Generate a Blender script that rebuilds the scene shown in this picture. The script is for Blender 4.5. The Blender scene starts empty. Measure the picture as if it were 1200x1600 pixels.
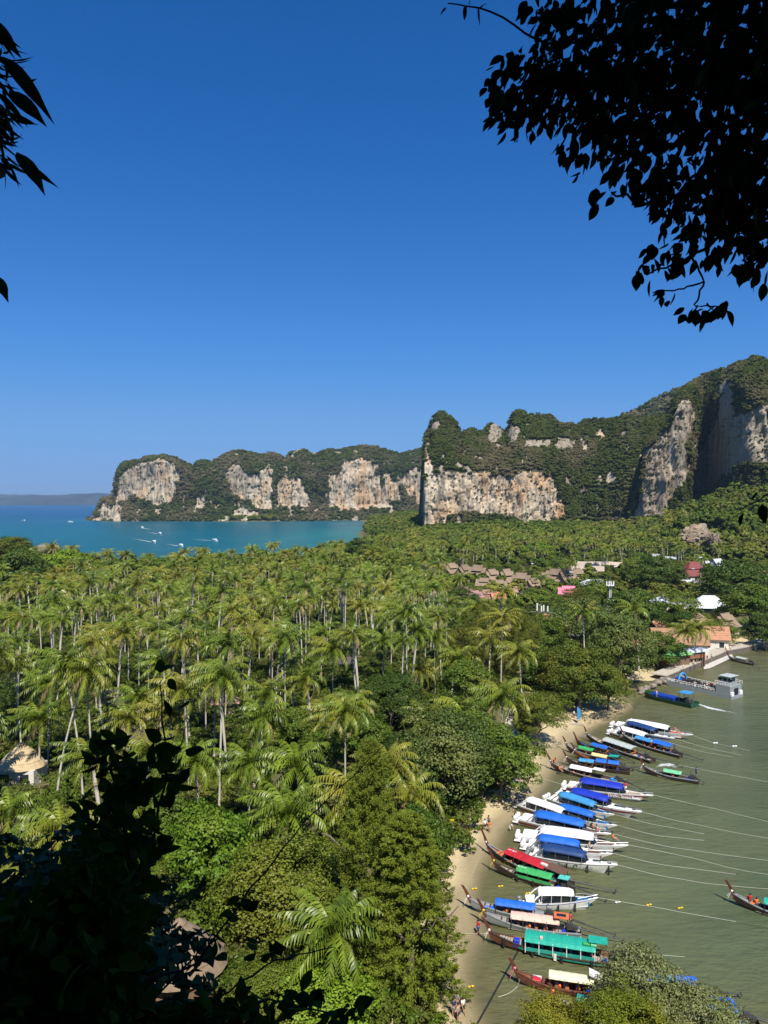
import bpy, bmesh, math, random
import numpy as np
from mathutils import Vector, Matrix, Euler
R = math.radians
rnd = random.Random(11)
rng = np.random.default_rng(11)
scene = bpy.context.scene
COL = scene.collection

# ------------------------------------------------------------------ camera, sky, sun, exposure
HC, FPX, PITCH = 48.0, 1150.0, math.atan(17 / 1150)
cam_d = bpy.data.cameras.new('camera'); cam = bpy.data.objects.new('camera', cam_d); COL.objects.link(cam)
cam.location = (0, 0, HC); cam.rotation_euler = (R(90) - PITCH, 0, 0)
cam_d.sensor_fit = 'VERTICAL'; cam_d.sensor_height = 36; cam_d.lens = 36 * FPX / 1600
cam_d.clip_start = 0.1; cam_d.clip_end = 60000
scene.camera = cam
SUN_EL, SUN_AZ = R(54), R(168)          # azimuth clockwise from +Y: behind the camera, a little to its right
w = bpy.data.worlds.new('World'); scene.world = w; w.use_nodes = True
nt = w.node_tree; nt.nodes.clear()
sky = nt.nodes.new('ShaderNodeTexSky'); sky.sky_type = 'NISHITA'; sky.sun_disc = False
sky.sun_elevation = SUN_EL; sky.sun_rotation = SUN_AZ
sky.altitude = 0; sky.air_density = 1.0; sky.dust_density = 0.0; sky.ozone_density = 6.0
hs = nt.nodes.new('ShaderNodeHueSaturation'); hs.inputs['Saturation'].default_value = 1.0; hs.inputs['Value'].default_value = 1.0
bg = nt.nodes.new('ShaderNodeBackground'); bg.inputs['Strength'].default_value = 0.10
wo = nt.nodes.new('ShaderNodeOutputWorld')
def vscale(k):
    n = nt.nodes.new('ShaderNodeVectorMath'); n.operation = 'SCALE'; n.inputs['Scale'].default_value = k; return n
KS = 0.107; v1, v2 = vscale(KS), vscale(1 / KS); cv = nt.nodes.new('ShaderNodeRGBCurve')
for ci, pts in enumerate([[(0, 0), (.084, .008), (.147, .030), (.235, .064), (.382, .120), (.722, .160), (1, .168)], [(0, 0), (.155, .084), (.273, .156), (.42, .234), (.617, .303), (.89, .325), (1, .33)], [(0, 0), (.323, .318), (.516, .483), (.697, .598), (.86, .625), (1, .64)]]):
    c_ = cv.mapping.curves[ci]
    while len(c_.points) < len(pts): c_.points.new(.5, .5)
    for q_, p_ in zip(c_.points, pts): q_.location = p_
cv.mapping.update()
nt.links.new(sky.outputs[0], hs.inputs['Color']); nt.links.new(hs.outputs[0], v1.inputs[0]); nt.links.new(v1.outputs[0], cv.inputs['Color'])
nt.links.new(cv.outputs[0], v2.inputs[0]); nt.links.new(v2.outputs[0], bg.inputs[0]); nt.links.new(bg.outputs[0], wo.inputs[0])
sun_d = bpy.data.lights.new('sun', 'SUN'); sun_d.energy = 5.0; sun_d.angle = R(0.53); sun_d.color = (1.0, 0.94, 0.84)
sun = bpy.data.objects.new('sun', sun_d); COL.objects.link(sun); sun.location = (0, -50, 150)
TS = Vector((math.sin(SUN_AZ) * math.cos(SUN_EL), math.cos(SUN_AZ) * math.cos(SUN_EL), math.sin(SUN_EL)))
sun.rotation_euler = TS.to_track_quat('Z', 'Y').to_euler()
scene.view_settings.view_transform = 'Standard'; scene.view_settings.look = 'None'
scene.view_settings.exposure = 0.42; scene.view_settings.gamma = 1.0; scene.view_settings.use_curve_mapping = False
scene.render.engine = 'CYCLES'
cy = scene.cycles
cy.max_bounces = 6; cy.diffuse_bounces = 2; cy.glossy_bounces = 2; cy.transmission_bounces = 3; cy.transparent_max_bounces = 8
cy.volume_bounces = 0; cy.use_denoising = True; cy.caustics_reflective = False; cy.caustics_refractive = False

# ------------------------------------------------------------------ where a point of the photograph lies in the world
CP, SP = math.cos(PITCH), math.sin(PITCH)
def ray(px, py):
    cx, cyy = (px - 600) / FPX, (800 - py) / FPX
    return np.array([cx, CP + cyy * SP, -SP + cyy * CP])
def G(px, py, z=0.0):
    r = ray(px, py); t = (z - HC) / r[2]
    return Vector((r[0] * t, r[1] * t, z))
def D(px, py, d):
    r = ray(px, py); t = d / r[1]
    return Vector((r[0] * t, d, HC + r[2] * t))
def project(P):
    P = np.asarray(P, float); x, y, z = P[..., 0], P[..., 1], P[..., 2] - HC
    f = y * CP - z * SP; u = y * SP + z * CP
    f = np.where(np.abs(f) < 1e-6, 1e-6, f)
    return 600 + FPX * x / f, 800 - FPX * u / f

# ------------------------------------------------------------------ numpy noise
def _h(ix, iy, iz, seed):
    n = (ix.astype(np.int64) * 374761393 + iy.astype(np.int64) * 668265263 + iz.astype(np.int64) * 2147483647 + seed * 974711) & 0xffffffff
    n = ((n ^ (n >> 13)) * 1274126177) & 0xffffffff
    n = ((n ^ (n >> 16)) * 2246822519) & 0xffffffff
    return ((n ^ (n >> 15)) & 0xffffff) / float(0x7fffff) - 1.0
def vn(P, seed=0):
    P = np.asarray(P, float); I = np.floor(P).astype(np.int64); f = P - I; f = f * f * (3 - 2 * f)
    r = 0
    for dx in (0, 1):
        for dy in (0, 1):
            for dz in (0, 1):
                wgt = (f[..., 0] if dx else 1 - f[..., 0]) * (f[..., 1] if dy else 1 - f[..., 1]) * (f[..., 2] if dz else 1 - f[..., 2])
                r = r + wgt * _h(I[..., 0] + dx, I[..., 1] + dy, I[..., 2] + dz, seed)
    return r
def fbm(P, o=4, seed=0, g=0.5):
    P = np.asarray(P, float); a, r, s = 1.0, 0, 0
    for k in range(o):
        r = r + a * vn(P * 2 ** k, seed + 17 * k); s += a; a *= g
    return r / s
def sst(a, b, x):
    t = np.clip((x - a) / (b - a), 0, 1); return t * t * (3 - 2 * t)
def inpoly(x, y, poly):
    x = np.asarray(x, float); y = np.asarray(y, float); c = np.zeros(x.shape, bool)
    n = len(poly)
    for i in range(n):
        x0, y0 = poly[i][:2]; x1, y1 = poly[(i + 1) % n][:2]
        if y0 == y1: continue
        c ^= ((y0 > y) != (y1 > y)) & (x < (x1 - x0) * (y - y0) / (y1 - y0) + x0)
    return c

# ------------------------------------------------------------------ linking, tagging
def link(o, parent=None):
    COL.objects.link(o)
    if parent is not None: o.parent = parent
    return o
def tag(o, label, cat, group=None):
    o['label'] = label; o['category'] = cat
    if group: o['group'] = group
    return o
def kind(o, k): o['kind'] = k; return o
def empty(name, loc=(0, 0, 0), rz=0.0, label=None, cat=None, group=None):
    o = bpy.data.objects.new(name, None); o.empty_display_size = 0.3; COL.objects.link(o)
    o.location = loc; o.rotation_euler = (0, 0, rz)
    if label: tag(o, label, cat, group)
    return o
def np_mesh(name, V, F, mats, mi=None, smooth=False, attrs=None):
    """F: (n,k) array of one polygon size, or list of such arrays"""
    V = np.asarray(V, np.float32)
    Fs = F if isinstance(F, list) else [F]
    Fs = [np.asarray(f, np.int32) for f in Fs if len(f)]
    me = bpy.data.meshes.new(name)
    me.vertices.add(len(V)); me.vertices.foreach_set('co', V.ravel())
    lv = np.concatenate([f.ravel() for f in Fs]); me.loops.add(len(lv)); me.loops.foreach_set('vertex_index', lv)
    st, c = [], 0
    for f in Fs:
        st.append(c + np.arange(len(f)) * f.shape[1]); c += f.size
    st = np.concatenate(st).astype(np.int32)
    me.polygons.add(len(st)); me.polygons.foreach_set('loop_start', st)
    if mi is not None: me.polygons.foreach_set('material_index', np.asarray(mi, np.int32))
    if smooth: me.polygons.foreach_set('use_smooth', np.ones(len(st), bool))
    for m in (mats if isinstance(mats, (list, tuple)) else [mats]): me.materials.append(m)
    me.update(calc_edges=True)
    if attrs:
        for k, a in attrs.items():
            a = np.asarray(a, np.float32)
            if a.ndim == 1:
                at = me.attributes.new(k, 'FLOAT', 'POINT'); at.data.foreach_set('value', a)
            else:
                at = me.attributes.new(k, 'FLOAT_COLOR', 'POINT')
                at.data.foreach_set('color', np.concatenate([a, np.ones((len(a), 1), np.float32)], 1).ravel())
    return me
def grid_faces(nr, nc):
    i = np.arange(nr - 1)[:, None] * nc + np.arange(nc - 1)[None, :]
    i = i.ravel(); return np.stack([i, i + 1, i + nc + 1, i + nc], 1)

# ------------------------------------------------------------------ materials
M = {}
def base_mat(name):
    m = bpy.data.materials.new(name); m.use_nodes = True; M[name] = m
    t = m.node_tree; p = t.nodes['Principled BSDF']; return m, t, p
def N(t, typ, **kw):
    n = t.nodes.new(typ)
    for k, v in kw.items():
        if k in n.inputs.keys() if hasattr(n.inputs, 'keys') else False: n.inputs[k].default_value = v
        else: setattr(n, k, v)
    return n
def ramp(t, stops):
    r = t.nodes.new('ShaderNodeValToRGB'); e = r.color_ramp.elements
    while len(e) < len(stops): e.new(0.5)
    for q, (p, c) in zip(e, stops):
        q.position = p; q.color = (c[0], c[1], c[2], 1) if isinstance(c, (tuple, list)) else (c, c, c, 1)
    return r
def coord(t, scale=(1, 1, 1), kind='Object'):
    tc = t.nodes.new('ShaderNodeTexCoord'); mp = t.nodes.new('ShaderNodeMapping'); mp.inputs['Scale'].default_value = scale
    t.links.new(tc.outputs[kind], mp.inputs[0]); return mp.outputs[0]
def noise(t, vec, scale, detail=4, rough=0.55):
    n = t.nodes.new('ShaderNodeTexNoise'); n.inputs['Scale'].default_value = scale; n.inputs['Detail'].default_value = detail
    n.inputs['Roughness'].default_value = rough
    if vec is not None: t.links.new(vec, n.inputs['Vector'])
    return n.outputs['Fac']
def mixc(t, fac, a, b, mode='MIX'):
    m = t.nodes.new('ShaderNodeMix'); m.data_type = 'RGBA'; m.blend_type = mode
    if isinstance(fac, (int, float)): m.inputs[0].default_value = fac
    else: t.links.new(fac, m.inputs[0])
    for k, v in ((6, a), (7, b)):
        if isinstance(v, (tuple, list)): m.inputs[k].default_value = (*v[:3], 1)
        else: t.links.new(v, m.inputs[k])
    return m.outputs[2]
def bump(t, p, h, strength, dist):
    b = t.nodes.new('ShaderNodeBump'); b.inputs['Strength'].default_value = strength; b.inputs['Distance'].default_value = dist
    t.links.new(h, b.inputs['Height']); t.links.new(b.outputs[0], p.inputs['Normal']); return b
def mathn(t, op, a, b=None, clamp=False):
    m = t.nodes.new('ShaderNodeMath'); m.operation = op; m.use_clamp = clamp
    for k, v in ((0, a), (1, b)):
        if v is None: continue
        if isinstance(v, (int, float)): m.inputs[k].default_value = v
        else: t.links.new(v, m.inputs[k])
    return m.outputs[0]
def mat(name, col, rough=0.6, var=0.18, scale=3.0, metal=0.0, bmp=0.0, bscale=20, coat=0.0, spec=0.5, worn=None, objvar=0.0):
    """plain painted / wooden / cloth surface: a base colour with mottled wear"""
    if name in M: return M[name]
    m, t, p = base_mat(name)
    v = coord(t)
    n = noise(t, v, scale, 5, 0.65)
    lo = tuple(c * (1 - var) for c in col); hi = tuple(min(1, c * (1 + var)) for c in col)
    r = ramp(t, [(0.3, lo), (0.7, hi)]); t.links.new(n, r.inputs[0]); c = r.outputs[0]
    if worn:
        n2 = noise(t, v, scale * 2.3, 6, 0.7); r2 = ramp(t, [(0.55, 0.0), (0.68, 1.0)]); t.links.new(n2, r2.inputs[0])
        c = mixc(t, r2.outputs[0], c, worn)
    if objvar:
        oi = t.nodes.new('ShaderNodeObjectInfo'); rr = ramp(t, [(0, 1 - objvar), (1, 1 + objvar)]); t.links.new(oi.outputs['Random'], rr.inputs[0])
        c = mixc(t, 1.0, c, rr.outputs[0], 'MULTIPLY')
    t.links.new(c, p.inputs['Base Color'])
    p.inputs['Roughness'].default_value = rough; p.inputs['Metallic'].default_value = metal
    p.inputs['Specular IOR Level'].default_value = spec
    if coat: p.inputs['Coat Weight'].default_value = coat
    if bmp: bump(t, p, noise(t, v, bscale, 4, 0.6), bmp, 0.02)
    return m
def leaf_mat(name, a, b, c=None, transl=0.28, rough=0.5, spec=0.35, tint=False, patch=0.12):
    """foliage: every leaf (mesh island) and every plant varies between a and b, patches of c across the crown"""
    m, t, p = base_mat(name)
    ge = t.nodes.new('ShaderNodeNewGeometry'); oi = t.nodes.new('ShaderNodeObjectInfo')
    f = mathn(t, 'ADD', mathn(t, 'MULTIPLY', ge.outputs['Random Per Island'], 0.5), mathn(t, 'MULTIPLY', oi.outputs['Random'], 0.5))
    col = mixc(t, f, a, b)
    if c:
        n = noise(t, ge.outputs['Position'], patch, 3, 0.6); r = ramp(t, [(0.47, 0), (0.62, 1)]); t.links.new(n, r.inputs[0])
        col = mixc(t, mathn(t, 'MULTIPLY', r.outputs[0], 0.75), col, c)
    if tint:
        col = mixc(t, 1.0, col, oi.outputs['Color'], 'MULTIPLY')
    t.links.new(col, p.inputs['Base Color']); p.inputs['Roughness'].default_value = rough
    p.inputs['Specular IOR Level'].default_value = spec
    tr = t.nodes.new('ShaderNodeBsdfTranslucent'); t.links.new(mixc(t, 1.0, col, (1.5, 1.6, 0.6), 'MULTIPLY'), tr.inputs[0])
    mx = t.nodes.new('ShaderNodeMixShader'); mx.inputs[0].default_value = transl
    out = [n for n in t.nodes if n.type == 'OUTPUT_MATERIAL'][0]
    t.links.new(p.outputs[0], mx.inputs[1]); t.links.new(tr.outputs[0], mx.inputs[2]); t.links.new(mx.outputs[0], out.inputs[0])
    return m

leaf_mat('palm_leaf', (0.032, 0.068, 0.005), (0.212, 0.278, 0.025), (0.25, 0.225, 0.028), 0.12, 0.38, 0.28, patch=0.05)
leaf_mat('dry_frond', (0.26, 0.20, 0.09), (0.33, 0.26, 0.12), None, 0.15, 0.6)
leaf_mat('under_leaf', (0.022, 0.046, 0.004), (0.120, 0.175, 0.016), (0.13, 0.13, 0.03), 0.12, 0.5, 0.2, patch=.2)  # darkened leaf colours stand in for shade beneath the palms
leaf_mat('silver_leaf', (0.050, 0.075, 0.015), (0.27, 0.285, 0.115), (0.12, 0.15, 0.030), 0.12, 0.5, 0.3, patch=.5)
leaf_mat('tree_leaf', (0.034, 0.070, 0.007), (0.140, 0.200, 0.022), (0.145, 0.170, 0.024), 0.14, 0.5, 0.22, tint=True)
leaf_mat('needle_leaf', (0.085, 0.105, 0.018), (0.175, 0.190, 0.036), (0.08, 0.09, 0.02), 0.22, 0.6, 0.15, tint=True)
leaf_mat('far_leaf', (0.050, 0.095, 0.012), (0.175, 0.225, 0.034), (0.21, 0.20, 0.045), 0.2, 0.7, 0.12, patch=0.02)
leaf_mat('cliff_leaf', (0.034, 0.062, 0.013), (0.135, 0.155, 0.040), (0.21, 0.17, 0.10), 0.12, 0.7, 0.1, patch=0.012)
leaf_mat('shade_leaf', (0.008, 0.013, 0.002), (0.028, 0.046, 0.006), None, 0.10, 0.85, 0.04)  # foreground shade is partly put into these near-black leaf colours
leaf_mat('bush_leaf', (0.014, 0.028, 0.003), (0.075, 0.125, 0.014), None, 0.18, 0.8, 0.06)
leaf_mat('shade_tree_leaf', (0.030, 0.045, 0.010), (0.055, 0.080, 0.016), None, 0.15, 0.6, 0.2)  # tree leaf colours darkened for the shaded slope shrubs
mat('palm_bark', (0.50, 0.46, 0.38), 0.85, 0.25, 2.0)
mat('bark', (0.16, 0.13, 0.10), 0.9, 0.3, 2.5)
mat('grey_bark', (0.30, 0.28, 0.25), 0.9, 0.3, 2.5)
mat('dark_bark', (0.022, 0.018, 0.013), 0.9, 0.3, 9)
mat('coconut', (0.20, 0.22, 0.05), 0.6, 0.3, 3)
# ------------------------------------------------------------------ coast and terrain
def gp(px, py): v = G(px, py); return (v.x, v.y)
EAST = [gp(*q) for q in [(735,1600),(722,1545),(716,1500),(718,1440),(733,1390),(752,1335),(778,1290),(808,1266),(835,1232),(852,1202),
                         (868,1178),(888,1158),(912,1142),(938,1129),(965,1113),(985,1100),(1003,1084),(1020,1076),(1046,1063),(1076,1050),(1137,1024),
                         (1168,1018),(1200,1009),(1290,985),(1400,962)]]
COAST = ([(200,-400),(120,0),(62,38),(36,50),(17,53),(9.5,59)] + EAST +
         [(600,420),(1500,700),(4000,2500),(4000,6000),(-500,6000),(-560,2600),(-700,2200)] +
         [gp(138,813.2), gp(175,813.4), gp(230,813.8), gp(300,814.5), gp(360,815), gp(420,815), gp(480,813.5), gp(530,812), gp(562,812.5)] +
         [gp(575,822), gp(556,835), gp(572,843), (0,800), (-26,650), (-60,540), (-105,470), (-170,436), (-240,440), (-330,400), (-520,300), (-700,100), (-800,-400)])
CO = np.array(COAST)
def seg_dist(x, y, poly, closed=True):
    d = np.full(x.shape, 1e9); n = len(poly)
    for i in range(n if closed else n - 1):
        ax, ay = poly[i]; bx, by = poly[(i + 1) % n]
        ex, ey = bx - ax, by - ay; L = ex * ex + ey * ey + 1e-9
        t = np.clip(((x - ax) * ex + (y - ay) * ey) / L, 0, 1)
        d = np.minimum(d, np.hypot(x - ax - t * ex, y - ay - t * ey))
    return d
def signed(x, y):
    x = np.asarray(x, float); y = np.asarray(y, float)
    wob = 1.3 * vn(np.stack([x / 9, y / 9, x * 0], -1), 5)
    d = seg_dist(x, y, COAST); return np.where(inpoly(x, y, COAST), d, -d) + wob * np.clip(np.abs(d) / 3, 0, 1)
def gauss(x, y, cx, cy_, sx, sy, h): return h * np.exp(-((x - cx) / sx) ** 2 - ((y - cy_) / sy) ** 2)
def height(x, y, sd=None):
    x = np.asarray(x, float); y = np.asarray(y, float)
    if sd is None: sd = signed(x, y)
    P = np.stack([x / 25, y / 25, x * 0], -1)
    h = np.where(sd < 0, np.maximum(sd * 0.09, -6.0), np.minimum(sd * 0.10, 1.6))
    inl = sst(4, 30, sd)
    h = h + inl * (1.0 + 0.7 * fbm(P, 3, 3))
    h = h + sst(10, 60, sd) * (gauss(x, y, -235, 385, 80, 50, 17) + gauss(x, y, -330, 300, 90, 90, 22))
    h = h + sst(0, 120, sd) * 10 * sst(620, 880, y) * sst(-60, 60, x)
    up = sst(0, 80, sd)
    h = h + up * (gauss(x, y, 385, 690, 95, 110, 62) + gauss(x, y, 262, 610, 26, 34, 20)) * (1 + 0.2 * fbm(P * 0.7, 3, 8))
    # viewpoint hill: a ledge at the camera, a steep fall in front, an unseen rock wall behind, raised to shade the foreground
    s = y + 0.10 * np.maximum(x, 0) + 0.55 * np.maximum(-x - 5, 0) * 0 + 1.2 * vn(np.stack([x / 5, y / 5, x * 0], -1), 21)
    front = 46.4 * (1 - sst(-2.2, 20 + np.clip(-x, 0, 60) * 0.35, s))
    back = 44 * sst(-2.5, -13, s) + np.clip(-13 - s, 0, 40) * 0.8
    side = np.exp(-(x / 95.0) ** 4)
    hill = (front + back) * side
    h = np.where(hill > 0.05, np.maximum(h, hill), h)
    return h
def ground_z(x, y): return float(height(np.array([x]), np.array([y]))[0])

# ground colours: sand by the east shore, forest floor, rock where steep
m, t, p = base_mat('ground')
at = N(t, 'ShaderNodeAttribute', attribute_name='sand'); aw = N(t, 'ShaderNodeAttribute', attribute_name='wet')
ge = t.nodes.new('ShaderNodeNewGeometry'); pos = ge.outputs['Position']
n1 = noise(t, pos, 0.35, 6, 0.65); n2 = noise(t, pos, 2.5, 5, 0.7)
fl = ramp(t, [(0.30, (0.045, 0.050, 0.014)), (0.50, (0.10, 0.105, 0.030)), (0.62, (0.17, 0.13, 0.065)), (0.75, (0.26, 0.20, 0.11))]); t.links.new(n1, fl.inputs[0])
sa = ramp(t, [(0.25, (0.40, 0.32, 0.175)), (0.5, (0.53, 0.43, 0.245)), (0.8, (0.62, 0.51, 0.31))]); t.links.new(mixc(t, 0.5, n1, n2), sa.inputs[0])
sand = mixc(t, aw.outputs['Fac'], sa.outputs[0], (0.31, 0.25, 0.14))
edge = mathn(t, 'ADD', at.outputs['Fac'], mathn(t, 'MULTIPLY', mathn(t, 'SUBTRACT', n1, 0.5), 0.5), True)
er = ramp(t, [(0.42, 0), (0.55, 1)]); t.links.new(edge, er.inputs[0])
c = mixc(t, er.outputs[0], fl.outputs[0], sand)
sx = t.nodes.new('ShaderNodeSeparateXYZ'); t.links.new(ge.outputs['True Normal'], sx.inputs[0])
st = ramp(t, [(0.45, 1), (0.7, 0)]); t.links.new(sx.outputs[2], st.inputs[0])
c = mixc(t, st.outputs[0], c, (0.10, 0.09, 0.07))
t.links.new(c, p.inputs['Base Color']); p.inputs['Roughness'].default_value = 0.9
bump(t, p, n2, 0.8, 0.2)

def axis(parts):
    o = []
    for a, b, s in parts: o += list(np.arange(a, b, s))
    return np.array(o + [parts[-1][1]], float)
xs = axis([(-900,-260,32),(-260,-100,6),(-100,-30,2.5),(-30,60,1.25),(60,130,2),(130,460,6),(460,1600,60)])
ys = axis([(-70,-16,6),(-16,60,1.5),(60,150,1.3),(150,260,2.5),(260,560,7),(560,1000,12),(1000,3000,50)])
XX, YY = np.meshgrid(xs, ys); SD = signed(XX, YY); HH = height(XX, YY, SD)
V = np.stack([XX, YY, HH], -1).reshape(-1, 3)
EASTD = seg_dist(XX, YY, EAST, False)
sandm = (1 - sst(9, 15, EASTD)) * sst(172, 160, YY)
sandm = np.maximum(sandm, ((1 - sst(12, 30, SD)) * (YY > 1600) * (np.abs(XX + 130) < 75)))
for (cx, cy_, r_) in [(G(850,1110).x, G(850,1110).y, 14), (G(905,1105).x, G(905,1105).y, 15), (G(1120,1005).x, G(1120,1005).y, 14), (G(1100,1020).x, G(1100,1020).y, 9),
                      (G(840,1175).x, G(840,1175).y, 9), (G(980,1055).x,G(980,1055).y,10), (G(280,1150).x,G(280,1150).y,5), (G(740,1290).x,G(740,1290).y,6)]:
    sandm = np.maximum(sandm, 1.0 - sst(r_ * 0.7, r_, np.hypot(XX - cx, YY - cy_)))
wet = (1 - sst(0.4, 2.6, SD + 1.0 * vn(np.stack([XX / 4, YY / 4, XX * 0], -1), 9)))
# slightly lower the ground beside the quay stays as it is; the quay itself is a wall of its own
me = np_mesh('ground', V, grid_faces(len(ys), len(xs)), M['ground'], smooth=True, attrs={'sand': sandm.ravel(), 'wet': wet.ravel()})
kind(link(bpy.data.objects.new('ground', me)), 'structure')

# ------------------------------------------------------------------ sea
m, t, p = base_mat('sea')
wc = N(t, 'ShaderNodeAttribute', attribute_name='wcol'); al = N(t, 'ShaderNodeAttribute', attribute_name='clear')
ge = t.nodes.new('ShaderNodeNewGeometry'); pos = ge.outputs['Position']
mp = t.nodes.new('ShaderNodeMapping'); mp.inputs['Scale'].default_value = (0.6, 1.3, 1); t.links.new(pos, mp.inputs[0])
w1 = noise(t, mp.outputs[0], 0.9, 5, 0.6); w2 = noise(t, mp.outputs[0], 0.12, 5, 0.6); w3 = noise(t, pos, 0.012, 4, 0.6)
r1 = ramp(t, [(0.3, 0.86), (0.7, 1.14)]); t.links.new(w3, r1.inputs[0])
r2 = ramp(t, [(0.3, 0.90), (0.7, 1.10)]); t.links.new(w2, r2.inputs[0])
c = mixc(t, 1.0, mixc(t, 1.0, wc.outputs['Color'], r1.outputs[0], 'MULTIPLY'), r2.outputs[0], 'MULTIPLY')
t.links.new(c, p.inputs['Base Color']); gl = N(t, 'ShaderNodeAttribute', attribute_name='gloss').outputs['Fac']; t.links.new(mathn(t, 'SUBTRACT', 0.30, mathn(t, 'MULTIPLY', gl, 0.19)), p.inputs['Roughness']); t.links.new(mathn(t, 'ADD', 0.12, mathn(t, 'MULTIPLY', gl, 0.13)), p.inputs['Specular IOR Level']); p.inputs['IOR'].default_value = 1.33
b = bump(t, p, mathn(t, 'ADD', w1, mathn(t, 'MULTIPLY', w2, 2.2)), 0.8, 0.45)
tr = t.nodes.new('ShaderNodeBsdfTransparent'); mx = t.nodes.new('ShaderNodeMixShader')
out = [n for n in t.nodes if n.type == 'OUTPUT_MATERIAL'][0]
t.links.new(al.outputs['Fac'], mx.inputs[0]); t.links.new(p.outputs[0], mx.inputs[1]); t.links.new(tr.outputs[0], mx.inputs[2]); t.links.new(mx.outputs[0], out.inputs[0])
xs = axis([(-30000,-9000,3500),(-9000,-1000,600),(-1000,-60,40),(-60,0,10),(0,60,1.6),(60,110,2.4),(110,300,10),(300,1500,150),(1500,9000,1500)])
ys = axis([(-500,20,60),(20,60,4),(60,150,1.8),(150,260,3),(260,560,15),(560,2000,30),(2000,9000,400),(9000,42000,3000)])
XX, YY = np.meshgrid(xs, ys); SD = -signed(XX, YY)
west = sst(-10, -60, XX + (YY - 500) * 0.03) * sst(250, 400, YY) 
west = np.maximum(west, (YY > 560) * 1.0)
P3 = np.stack([XX / 40, YY / 40, XX * 0], -1)
nn = fbm(P3, 4, 31)
dep = sst(0, 60, SD + 12 * nn)
mud = sst(.15, .6, fbm(np.stack([XX / 22, YY / 34, XX * 0 + 5], -1), 3, 44))[..., None] * .5
eastc = (1 - dep)[..., None] * np.array([0.120, 0.122, 0.056]) + dep[..., None] * np.array([0.060, 0.096, 0.050])
eastc = eastc * (1 - mud) + mud * np.array([0.110, 0.112, 0.060])
far = sst(900, 2600, YY + 300 * nn)
wd = sst(5, 200, SD + 60 * nn)
westc = (1 - wd)[..., None] * np.array([0.020, 0.15, 0.15]) + wd[..., None] * np.array([0.003, 0.095, 0.120])
westc = (1 - far)[..., None] * westc + far[..., None] * np.array([0.002, 0.062, 0.150])
wcol = west[..., None] * westc + (1 - west)[..., None] * eastc
sd2 = SD + 0.8 * vn(np.stack([XX / 6, YY / 6, XX * 0], -1), 9)
clear = np.where(west > 0.5, 0.0, 0.92 * (1 - sst(-0.3, 4.2, sd2)) + 0.08 * (1 - sst(3, 14, sd2)))
V = np.stack([XX, YY, XX * 0], -1).reshape(-1, 3)
me = np_mesh('sea', V, grid_faces(len(ys), len(xs)), M['sea'], smooth=True, attrs={'wcol': wcol.reshape(-1, 3), 'clear': clear.ravel(), 'gloss': (1 - west).ravel()})
kind(link(bpy.data.objects.new('sea', me)), 'structure')
# sea bed far below the murky bay keeps what shows through the shallows solid
# ------------------------------------------------------------------ limestone
m, t, p = base_mat('limestone')
ge = t.nodes.new('ShaderNodeNewGeometry'); pos = ge.outputs['Position']
mp = t.nodes.new('ShaderNodeMapping'); mp.inputs['Scale'].default_value = (1, 1, 0.09); t.links.new(pos, mp.inputs[0])
sv = noise(t, mp.outputs[0], 0.13, 7, 0.72); sb = noise(t, pos, 0.018, 4, 0.6); sf = noise(t, pos, 0.28, 6, 0.7)
mp2 = t.nodes.new('ShaderNodeMapping'); mp2.inputs['Scale'].default_value = (1, 1, 0.35); mp2.inputs['Location'].default_value = (310, 0, 90); t.links.new(pos, mp2.inputs[0])
so = noise(t, mp2.outputs[0], 0.028, 6, 0.65)
cr = ramp(t, [(0.27, (0.07, 0.062, 0.055)), (0.38, (0.24, 0.21, 0.17)), (0.46, (0.46, 0.39, 0.29)), (0.58, (0.64, 0.54, 0.40)), (0.72, (0.74, 0.67, 0.54))]); t.links.new(sv, cr.inputs[0])
orr = ramp(t, [(0.47, 0), (0.57, 0.85)]); t.links.new(so, orr.inputs[0])
c = mixc(t, orr.outputs[0], cr.outputs[0], mixc(t, 0.6, cr.outputs[0], (0.62, 0.32, 0.12)))
gr = N(t, 'ShaderNodeAttribute', attribute_name='grey')
c = mixc(t, mathn(t, 'MULTIPLY', gr.outputs['Fac'], 0.8), c, mixc(t, 1.0, cr.outputs[0], (0.50, 0.51, 0.54), 'MULTIPLY'))
rk = N(t, 'ShaderNodeAttribute', attribute_name='rock')
soil = mixc(t, sf, (0.035, 0.05, 0.018), (0.13, 0.115, 0.07))
k = mathn(t, 'ADD', rk.outputs['Fac'], mathn(t, 'MULTIPLY', mathn(t, 'SUBTRACT', sf, 0.5), 0.8))
kr = ramp(t, [(0.42, 0), (0.55, 1)]); t.links.new(k, kr.inputs[0])
c = mixc(t, kr.outputs[0], soil, c)
t.links.new(c, p.inputs['Base Color']); p.inputs['Roughness'].default_value = 0.95; p.inputs['Specular IOR Level'].default_value = 0.15
bump(t, p, mathn(t, 'ADD', sv, mathn(t, 'MULTIPLY', sf, 0.5)), 0.9, 5.0)

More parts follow.
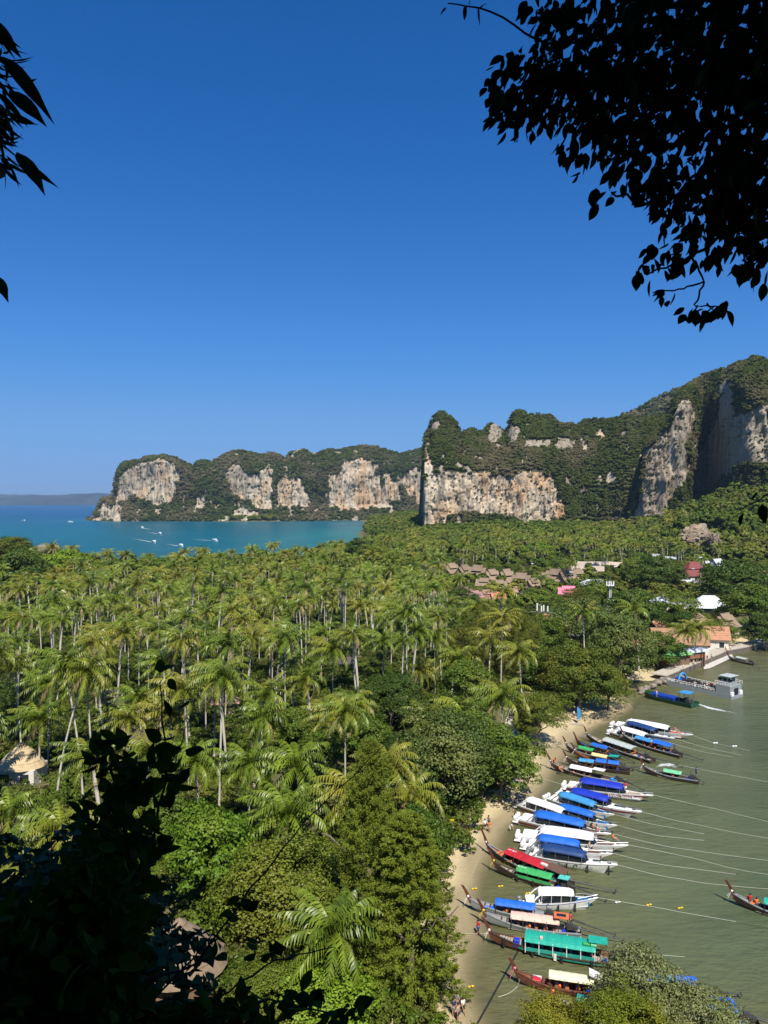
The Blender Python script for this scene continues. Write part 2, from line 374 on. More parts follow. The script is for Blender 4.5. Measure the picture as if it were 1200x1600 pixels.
def blur_noise(px, py, k): return k * fbm(np.stack([px / 9, py / 9, px * 0], -1), 3, 77)
VEG = {}
def massif(name, label, cat, cols, patches, grey, step, tb, wb, cb, nrows, disp, nclump, csize, seed, side_x=0.0, asstruct=False, vegmin=0.07, bits_at=0.33, allgrey=0.0):
    C = np.array(cols, float)      # px, ytop, ywalltop, ywallfoot, d
    px = np.arange(C[0, 0], C[-1, 0] + step, step); n = len(px)
    it = lambda k: np.interp(px, C[:, 0], C[:, k])
    yt, yw, yf, d = it(1), it(2), it(3), it(4)
    z_n = np.stack([px / 5, px * 0, px * 0], -1)
    yt = yt + 1.3 * fbm(z_n, 3, seed); yw = yw + 3.0 * fbm(z_n * 0.8, 3, seed + 1); yw = np.maximum(yw, yt + 2)
    yf = np.maximum(yf + 2.5 * fbm(z_n * 0.7, 3, seed + 2), yw + 2)
    X0 = (px - 600) / FPX * (d + 0.4 * (tb + wb))
    def zz(y, dd): return HC + (783 - y) * dd / FPX
    nt_, nw, nc, nb = nrows
    rows = []
    zf, zw, zt = zz(yf, d + tb), zz(yw, d + tb + wb), zz(yt, d + tb + wb + cb)
    def put(a_z, b_z, a_b, b_b, cnt, e=1.0, last=False):
        for k in range(cnt + (1 if last else 0)):
            s = k / cnt; rows.append((a_z + (b_z - a_z) * s ** e, a_b + (b_b - a_b) * s, s))
    o = np.ones(n)
    put(-4 * o, zf, 0 * o, tb * o, nt_); put(zf, zw, tb * o, (tb + wb) * o, nw); put(zw, zt, (tb + wb) * o, (tb + wb + cb) * o, nc, 0.75)
    put(zt, zt * 0.8, (tb + wb + cb) * o, (tb + wb + cb + 60) * o, 4, 1.6); put(zt * 0.8, -4 * o, (tb + wb + cb + 60) * o, (tb + wb + cb + 200) * o, nb, 1, True)
    Z = np.stack([r[0] for r in rows]); B = np.stack([r[1] for r in rows]); Y = d[None, :] + B; nf = nt_ + nw + nc; X = (px[None, :] - 600) / FPX * (d[None, :] + B); X[nf + 1:] = X[nf]
    amp = np.ones(len(rows)); amp[:2] = 0.2
    P = np.stack([X, Y * 0.6, Z], -1)
    big = fbm(P / (disp * 6), 3, seed + 5); mid = fbm(P / (disp * 1.7), 4, seed + 6, 0.6)
    fl = fbm(np.stack([X / (disp * 0.55), Y / (disp * 2), Z / (disp * 4)], -1), 3, seed + 7)
    wallw = np.zeros(len(rows)); wallw[nt_:nt_ + nw] = 1.0
    rid = 1 - np.abs(mid) * 2
    Y = Y + amp[:, None] * (big * disp * 1.3 + (1 - wallw[:, None] * 0.5) * mid * disp * 0.9 + wallw[:, None] * (fl * disp * 1.25 + rid * disp * 0.25))
    X = X + amp[:, None] * mid * disp * 0.25
    Vv = np.stack([X, Y, Z], -1)
    qx, qy = project(Vv)
    jx, jy = qx + blur_noise(qx, qy, 5), qy + blur_noise(qx + 50, qy, 5)
    rock = np.zeros(qx.shape)
    for pg in patches: rock = np.maximum(rock, inpoly(jx, jy, pg))
    gy = np.zeros(qx.shape)
    for pg in grey: gy = np.maximum(gy, inpoly(jx, jy, pg))
    bits = (fbm(P * np.array([1, 1, .7]) / (disp * 2.0) + 77, 3, seed + 15, 0.6) > bits_at); rock = np.where((rock < .5) & bits, 1.0, rock); gy = np.where(bits & (gy < .5) & (rock > .5), 1.0, gy); gy = np.maximum(gy, allgrey)
    rock[-nb - 4:] = 0
    # caves and hollows in the bare rock: real recesses
    cv = fbm(P * np.array([1, 1, .5]) / (disp * 2.2) + 40, 4, seed + 9, 0.6)
    dz = rock * (np.clip(cv - 0.34, 0, 1) * disp * 2.6 + np.clip(fbm(P * np.array([1, 1, 2.6]) / (disp * 2.4) + 9, 3, seed + 12) - 0.25, 0, 1) * disp * 1.0)
    Vv[..., 1] += dz
    me = np_mesh(name, Vv.reshape(-1, 3), grid_faces(len(rows), n), M['limestone'], smooth=False, attrs={'rock': rock.ravel(), 'grey': gy.ravel()})
    ob = link(bpy.data.objects.new(name, me)); kind(ob, 'structure')
    # plants on ledges, slopes and the crest
    hi = nt_ + nw + nc + 4
    r_i = rng.integers(1, hi, nclump * 3); c_i = rng.integers(0, n - 1, nclump * 3)
    keep = rng.random(nclump * 3) > np.where(rock[r_i, c_i] > 0.5, 1 - vegmin, 0.0)
    r_i, c_i = r_i[keep][:nclump], c_i[keep][:nclump]
    q = Vv[r_i, c_i] * 0.5 + Vv[np.minimum(r_i + 1, hi), c_i + 1] * 0.5
    s = csize * rng.uniform(0.55, 1.35, len(q)) * np.where(rock[r_i, c_i] > 0.5, 0.45, 1.0)
    q[:, 1] -= s * 0.1; q[:, 2] += s * 0.15
    VEG.setdefault('cliff', []).append(np.concatenate([q, s[:, None]], 1))
    return ob

L_sky = [(137,811),(141,807),(150,803),(156,790),(160,780),(170,778),(177,776),(179,752),(182,737),(190,727),(198,722),(210,720),(216,722),(224,715),(238,714),(252,712),(266,714),(276,717),(290,724),(303,729),(308,722),(316,719),(334,722),(345,715),(356,708),(370,704),(388,707),(400,709),(410,712),(418,708),(428,708),(436,712),(446,715),(454,708),(464,703),(474,702),(484,706),(500,709),(508,704),(520,702),(533,703),(545,700),(560,697),(576,696),(588,699),(603,704),(615,708),(628,709),(640,706),(652,703),(668,700),(700,698),(760,700)]
def colsL():
    o = []
    for x, yt in L_sky:
        yw = yt + 9 if x < 300 else yt + 26
        if 420 < x < 500: yw = 745
        if 520 < x < 592: yw = 722
        if x < 178: yw = max(yt + 3, 785)
        yf = 788 if x > 178 else 808
        d = np.interp(x, [137, 180, 300, 480, 560, 760], [1830, 1760, 1730, 1760, 1830, 1900])
        o.append((x, yt, yw, yf, d))
    return o
L_rock = [[(182,785),(184,745),(200,735),(225,720),(250,716),(272,722),(283,745),(275,760),(273,780),(245,792),(225,782),(210,778),(195,784)],
  [(155,814),(155,785),(170,787),(185,797),(190,814)],[(136,815),(140,803),(155,808),(158,815)],[(283,772),(292,774),(288,792)],[(303,776),(316,778),(322,770),(322,795),(305,796)],[(322,780),(332,786),(328,795)],
  [(350,742),(362,728),(376,727),(388,740),(400,740),(426,732),(424,796),(402,798),(392,782),(362,776)],
  [(429,798),(431,752),(448,745),(470,748),(474,768),(487,785),(482,801),(466,790),(440,794)],
  [(511,792),(511,738),(530,745),(536,724),(568,716),(589,728),(593,760),(612,790),(618,797),(580,794),(540,798)],
  [(596,746),(608,738),(614,752),(628,768),(627,786),(604,788)],[(631,742),(640,735),(652,737),(648,768),(634,776)],[(645,786),(650,750),(664,725),(668,790)],
  [(366,812),(368,796),(390,798),(405,806),(425,808),(428,816),(370,816)],[(340,815),(342,806),(356,806),(358,815)]]
massif('headland', '', '', colsL(), L_rock, [[(352,742),(352,720),(392,720),(396,770),(356,776)],[(180,770),(185,730),(240,712),(262,740),(240,760)]],
       1.15, 45, 12, 85, (12, 34, 22, 6), 9.0, 9000, 4.6, 41, vegmin=0.16, allgrey=0.42)
M_sky = [(661,812),(661.5,700),(663,683),(666,677),(673,668),(675,656),(679,648),(686,644),(694,646),(703,651),(710,659),(716,669),(720,680),(723,684),(726,675),(732,671),(740,670),(746,676),(754,674),(762,666),(770,661),(778,663),(785,671),(791,677),(795,665),(800,652),(806,643),(815,642),(824,647),(832,650),(845,649),(856,648),(864,654),(870,661),(880,665),(890,662),(900,664),(915,656),(935,655),(952,656),(964,652),(980,650),(1000,652),(1030,650),(1060,652)]
def colsM():
    o = []
    for x, yt in M_sky:
        yw = max(yt + 3, 742) if x < 880 else np.interp(x, [880, 900, 1060], [755, 770, 780])
        yf = np.interp(x, [661, 700, 800, 880, 900, 1060], [816, 812, 812, 808, 800, 800])
        d = np.interp(x, [661, 663, 700, 800, 870, 900, 940, 985, 1060], [900, 855, 850, 845, 850, 860, 845, 800, 790])
        o.append((x, yt, yw, yf, d))
    return o
M_rock = [[(660,822),(663,700),(672,705),(678,744),(700,741),(730,744),(760,734),(778,746),(800,744),(830,736),(850,744),(862,742),(871,760),(874,774),(888,806),(870,812),(850,822),(825,824),(800,812),(770,806),(735,803),(712,804),(692,822)],
  [(757,690),(762,670),(770,662),(780,664),(786,674),(780,688),(768,694)],[(793,685),(797,664),(810,665),(812,680),(803,690)],[(815,700),(822,684),(862,688),(858,702)],[(864,702),(870,684),(900,690),(896,704)],
  [(675,672),(680,658),(690,660),(688,674)],[(945,745),(958,735),(962,750),(955,762)],[(905,690),(912,686),(920,700),(912,706)],[(930,675),(940,670),(948,684),(938,690)]]
massif('limestone_cliff', '', '', colsM(), M_rock, [[(757,690),(762,660),(790,664),(780,694)],[(790,690),(797,660),(815,660),(812,690)],[(810,704),(822,680),(902,684),(898,706)],[(672,676),(678,656),(694,656),(690,676)]],
       1.25, 22, 7, 95, (7, 44, 34, 5), 5.0, 14000, 2.7, 52, vegmin=0.05)
R_sky = [(985,790),(995,775),(1003,745),(1006,712),(1012,690),(1022,678),(1034,665),(1044,650),(1052,640),(1058,618),(1066,607),(1078,600),(1090,592),(1098,586),(1112,582),(1124,577),(1134,579),(1144,570),(1154,567),(1163,564),(1174,559),(1184,561),(1192,566),(1202,567),(1240,572),(1300,590),(1400,610)]
def colsR():
    o = []
    for x, yt in R_sky:
        yw = np.interp(x, [985, 1006, 1030, 1060, 1080, 1100, 1130, 1150, 1200, 1400], [792, 720, 690, 640, 640, 640, 612, 600, 640, 660])
        yw = max(yw, yt + 3)
        yf = np.interp(x, [985, 1010, 1060, 1100, 1400], [806, 806, 792, 776, 740])
        d = np.interp(x, [985, 1006, 1040, 1072, 1086, 1100, 1150, 1170, 1200, 1400], [775, 745, 730, 722, 780, 812, 690, 668, 660, 640])
        o.append((x, yt, yw, yf, d))
    return o
R_rock = [[(985,812),(1002,775),(1008,704),(1028,690),(1046,668),(1054,650),(1062,626),(1078,622),(1084,650),(1080,672),(1070,690),(1076,740),(1062,765),(1034,806)],
  [(1078,765),(1090,712),(1108,680),(1122,645),(1128,598),(1142,596),(1148,655),(1176,640),(1204,630),(1260,650),(1260,735),(1195,728),(1160,722),(1100,772)]]
R_grey = [[(1000,812),(1000,700),(1040,690),(1045,812)],[(1085,780),(1100,700),(1125,640),(1128,590),(1146,590),(1150,700),(1130,760)],[(1005,800),(1008,740),(1030,720),(1030,770),(1020,800)],[(1150,720),(1150,640),(1180,640),(1175,730)]]
massif('mountain_wall', '', '', colsR(), R_rock, R_grey, 1.3, 18, 10, 80, (6, 44, 28, 5), 8.0, 10500, 2.5, 63, vegmin=0.20, allgrey=0.80)
F_sky = [(900,668),(940,664),(965,654),(985,645),(1005,636),(1018,627),(1035,619),(1050,611),(1062,606),(1100,600),(1180,590)]
massif('far_ridge', '', '', [(x, y, y + 30, y + 60, 1500) for x, y in F_sky], [], [], 2.0, 60, 60, 60, (6, 10, 14, 4), 9.0, 1600, 6.5, 71)

# distant islands on the horizon: rounded ridges with a back side
def island(name, cols, d, depth, seed):
    px = np.arange(cols[0][0], cols[-1][0], 3.0); C = np.array(cols)
    top = HC + (783 - np.interp(px, C[:, 0], C[:, 1])) * d / FPX
    top = np.maximum(top, 0) * (1 + 0.12 * fbm(np.stack([px / 18, px * 0, px * 0], -1), 4, seed))
    ph = np.linspace(0, math.pi, 9)
    V = []
    for a in ph: V.append(np.stack([(px - 600) / FPX * d, d + depth * 0.5 * (1 - math.cos(a)) + px * 0, -8 + (top + 8) * math.sin(a) ** 0.6], -1))
    me = np_mesh(name, np.concatenate(V), grid_faces(9, len(px)), M['hazed_island_scrub'], smooth=True)
    return kind(link(bpy.data.objects.new(name, me)), 'structure')
mat('hazed_island_scrub', (0.022, 0.042, 0.060), 0.95, 0.4, 0.004)  # blue of the distant haze is put into the scrub colour
island('distant_island', [(-120,776),(-20,778),(0,774),(30,773),(60,774),(95,771),(120,770),(150,770),(190,772),(230,776),(300,780)], 9000, 1200, 5)
island('distant_island', [(-260,770),(-120,768),(-30,772),(40,773),(90,773),(180,776),(260,779)], 13000, 1600, 6)
# ------------------------------------------------------------------ the air: thin haze round everything built
def box_mesh(name, lo, hi, m):
    bm = bmesh.new(); bmesh.ops.create_cube(bm, size=1); 
    for v in bm.verts: v.co = Vector([lo[i] + (v.co[i] + .5) * (hi[i] - lo[i]) for i in range(3)])
    me = bpy.data.meshes.new(name); bm.to_mesh(me); bm.free(); me.materials.append(m); return me
m = bpy.data.materials.new('haze'); m.use_nodes = True; t = m.node_tree; t.nodes.clear()
pv = t.nodes.new('ShaderNodeVolumePrincipled'); pv.inputs['Density'].default_value = 0.000045; pv.inputs['Color'].default_value = (0.50, 0.74, 1.0, 1); pv.inputs['Anisotropy'].default_value = 0.1
o_ = t.nodes.new('ShaderNodeOutputMaterial'); t.links.new(pv.outputs[0], o_.inputs['Volume'])
kind(link(bpy.data.objects.new('haze', box_mesh('haze', (-30500, -600, -9), (9500, 43000, 420), m))), 'stuff')
# ------------------------------------------------------------------ plant parts
def unit(v): return v / np.maximum(np.linalg.norm(v, axis=-1, keepdims=True), 1e-9)
def leaves(pos, nrm, ln, wd, droop=0.0, rs=None, up=None):
    """rhombic leaves: pos (n,3), nrm = facing direction"""
    rs = rs or rng; n = len(pos)
    t = rs.normal(size=(n, 3))
    if up is not None: t = t * 0.35 + up
    t = unit(np.cross(np.cross(nrm, t), nrm)); t[:, 2] -= droop; t = unit(t); b = unit(np.cross(nrm, t))
    ln = np.asarray(ln).reshape(-1, 1) * np.ones((n, 1)); wd = np.asarray(wd).reshape(-1, 1) * np.ones((n, 1))
    fold = nrm * wd * 0.25
    V = np.stack([pos - t * ln * .5, pos + b * wd * .5 + t * ln * 0.05 + fold, pos + t * ln * .5, pos - b * wd * .5 + t * ln * 0.05 + fold], 1).reshape(-1, 3)
    i = np.arange(n) * 4
    return V, np.stack([i, i + 1, i + 2, i + 3], 1)
def tube(pts, rad, seg=6):
    pts = np.asarray(pts, float); n = len(pts); rad = np.ones(n) * rad if np.isscalar(rad) else np.asarray(rad)
    tg = unit(np.gradient(pts, axis=0)); ref = np.array([0.0, 0, 1]) if abs(tg[0][2]) < 0.9 else np.array([1.0, 0, 0])
    V = []
    for k in range(n):
        a = unit(np.cross(tg[k], ref)); b = np.cross(tg[k], a)
        th = np.arange(seg) / seg * 2 * math.pi
        V.append(pts[k] + rad[k] * (np.cos(th)[:, None] * a + np.sin(th)[:, None] * b))
    F = []
    for k in range(n - 1):
        for j in range(seg): F.append([k * seg + j, k * seg + (j + 1) % seg, (k + 1) * seg + (j + 1) % seg, (k + 1) * seg + j])
    return np.concatenate(V), np.array(F)
def merge(parts):
    Vs, Fs, o = [], [], 0
    for V, F in parts: Vs.append(V); Fs.append(F + o); o += len(V)
    return np.concatenate(Vs), np.concatenate(Fs)

def frond(az, el, L, n=16, wind=0.35, rs=None, dead=False, two=True, ll=0.95):
    rs = rs or rng
    s = np.linspace(0, 1, n + 1)
    d = np.array([math.cos(az), math.sin(az), 0.0])
    ang = el - s ** 1.25 * (R(95) + (R(40) if dead else 0)) * rs.uniform(0.8, 1.15)
    step = L / n
    pts = np.zeros((n + 1, 3))
    for k in range(1, n + 1):
        dd = d * math.cos(ang[k]) + np.array([0, 0, math.sin(ang[k])]) + np.array([-wind, wind * 0.25, 0.06]) * s[k] ** 1.2 * 1.6
        pts[k] = pts[k - 1] + dd / np.linalg.norm(dd) * step
    rv, rf = tube(pts[::max(1, n // 6)], np.linspace(0.05, 0.012, len(pts[::max(1, n // 6)])), 3)
    tg = unit(np.gradient(pts, axis=0)); side = unit(np.cross(tg, np.array([0, 0, 1.0]) + 0.3 * d)); upv = np.cross(side, tg)
    V, F = [], []
    o = 0
    w = L / n * 0.55
    for k in range(1, n + 1):
        f = math.sin(math.pi * min(1, (k / n) * 0.93 + 0.10)) ** 0.6 * ll
        for sg in (-1, 1):
            dr = rs.uniform(0.45, 1.0)
            dirv = unit((side[k] * sg * 0.85 + tg[k] * 0.55 + np.array([0, 0, -dr]) + np.array([-wind, 0, 0]) * 0.8 + rs.normal(size=3) * 0.09)[None])[0]
            a = pts[k] - tg[k] * w; b = pts[k] + tg[k] * w * 0.6
            if two:
                mid = pts[k] + dirv * f * 0.55 + np.array([0, 0, 0.10 * f]); tip = pts[k] + dirv * f + np.array([0, 0, -0.22 * f])
                V += [a, b, mid + tg[k] * w * 0.55, mid - tg[k] * w * 0.55, tip]; F += [[o, o + 1, o + 2, o + 3], [o + 3, o + 2, o + 4, o + 4]]; o += 5
            else:
                V += [a, b, pts[k] + dirv * f]; F += [[o, o + 1, o + 2, o + 2]]; o += 3
    V = np.array(V); F = np.array(F)
    tri = F[F[:, 2] == F[:, 3]][:, :3]; quad = F[F[:, 2] != F[:, 3]]
    V2 = np.concatenate([rv, V]); k0 = len(rv)
    return V2, np.concatenate([rf, quad + k0]) if len(quad) else rf, tri + k0
def frond_set(rs, near):
    """list of (V, quads, tris, dead) making one crown"""
    out = []; nf = rs.integers(26, 31) if near else 24
    for k in range(nf):
        az = k * 2.399 + rs.uniform(-.25, .25); lev = k / nf
        el = R(78) - lev * R(95) + R(rs.uniform(-8, 8))
        dead = k >= nf - 2
        out.append((*frond(az, el, rs.uniform(5.0, 6.2) * (0.8 if lev < 0.12 else 1), 19 if near else 12, rs.uniform(.22, .42), rs, dead, near, 1.0 if near else 1.15), dead))
    return out
def join_fronds(fs):
    Vs, Q, T, mi_q, mi_t, o = [], [], [], [], [], 0
    for V, q, t_, dead in fs:
        Vs.append(V); Q.append(q + o); T.append(t_ + o); mi_q += [int(dead)] * len(q); mi_t += [int(dead)] * len(t_); o += len(V)
    return np.concatenate(Vs), [np.concatenate(Q), np.concatenate(T)], mi_q + mi_t
def nuts_mesh():
    bm = bmesh.new()
    for k in range(9):
        a = k * 2.4; r = 0.22 + 0.1 * (k % 3)
        bmesh.ops.create_icosphere(bm, subdivisions=1, radius=0.13, matrix=Matrix.Translation((r * math.cos(a), r * math.sin(a), -0.35 - 0.12 * (k % 4))))
    me = bpy.data.meshes.new('coconut_cluster'); bm.to_mesh(me); bm.free(); me.materials.append(M['coconut']); return me
NUTS = nuts_mesh()
def trunk_mesh(name, bend, h, r0, r1, m, seg=7, n=9, rs=None, swell=True):
    s = np.linspace(0, 1, n)
    pts = np.stack([bend[0] * s ** 1.6, bend[1] * s ** 1.6, h * s], -1)
    rad = r0 + (r1 - r0) * s; 
    if swell: rad[0] *= 1.7
    V, F = tube(pts, rad, seg); return np_mesh(name, V, F, m, smooth=True)

# crown variants
FR_NEAR = []      # list of crowns, each a list of meshes (one per frond)
for v in range(4):
    rs = np.random.default_rng(100 + v)
    cr = []
    for V, q, t_, dead in frond_set(rs, True):
        cr.append(np_mesh('frond', V, [q, t_], M['dry_frond'] if dead else M['palm_leaf']))
    FR_NEAR.append(cr)
FR_MID = []
for v in range(9):
    rs = np.random.default_rng(200 + v); V, F, mi = join_fronds(frond_set(rs, False))
    FR_MID.append(np_mesh('palm_crown', V, F, [M['palm_leaf'], M['dry_frond']], mi))
TRUNKS = [(b, trunk_mesh('trunk', b, 1.0, 0.16, 0.11, M['palm_bark'])) for b in [(0, 0), (.6, .2), (-.7, .3), (1.3, -.4), (-1.5, .2), (.2, -.8)]]

def palm(x, y, h, near, label, group, lean=None, scale=1.0, nm='coconut_palm'):
    z = ground_z(x, y) - 0.15
    root = empty(nm, (x, y, z), rnd.uniform(0, 0.5), label, 'palm tree', group)
    if lean is None:
        b, me = TRUNKS[rnd.randrange(6)]; t_ = link(bpy.data.objects.new('trunk', me), root); t_.scale = (1, 1, h)
    else:
        b = lean; t_ = link(bpy.data.objects.new('trunk', trunk_mesh('trunk', b, h, 0.18, 0.12, M['palm_bark'])), root)
    top = (b[0], b[1], h)
    if near:
        for me in FR_NEAR[rnd.randrange(4)]:
            f = link(bpy.data.objects.new('frond', me), root); f.location = top; f.scale = (scale,) * 3
        c_ = link(bpy.data.objects.new('coconut_cluster', NUTS), root); c_.location = top
    else:
        f = link(bpy.data.objects.new('crown', FR_MID[rnd.randrange(9)]), root); f.location = top; k_ = scale * rnd.uniform(.78, 1.2); f.scale = (k_, k_, k_ * rnd.uniform(.8, 1.2)); f.rotation_euler = (rnd.uniform(-.18, .18), rnd.uniform(-.18, .18), rnd.uniform(-.9, .9))
    return root

def crown_mesh(name, m, ncl, nl, ls, rs, shape='round', fill=0.15):
    """crown of radius about 1: leaf clumps over an uneven dome, gaps between them"""
    P, Nn, S = [], [], []
    for k in range(ncl):
        u = unit(rs.normal(size=(1, 3)))[0]
        if u[2] < -0.35: u[2] = abs(u[2])
        lob = 1 + 0.22 * float(vn(np.array([u * 2.1 + 7.3]), ncl)[0]) + 0.08 * rs.normal()
        rr = (rs.uniform(0.2, 0.75) if rs.random() < fill else rs.uniform(0.76, 0.95)) * lob
        c_ = u * rr; cr = rs.uniform(0.13, 0.24) * (0.8 if rr < .7 else 1)
        q = unit(rs.normal(size=(nl, 3))); q[:, 2] = np.where(q[:, 2] < -0.3, -q[:, 2], q[:, 2])
        pr = cr * rs.uniform(0.72, 1.1, (nl, 1))
        pos = c_ + q * pr * np.array([1.15, 1.15, 0.8])
        P.append(pos); Nn.append(unit(q * 0.7 + u * 0.5 + rs.normal(size=(nl, 3)) * 0.45)); S.append(ls * rs.uniform(0.6, 1.35, nl))
    P, Nn, S = np.concatenate(P), np.concatenate(Nn), np.concatenate(S)
    V, F = leaves(P, Nn, S * 1.35, S * 0.85, 0.25, rs)
    return np_mesh(name, V, F, m)
def needle_crown(name, rs, tall, nb, nl):
    """casuarina: plumes of fine drooping sprays, dark gaps between"""
    P, T, S = [], [], []
    zs = 0.45 if tall else 1.0
    for k in range(nb):
        s = (k + rs.uniform(0, 1)) / nb; z = -0.98 + 1.95 * s; az = rs.uniform(0, 6.28)
        prof = ((1 - s) ** 0.52 + 0.03) if tall else math.sqrt(max(0, 1 - z * z * 0.9))
        prof *= 1 + 0.25 * float(vn(np.array([[math.cos(az) * 1.7, math.sin(az) * 1.7, z * 4]]), 3)[0])
        rr = prof * rs.uniform(0.45, 1.05)
        pl = rs.uniform(0.16, 0.30) * (0.6 + 0.6 * prof)
        ax = unit(np.array([[math.cos(az) - 0.45, math.sin(az), rs.uniform(0.2, 0.9)]]))[0]
        q = rs.random(nl)
        p = np.array([math.cos(az) * rr, math.sin(az) * rr, z]) + ax * np.array([1, 1, zs]) * (q[:, None] - 0.6) * pl + rs.normal(size=(nl, 3)) * np.array([1, 1, zs]) * pl * 0.20 * (1.15 - q[:, None])
        P.append(p); T.append(unit(ax * 0.6 + rs.normal(size=(nl, 3)) * 0.5 + np.array([-0.1, 0, -0.35])) * np.array([1, 1, zs])); S.append(rs.uniform(.022, .055, nl))
    P, T, S = np.concatenate(P), np.concatenate(T), np.concatenate(S)
    n_ = len(P); b = unit(np.cross(T, rs.normal(size=(n_, 3)))) * np.array([1, 1, zs])
    S = S[:, None]; wd = S * 0.20
    V = np.stack([P - b * wd, P + b * wd, P + T * S], 1).reshape(-1, 3); i = np.arange(n_) * 3
    return np_mesh(name, V, np.stack([i, i + 1, i + 2], 1), M['needle_leaf'])
CROWN = {
 'round': [crown_mesh('crown', M['tree_leaf'], 110, 95, 0.050, np.random.default_rng(300 + k)) for k in range(4)],
 'fine': [crown_mesh('crown', M['tree_leaf'], 170, 120, 0.036, np.random.default_rng(320 + k)) for k in range(3)],
 'needle': [needle_crown('crown', np.random.default_rng(340 + k), False, 330, 110) for k in range(2)],
 'needle_tall': [needle_crown('crown', np.random.default_rng(350 + k), True, 900, 150) for k in range(1)],
 'silver': [crown_mesh('crown', M['silver_leaf'], 150, 110, 0.036, np.random.default_rng(325 + k)) for k in range(2)],
 'low': [crown_mesh('crown', M['tree_leaf'], 42, 40, 0.11, np.random.default_rng(360 + k)) for k in range(4)],
}
def limb_mesh(name, h, r, m, seed, spread):
    rs = np.random.default_rng(seed); parts = []
    s = np.linspace(0, 1, 6); pts = np.stack([0.12 * h * s ** 2 * rs.normal(), 0.12 * h * s ** 2 * rs.normal(), h * s], -1) if False else np.stack([0.1 * h * s ** 2, -0.06 * h * s ** 2, h * s], -1)
    parts.append(tube(pts, np.linspace(r, r * .45, 6), 7))
    for k in range(7):
        a = k * 2.4 + rs.uniform(-.4, .4); s0 = rs.uniform(.45, .9); b = pts[int(s0 * 5)]
        t_ = np.linspace(0, 1, 5)
        q = b + np.stack([np.cos(a) * spread * t_, np.sin(a) * spread * t_, h * .45 * t_ ** 0.8], -1) + rs.normal(size=(5, 3)) * 0.02 * h
        q[0] = b; parts.append(tube(q, np.linspace(r * .45, r * .1, 5), 5))
    V, F = merge(parts); return np_mesh(name, V, F, m, smooth=True)
LIMBS = [limb_mesh('trunk', 1.0, 0.055, M['bark'], 400 + k, 0.55) for k in range(3)]
def tree(x, y, zc, rx, rz, typ, tint, label, group=None, cat='tree', nm='broadleaf_tree', rzz=None, ry=None):
    """zc: height of the crown's centre above the sea"""
    g = ground_z(x, y) - 0.2
    root = empty(nm, (x, y, g), 0, label, cat, group)
    zc = max(zc, g + rz * 0.75)
    t_ = link(bpy.data.objects.new('trunk', LIMBS[rnd.randrange(3)]), root)
    H = (zc - g) + 0.1 * rz; t_.scale = (max(H, rx) * .9, max(H, rx) * .9, H)
    c_ = link(bpy.data.objects.new('crown', rnd.choice(CROWN[typ])), root)
    c_.location = (0, 0, zc - g); c_.scale = (rx, ry or rx * rnd.uniform(.9, 1.1), rz); c_.rotation_euler = (0, 0, rzz if rzz is not None else rnd.uniform(0, 6.28))
    c_.color = (*tint, 1)
    return root

# ------------------------------------------------------------------ masses too many to count, scattered by geometry nodes
LIB = {}
def gn_group(proto):
    ng = bpy.data.node_groups.new('scatter', 'GeometryNodeTree')
    ng.interface.new_socket('Geometry', in_out='INPUT', socket_type='NodeSocketGeometry'); ng.interface.new_socket('Geometry', in_out='OUTPUT', socket_type='NodeSocketGeometry')
    gi = ng.nodes.new('NodeGroupInput'); go = ng.nodes.new('NodeGroupOutput')
    ip = ng.nodes.new('GeometryNodeInstanceOnPoints'); oi = ng.nodes.new('GeometryNodeObjectInfo'); oi.inputs['Object'].default_value = proto
    oi.inputs['As Instance'].default_value = True
    a = ng.nodes.new('GeometryNodeInputNamedAttribute'); a.data_type = 'FLOAT_VECTOR'; a.inputs['Name'].default_value = 'sc'
    b = ng.nodes.new('GeometryNodeInputNamedAttribute'); b.data_type = 'FLOAT_VECTOR'; b.inputs['Name'].default_value = 'ro'
    ng.links.new(gi.outputs[0], ip.inputs['Points']); ng.links.new(oi.outputs['Geometry'], ip.inputs['Instance'])
    ng.links.new(a.outputs[0], ip.inputs['Scale']); ng.links.new(b.outputs[0], ip.inputs['Rotation']); ng.links.new(ip.outputs[0], go.inputs[0])
    return ng
def scatter(name, pts, sc, rot, mesh, label=None, cat=None):
    proto = bpy.data.objects.new(name + '_source', mesh)     # lives only in the file's data, never in the scene
    me = bpy.data.meshes.new(name); me.vertices.add(len(pts)); me.vertices.foreach_set('co', np.asarray(pts, np.float32).ravel())
    for k, a in (('sc', sc), ('ro', rot)):
        at = me.attributes.new(k, 'FLOAT_VECTOR', 'POINT'); at.data.foreach_set('vector', np.asarray(a, np.float32).ravel())
    o = link(bpy.data.objects.new(name, me)); kind(o, 'stuff')
    md = o.modifiers.new('scatter', 'NODES'); md.node_group = gn_group(proto)
    if label: tag(o, label, cat)
    return o
def blob(name, m, ncl, nl, ls, seed, flat=0.9):
    rs = np.random.default_rng(seed); return crown_mesh(name, m, ncl, nl, ls, rs, fill=0.1)

CL = [blob('shrub_clump', M['cliff_leaf'], 16, 13, 0.42, 500 + k) for k in range(3)]
q = np.concatenate(VEG['cliff'])
idx = rng.integers(0, 3, len(q))
for k in range(3):
    s = q[idx == k]
    scatter('cliff_scrub', s[:, :3], np.stack([s[:, 3], s[:, 3], s[:, 3] * rng.uniform(.6, 1.0, len(s))], -1), np.stack([s[:, 3] * 0, s[:, 3] * 0, rng.uniform(0, 6.28, len(s))], -1), CL[k],
            ['dark green scrub and small trees clinging to the limestone cliffs', 'scrub on the ledges and rounded crests of the cliffs', 'shrubs hanging over the rims of the cliffs'][k], 'scrub')
FARC = [blob('far_tree', M['far_leaf'], 26, 22, 0.26, 510 + k) for k in range(4)]
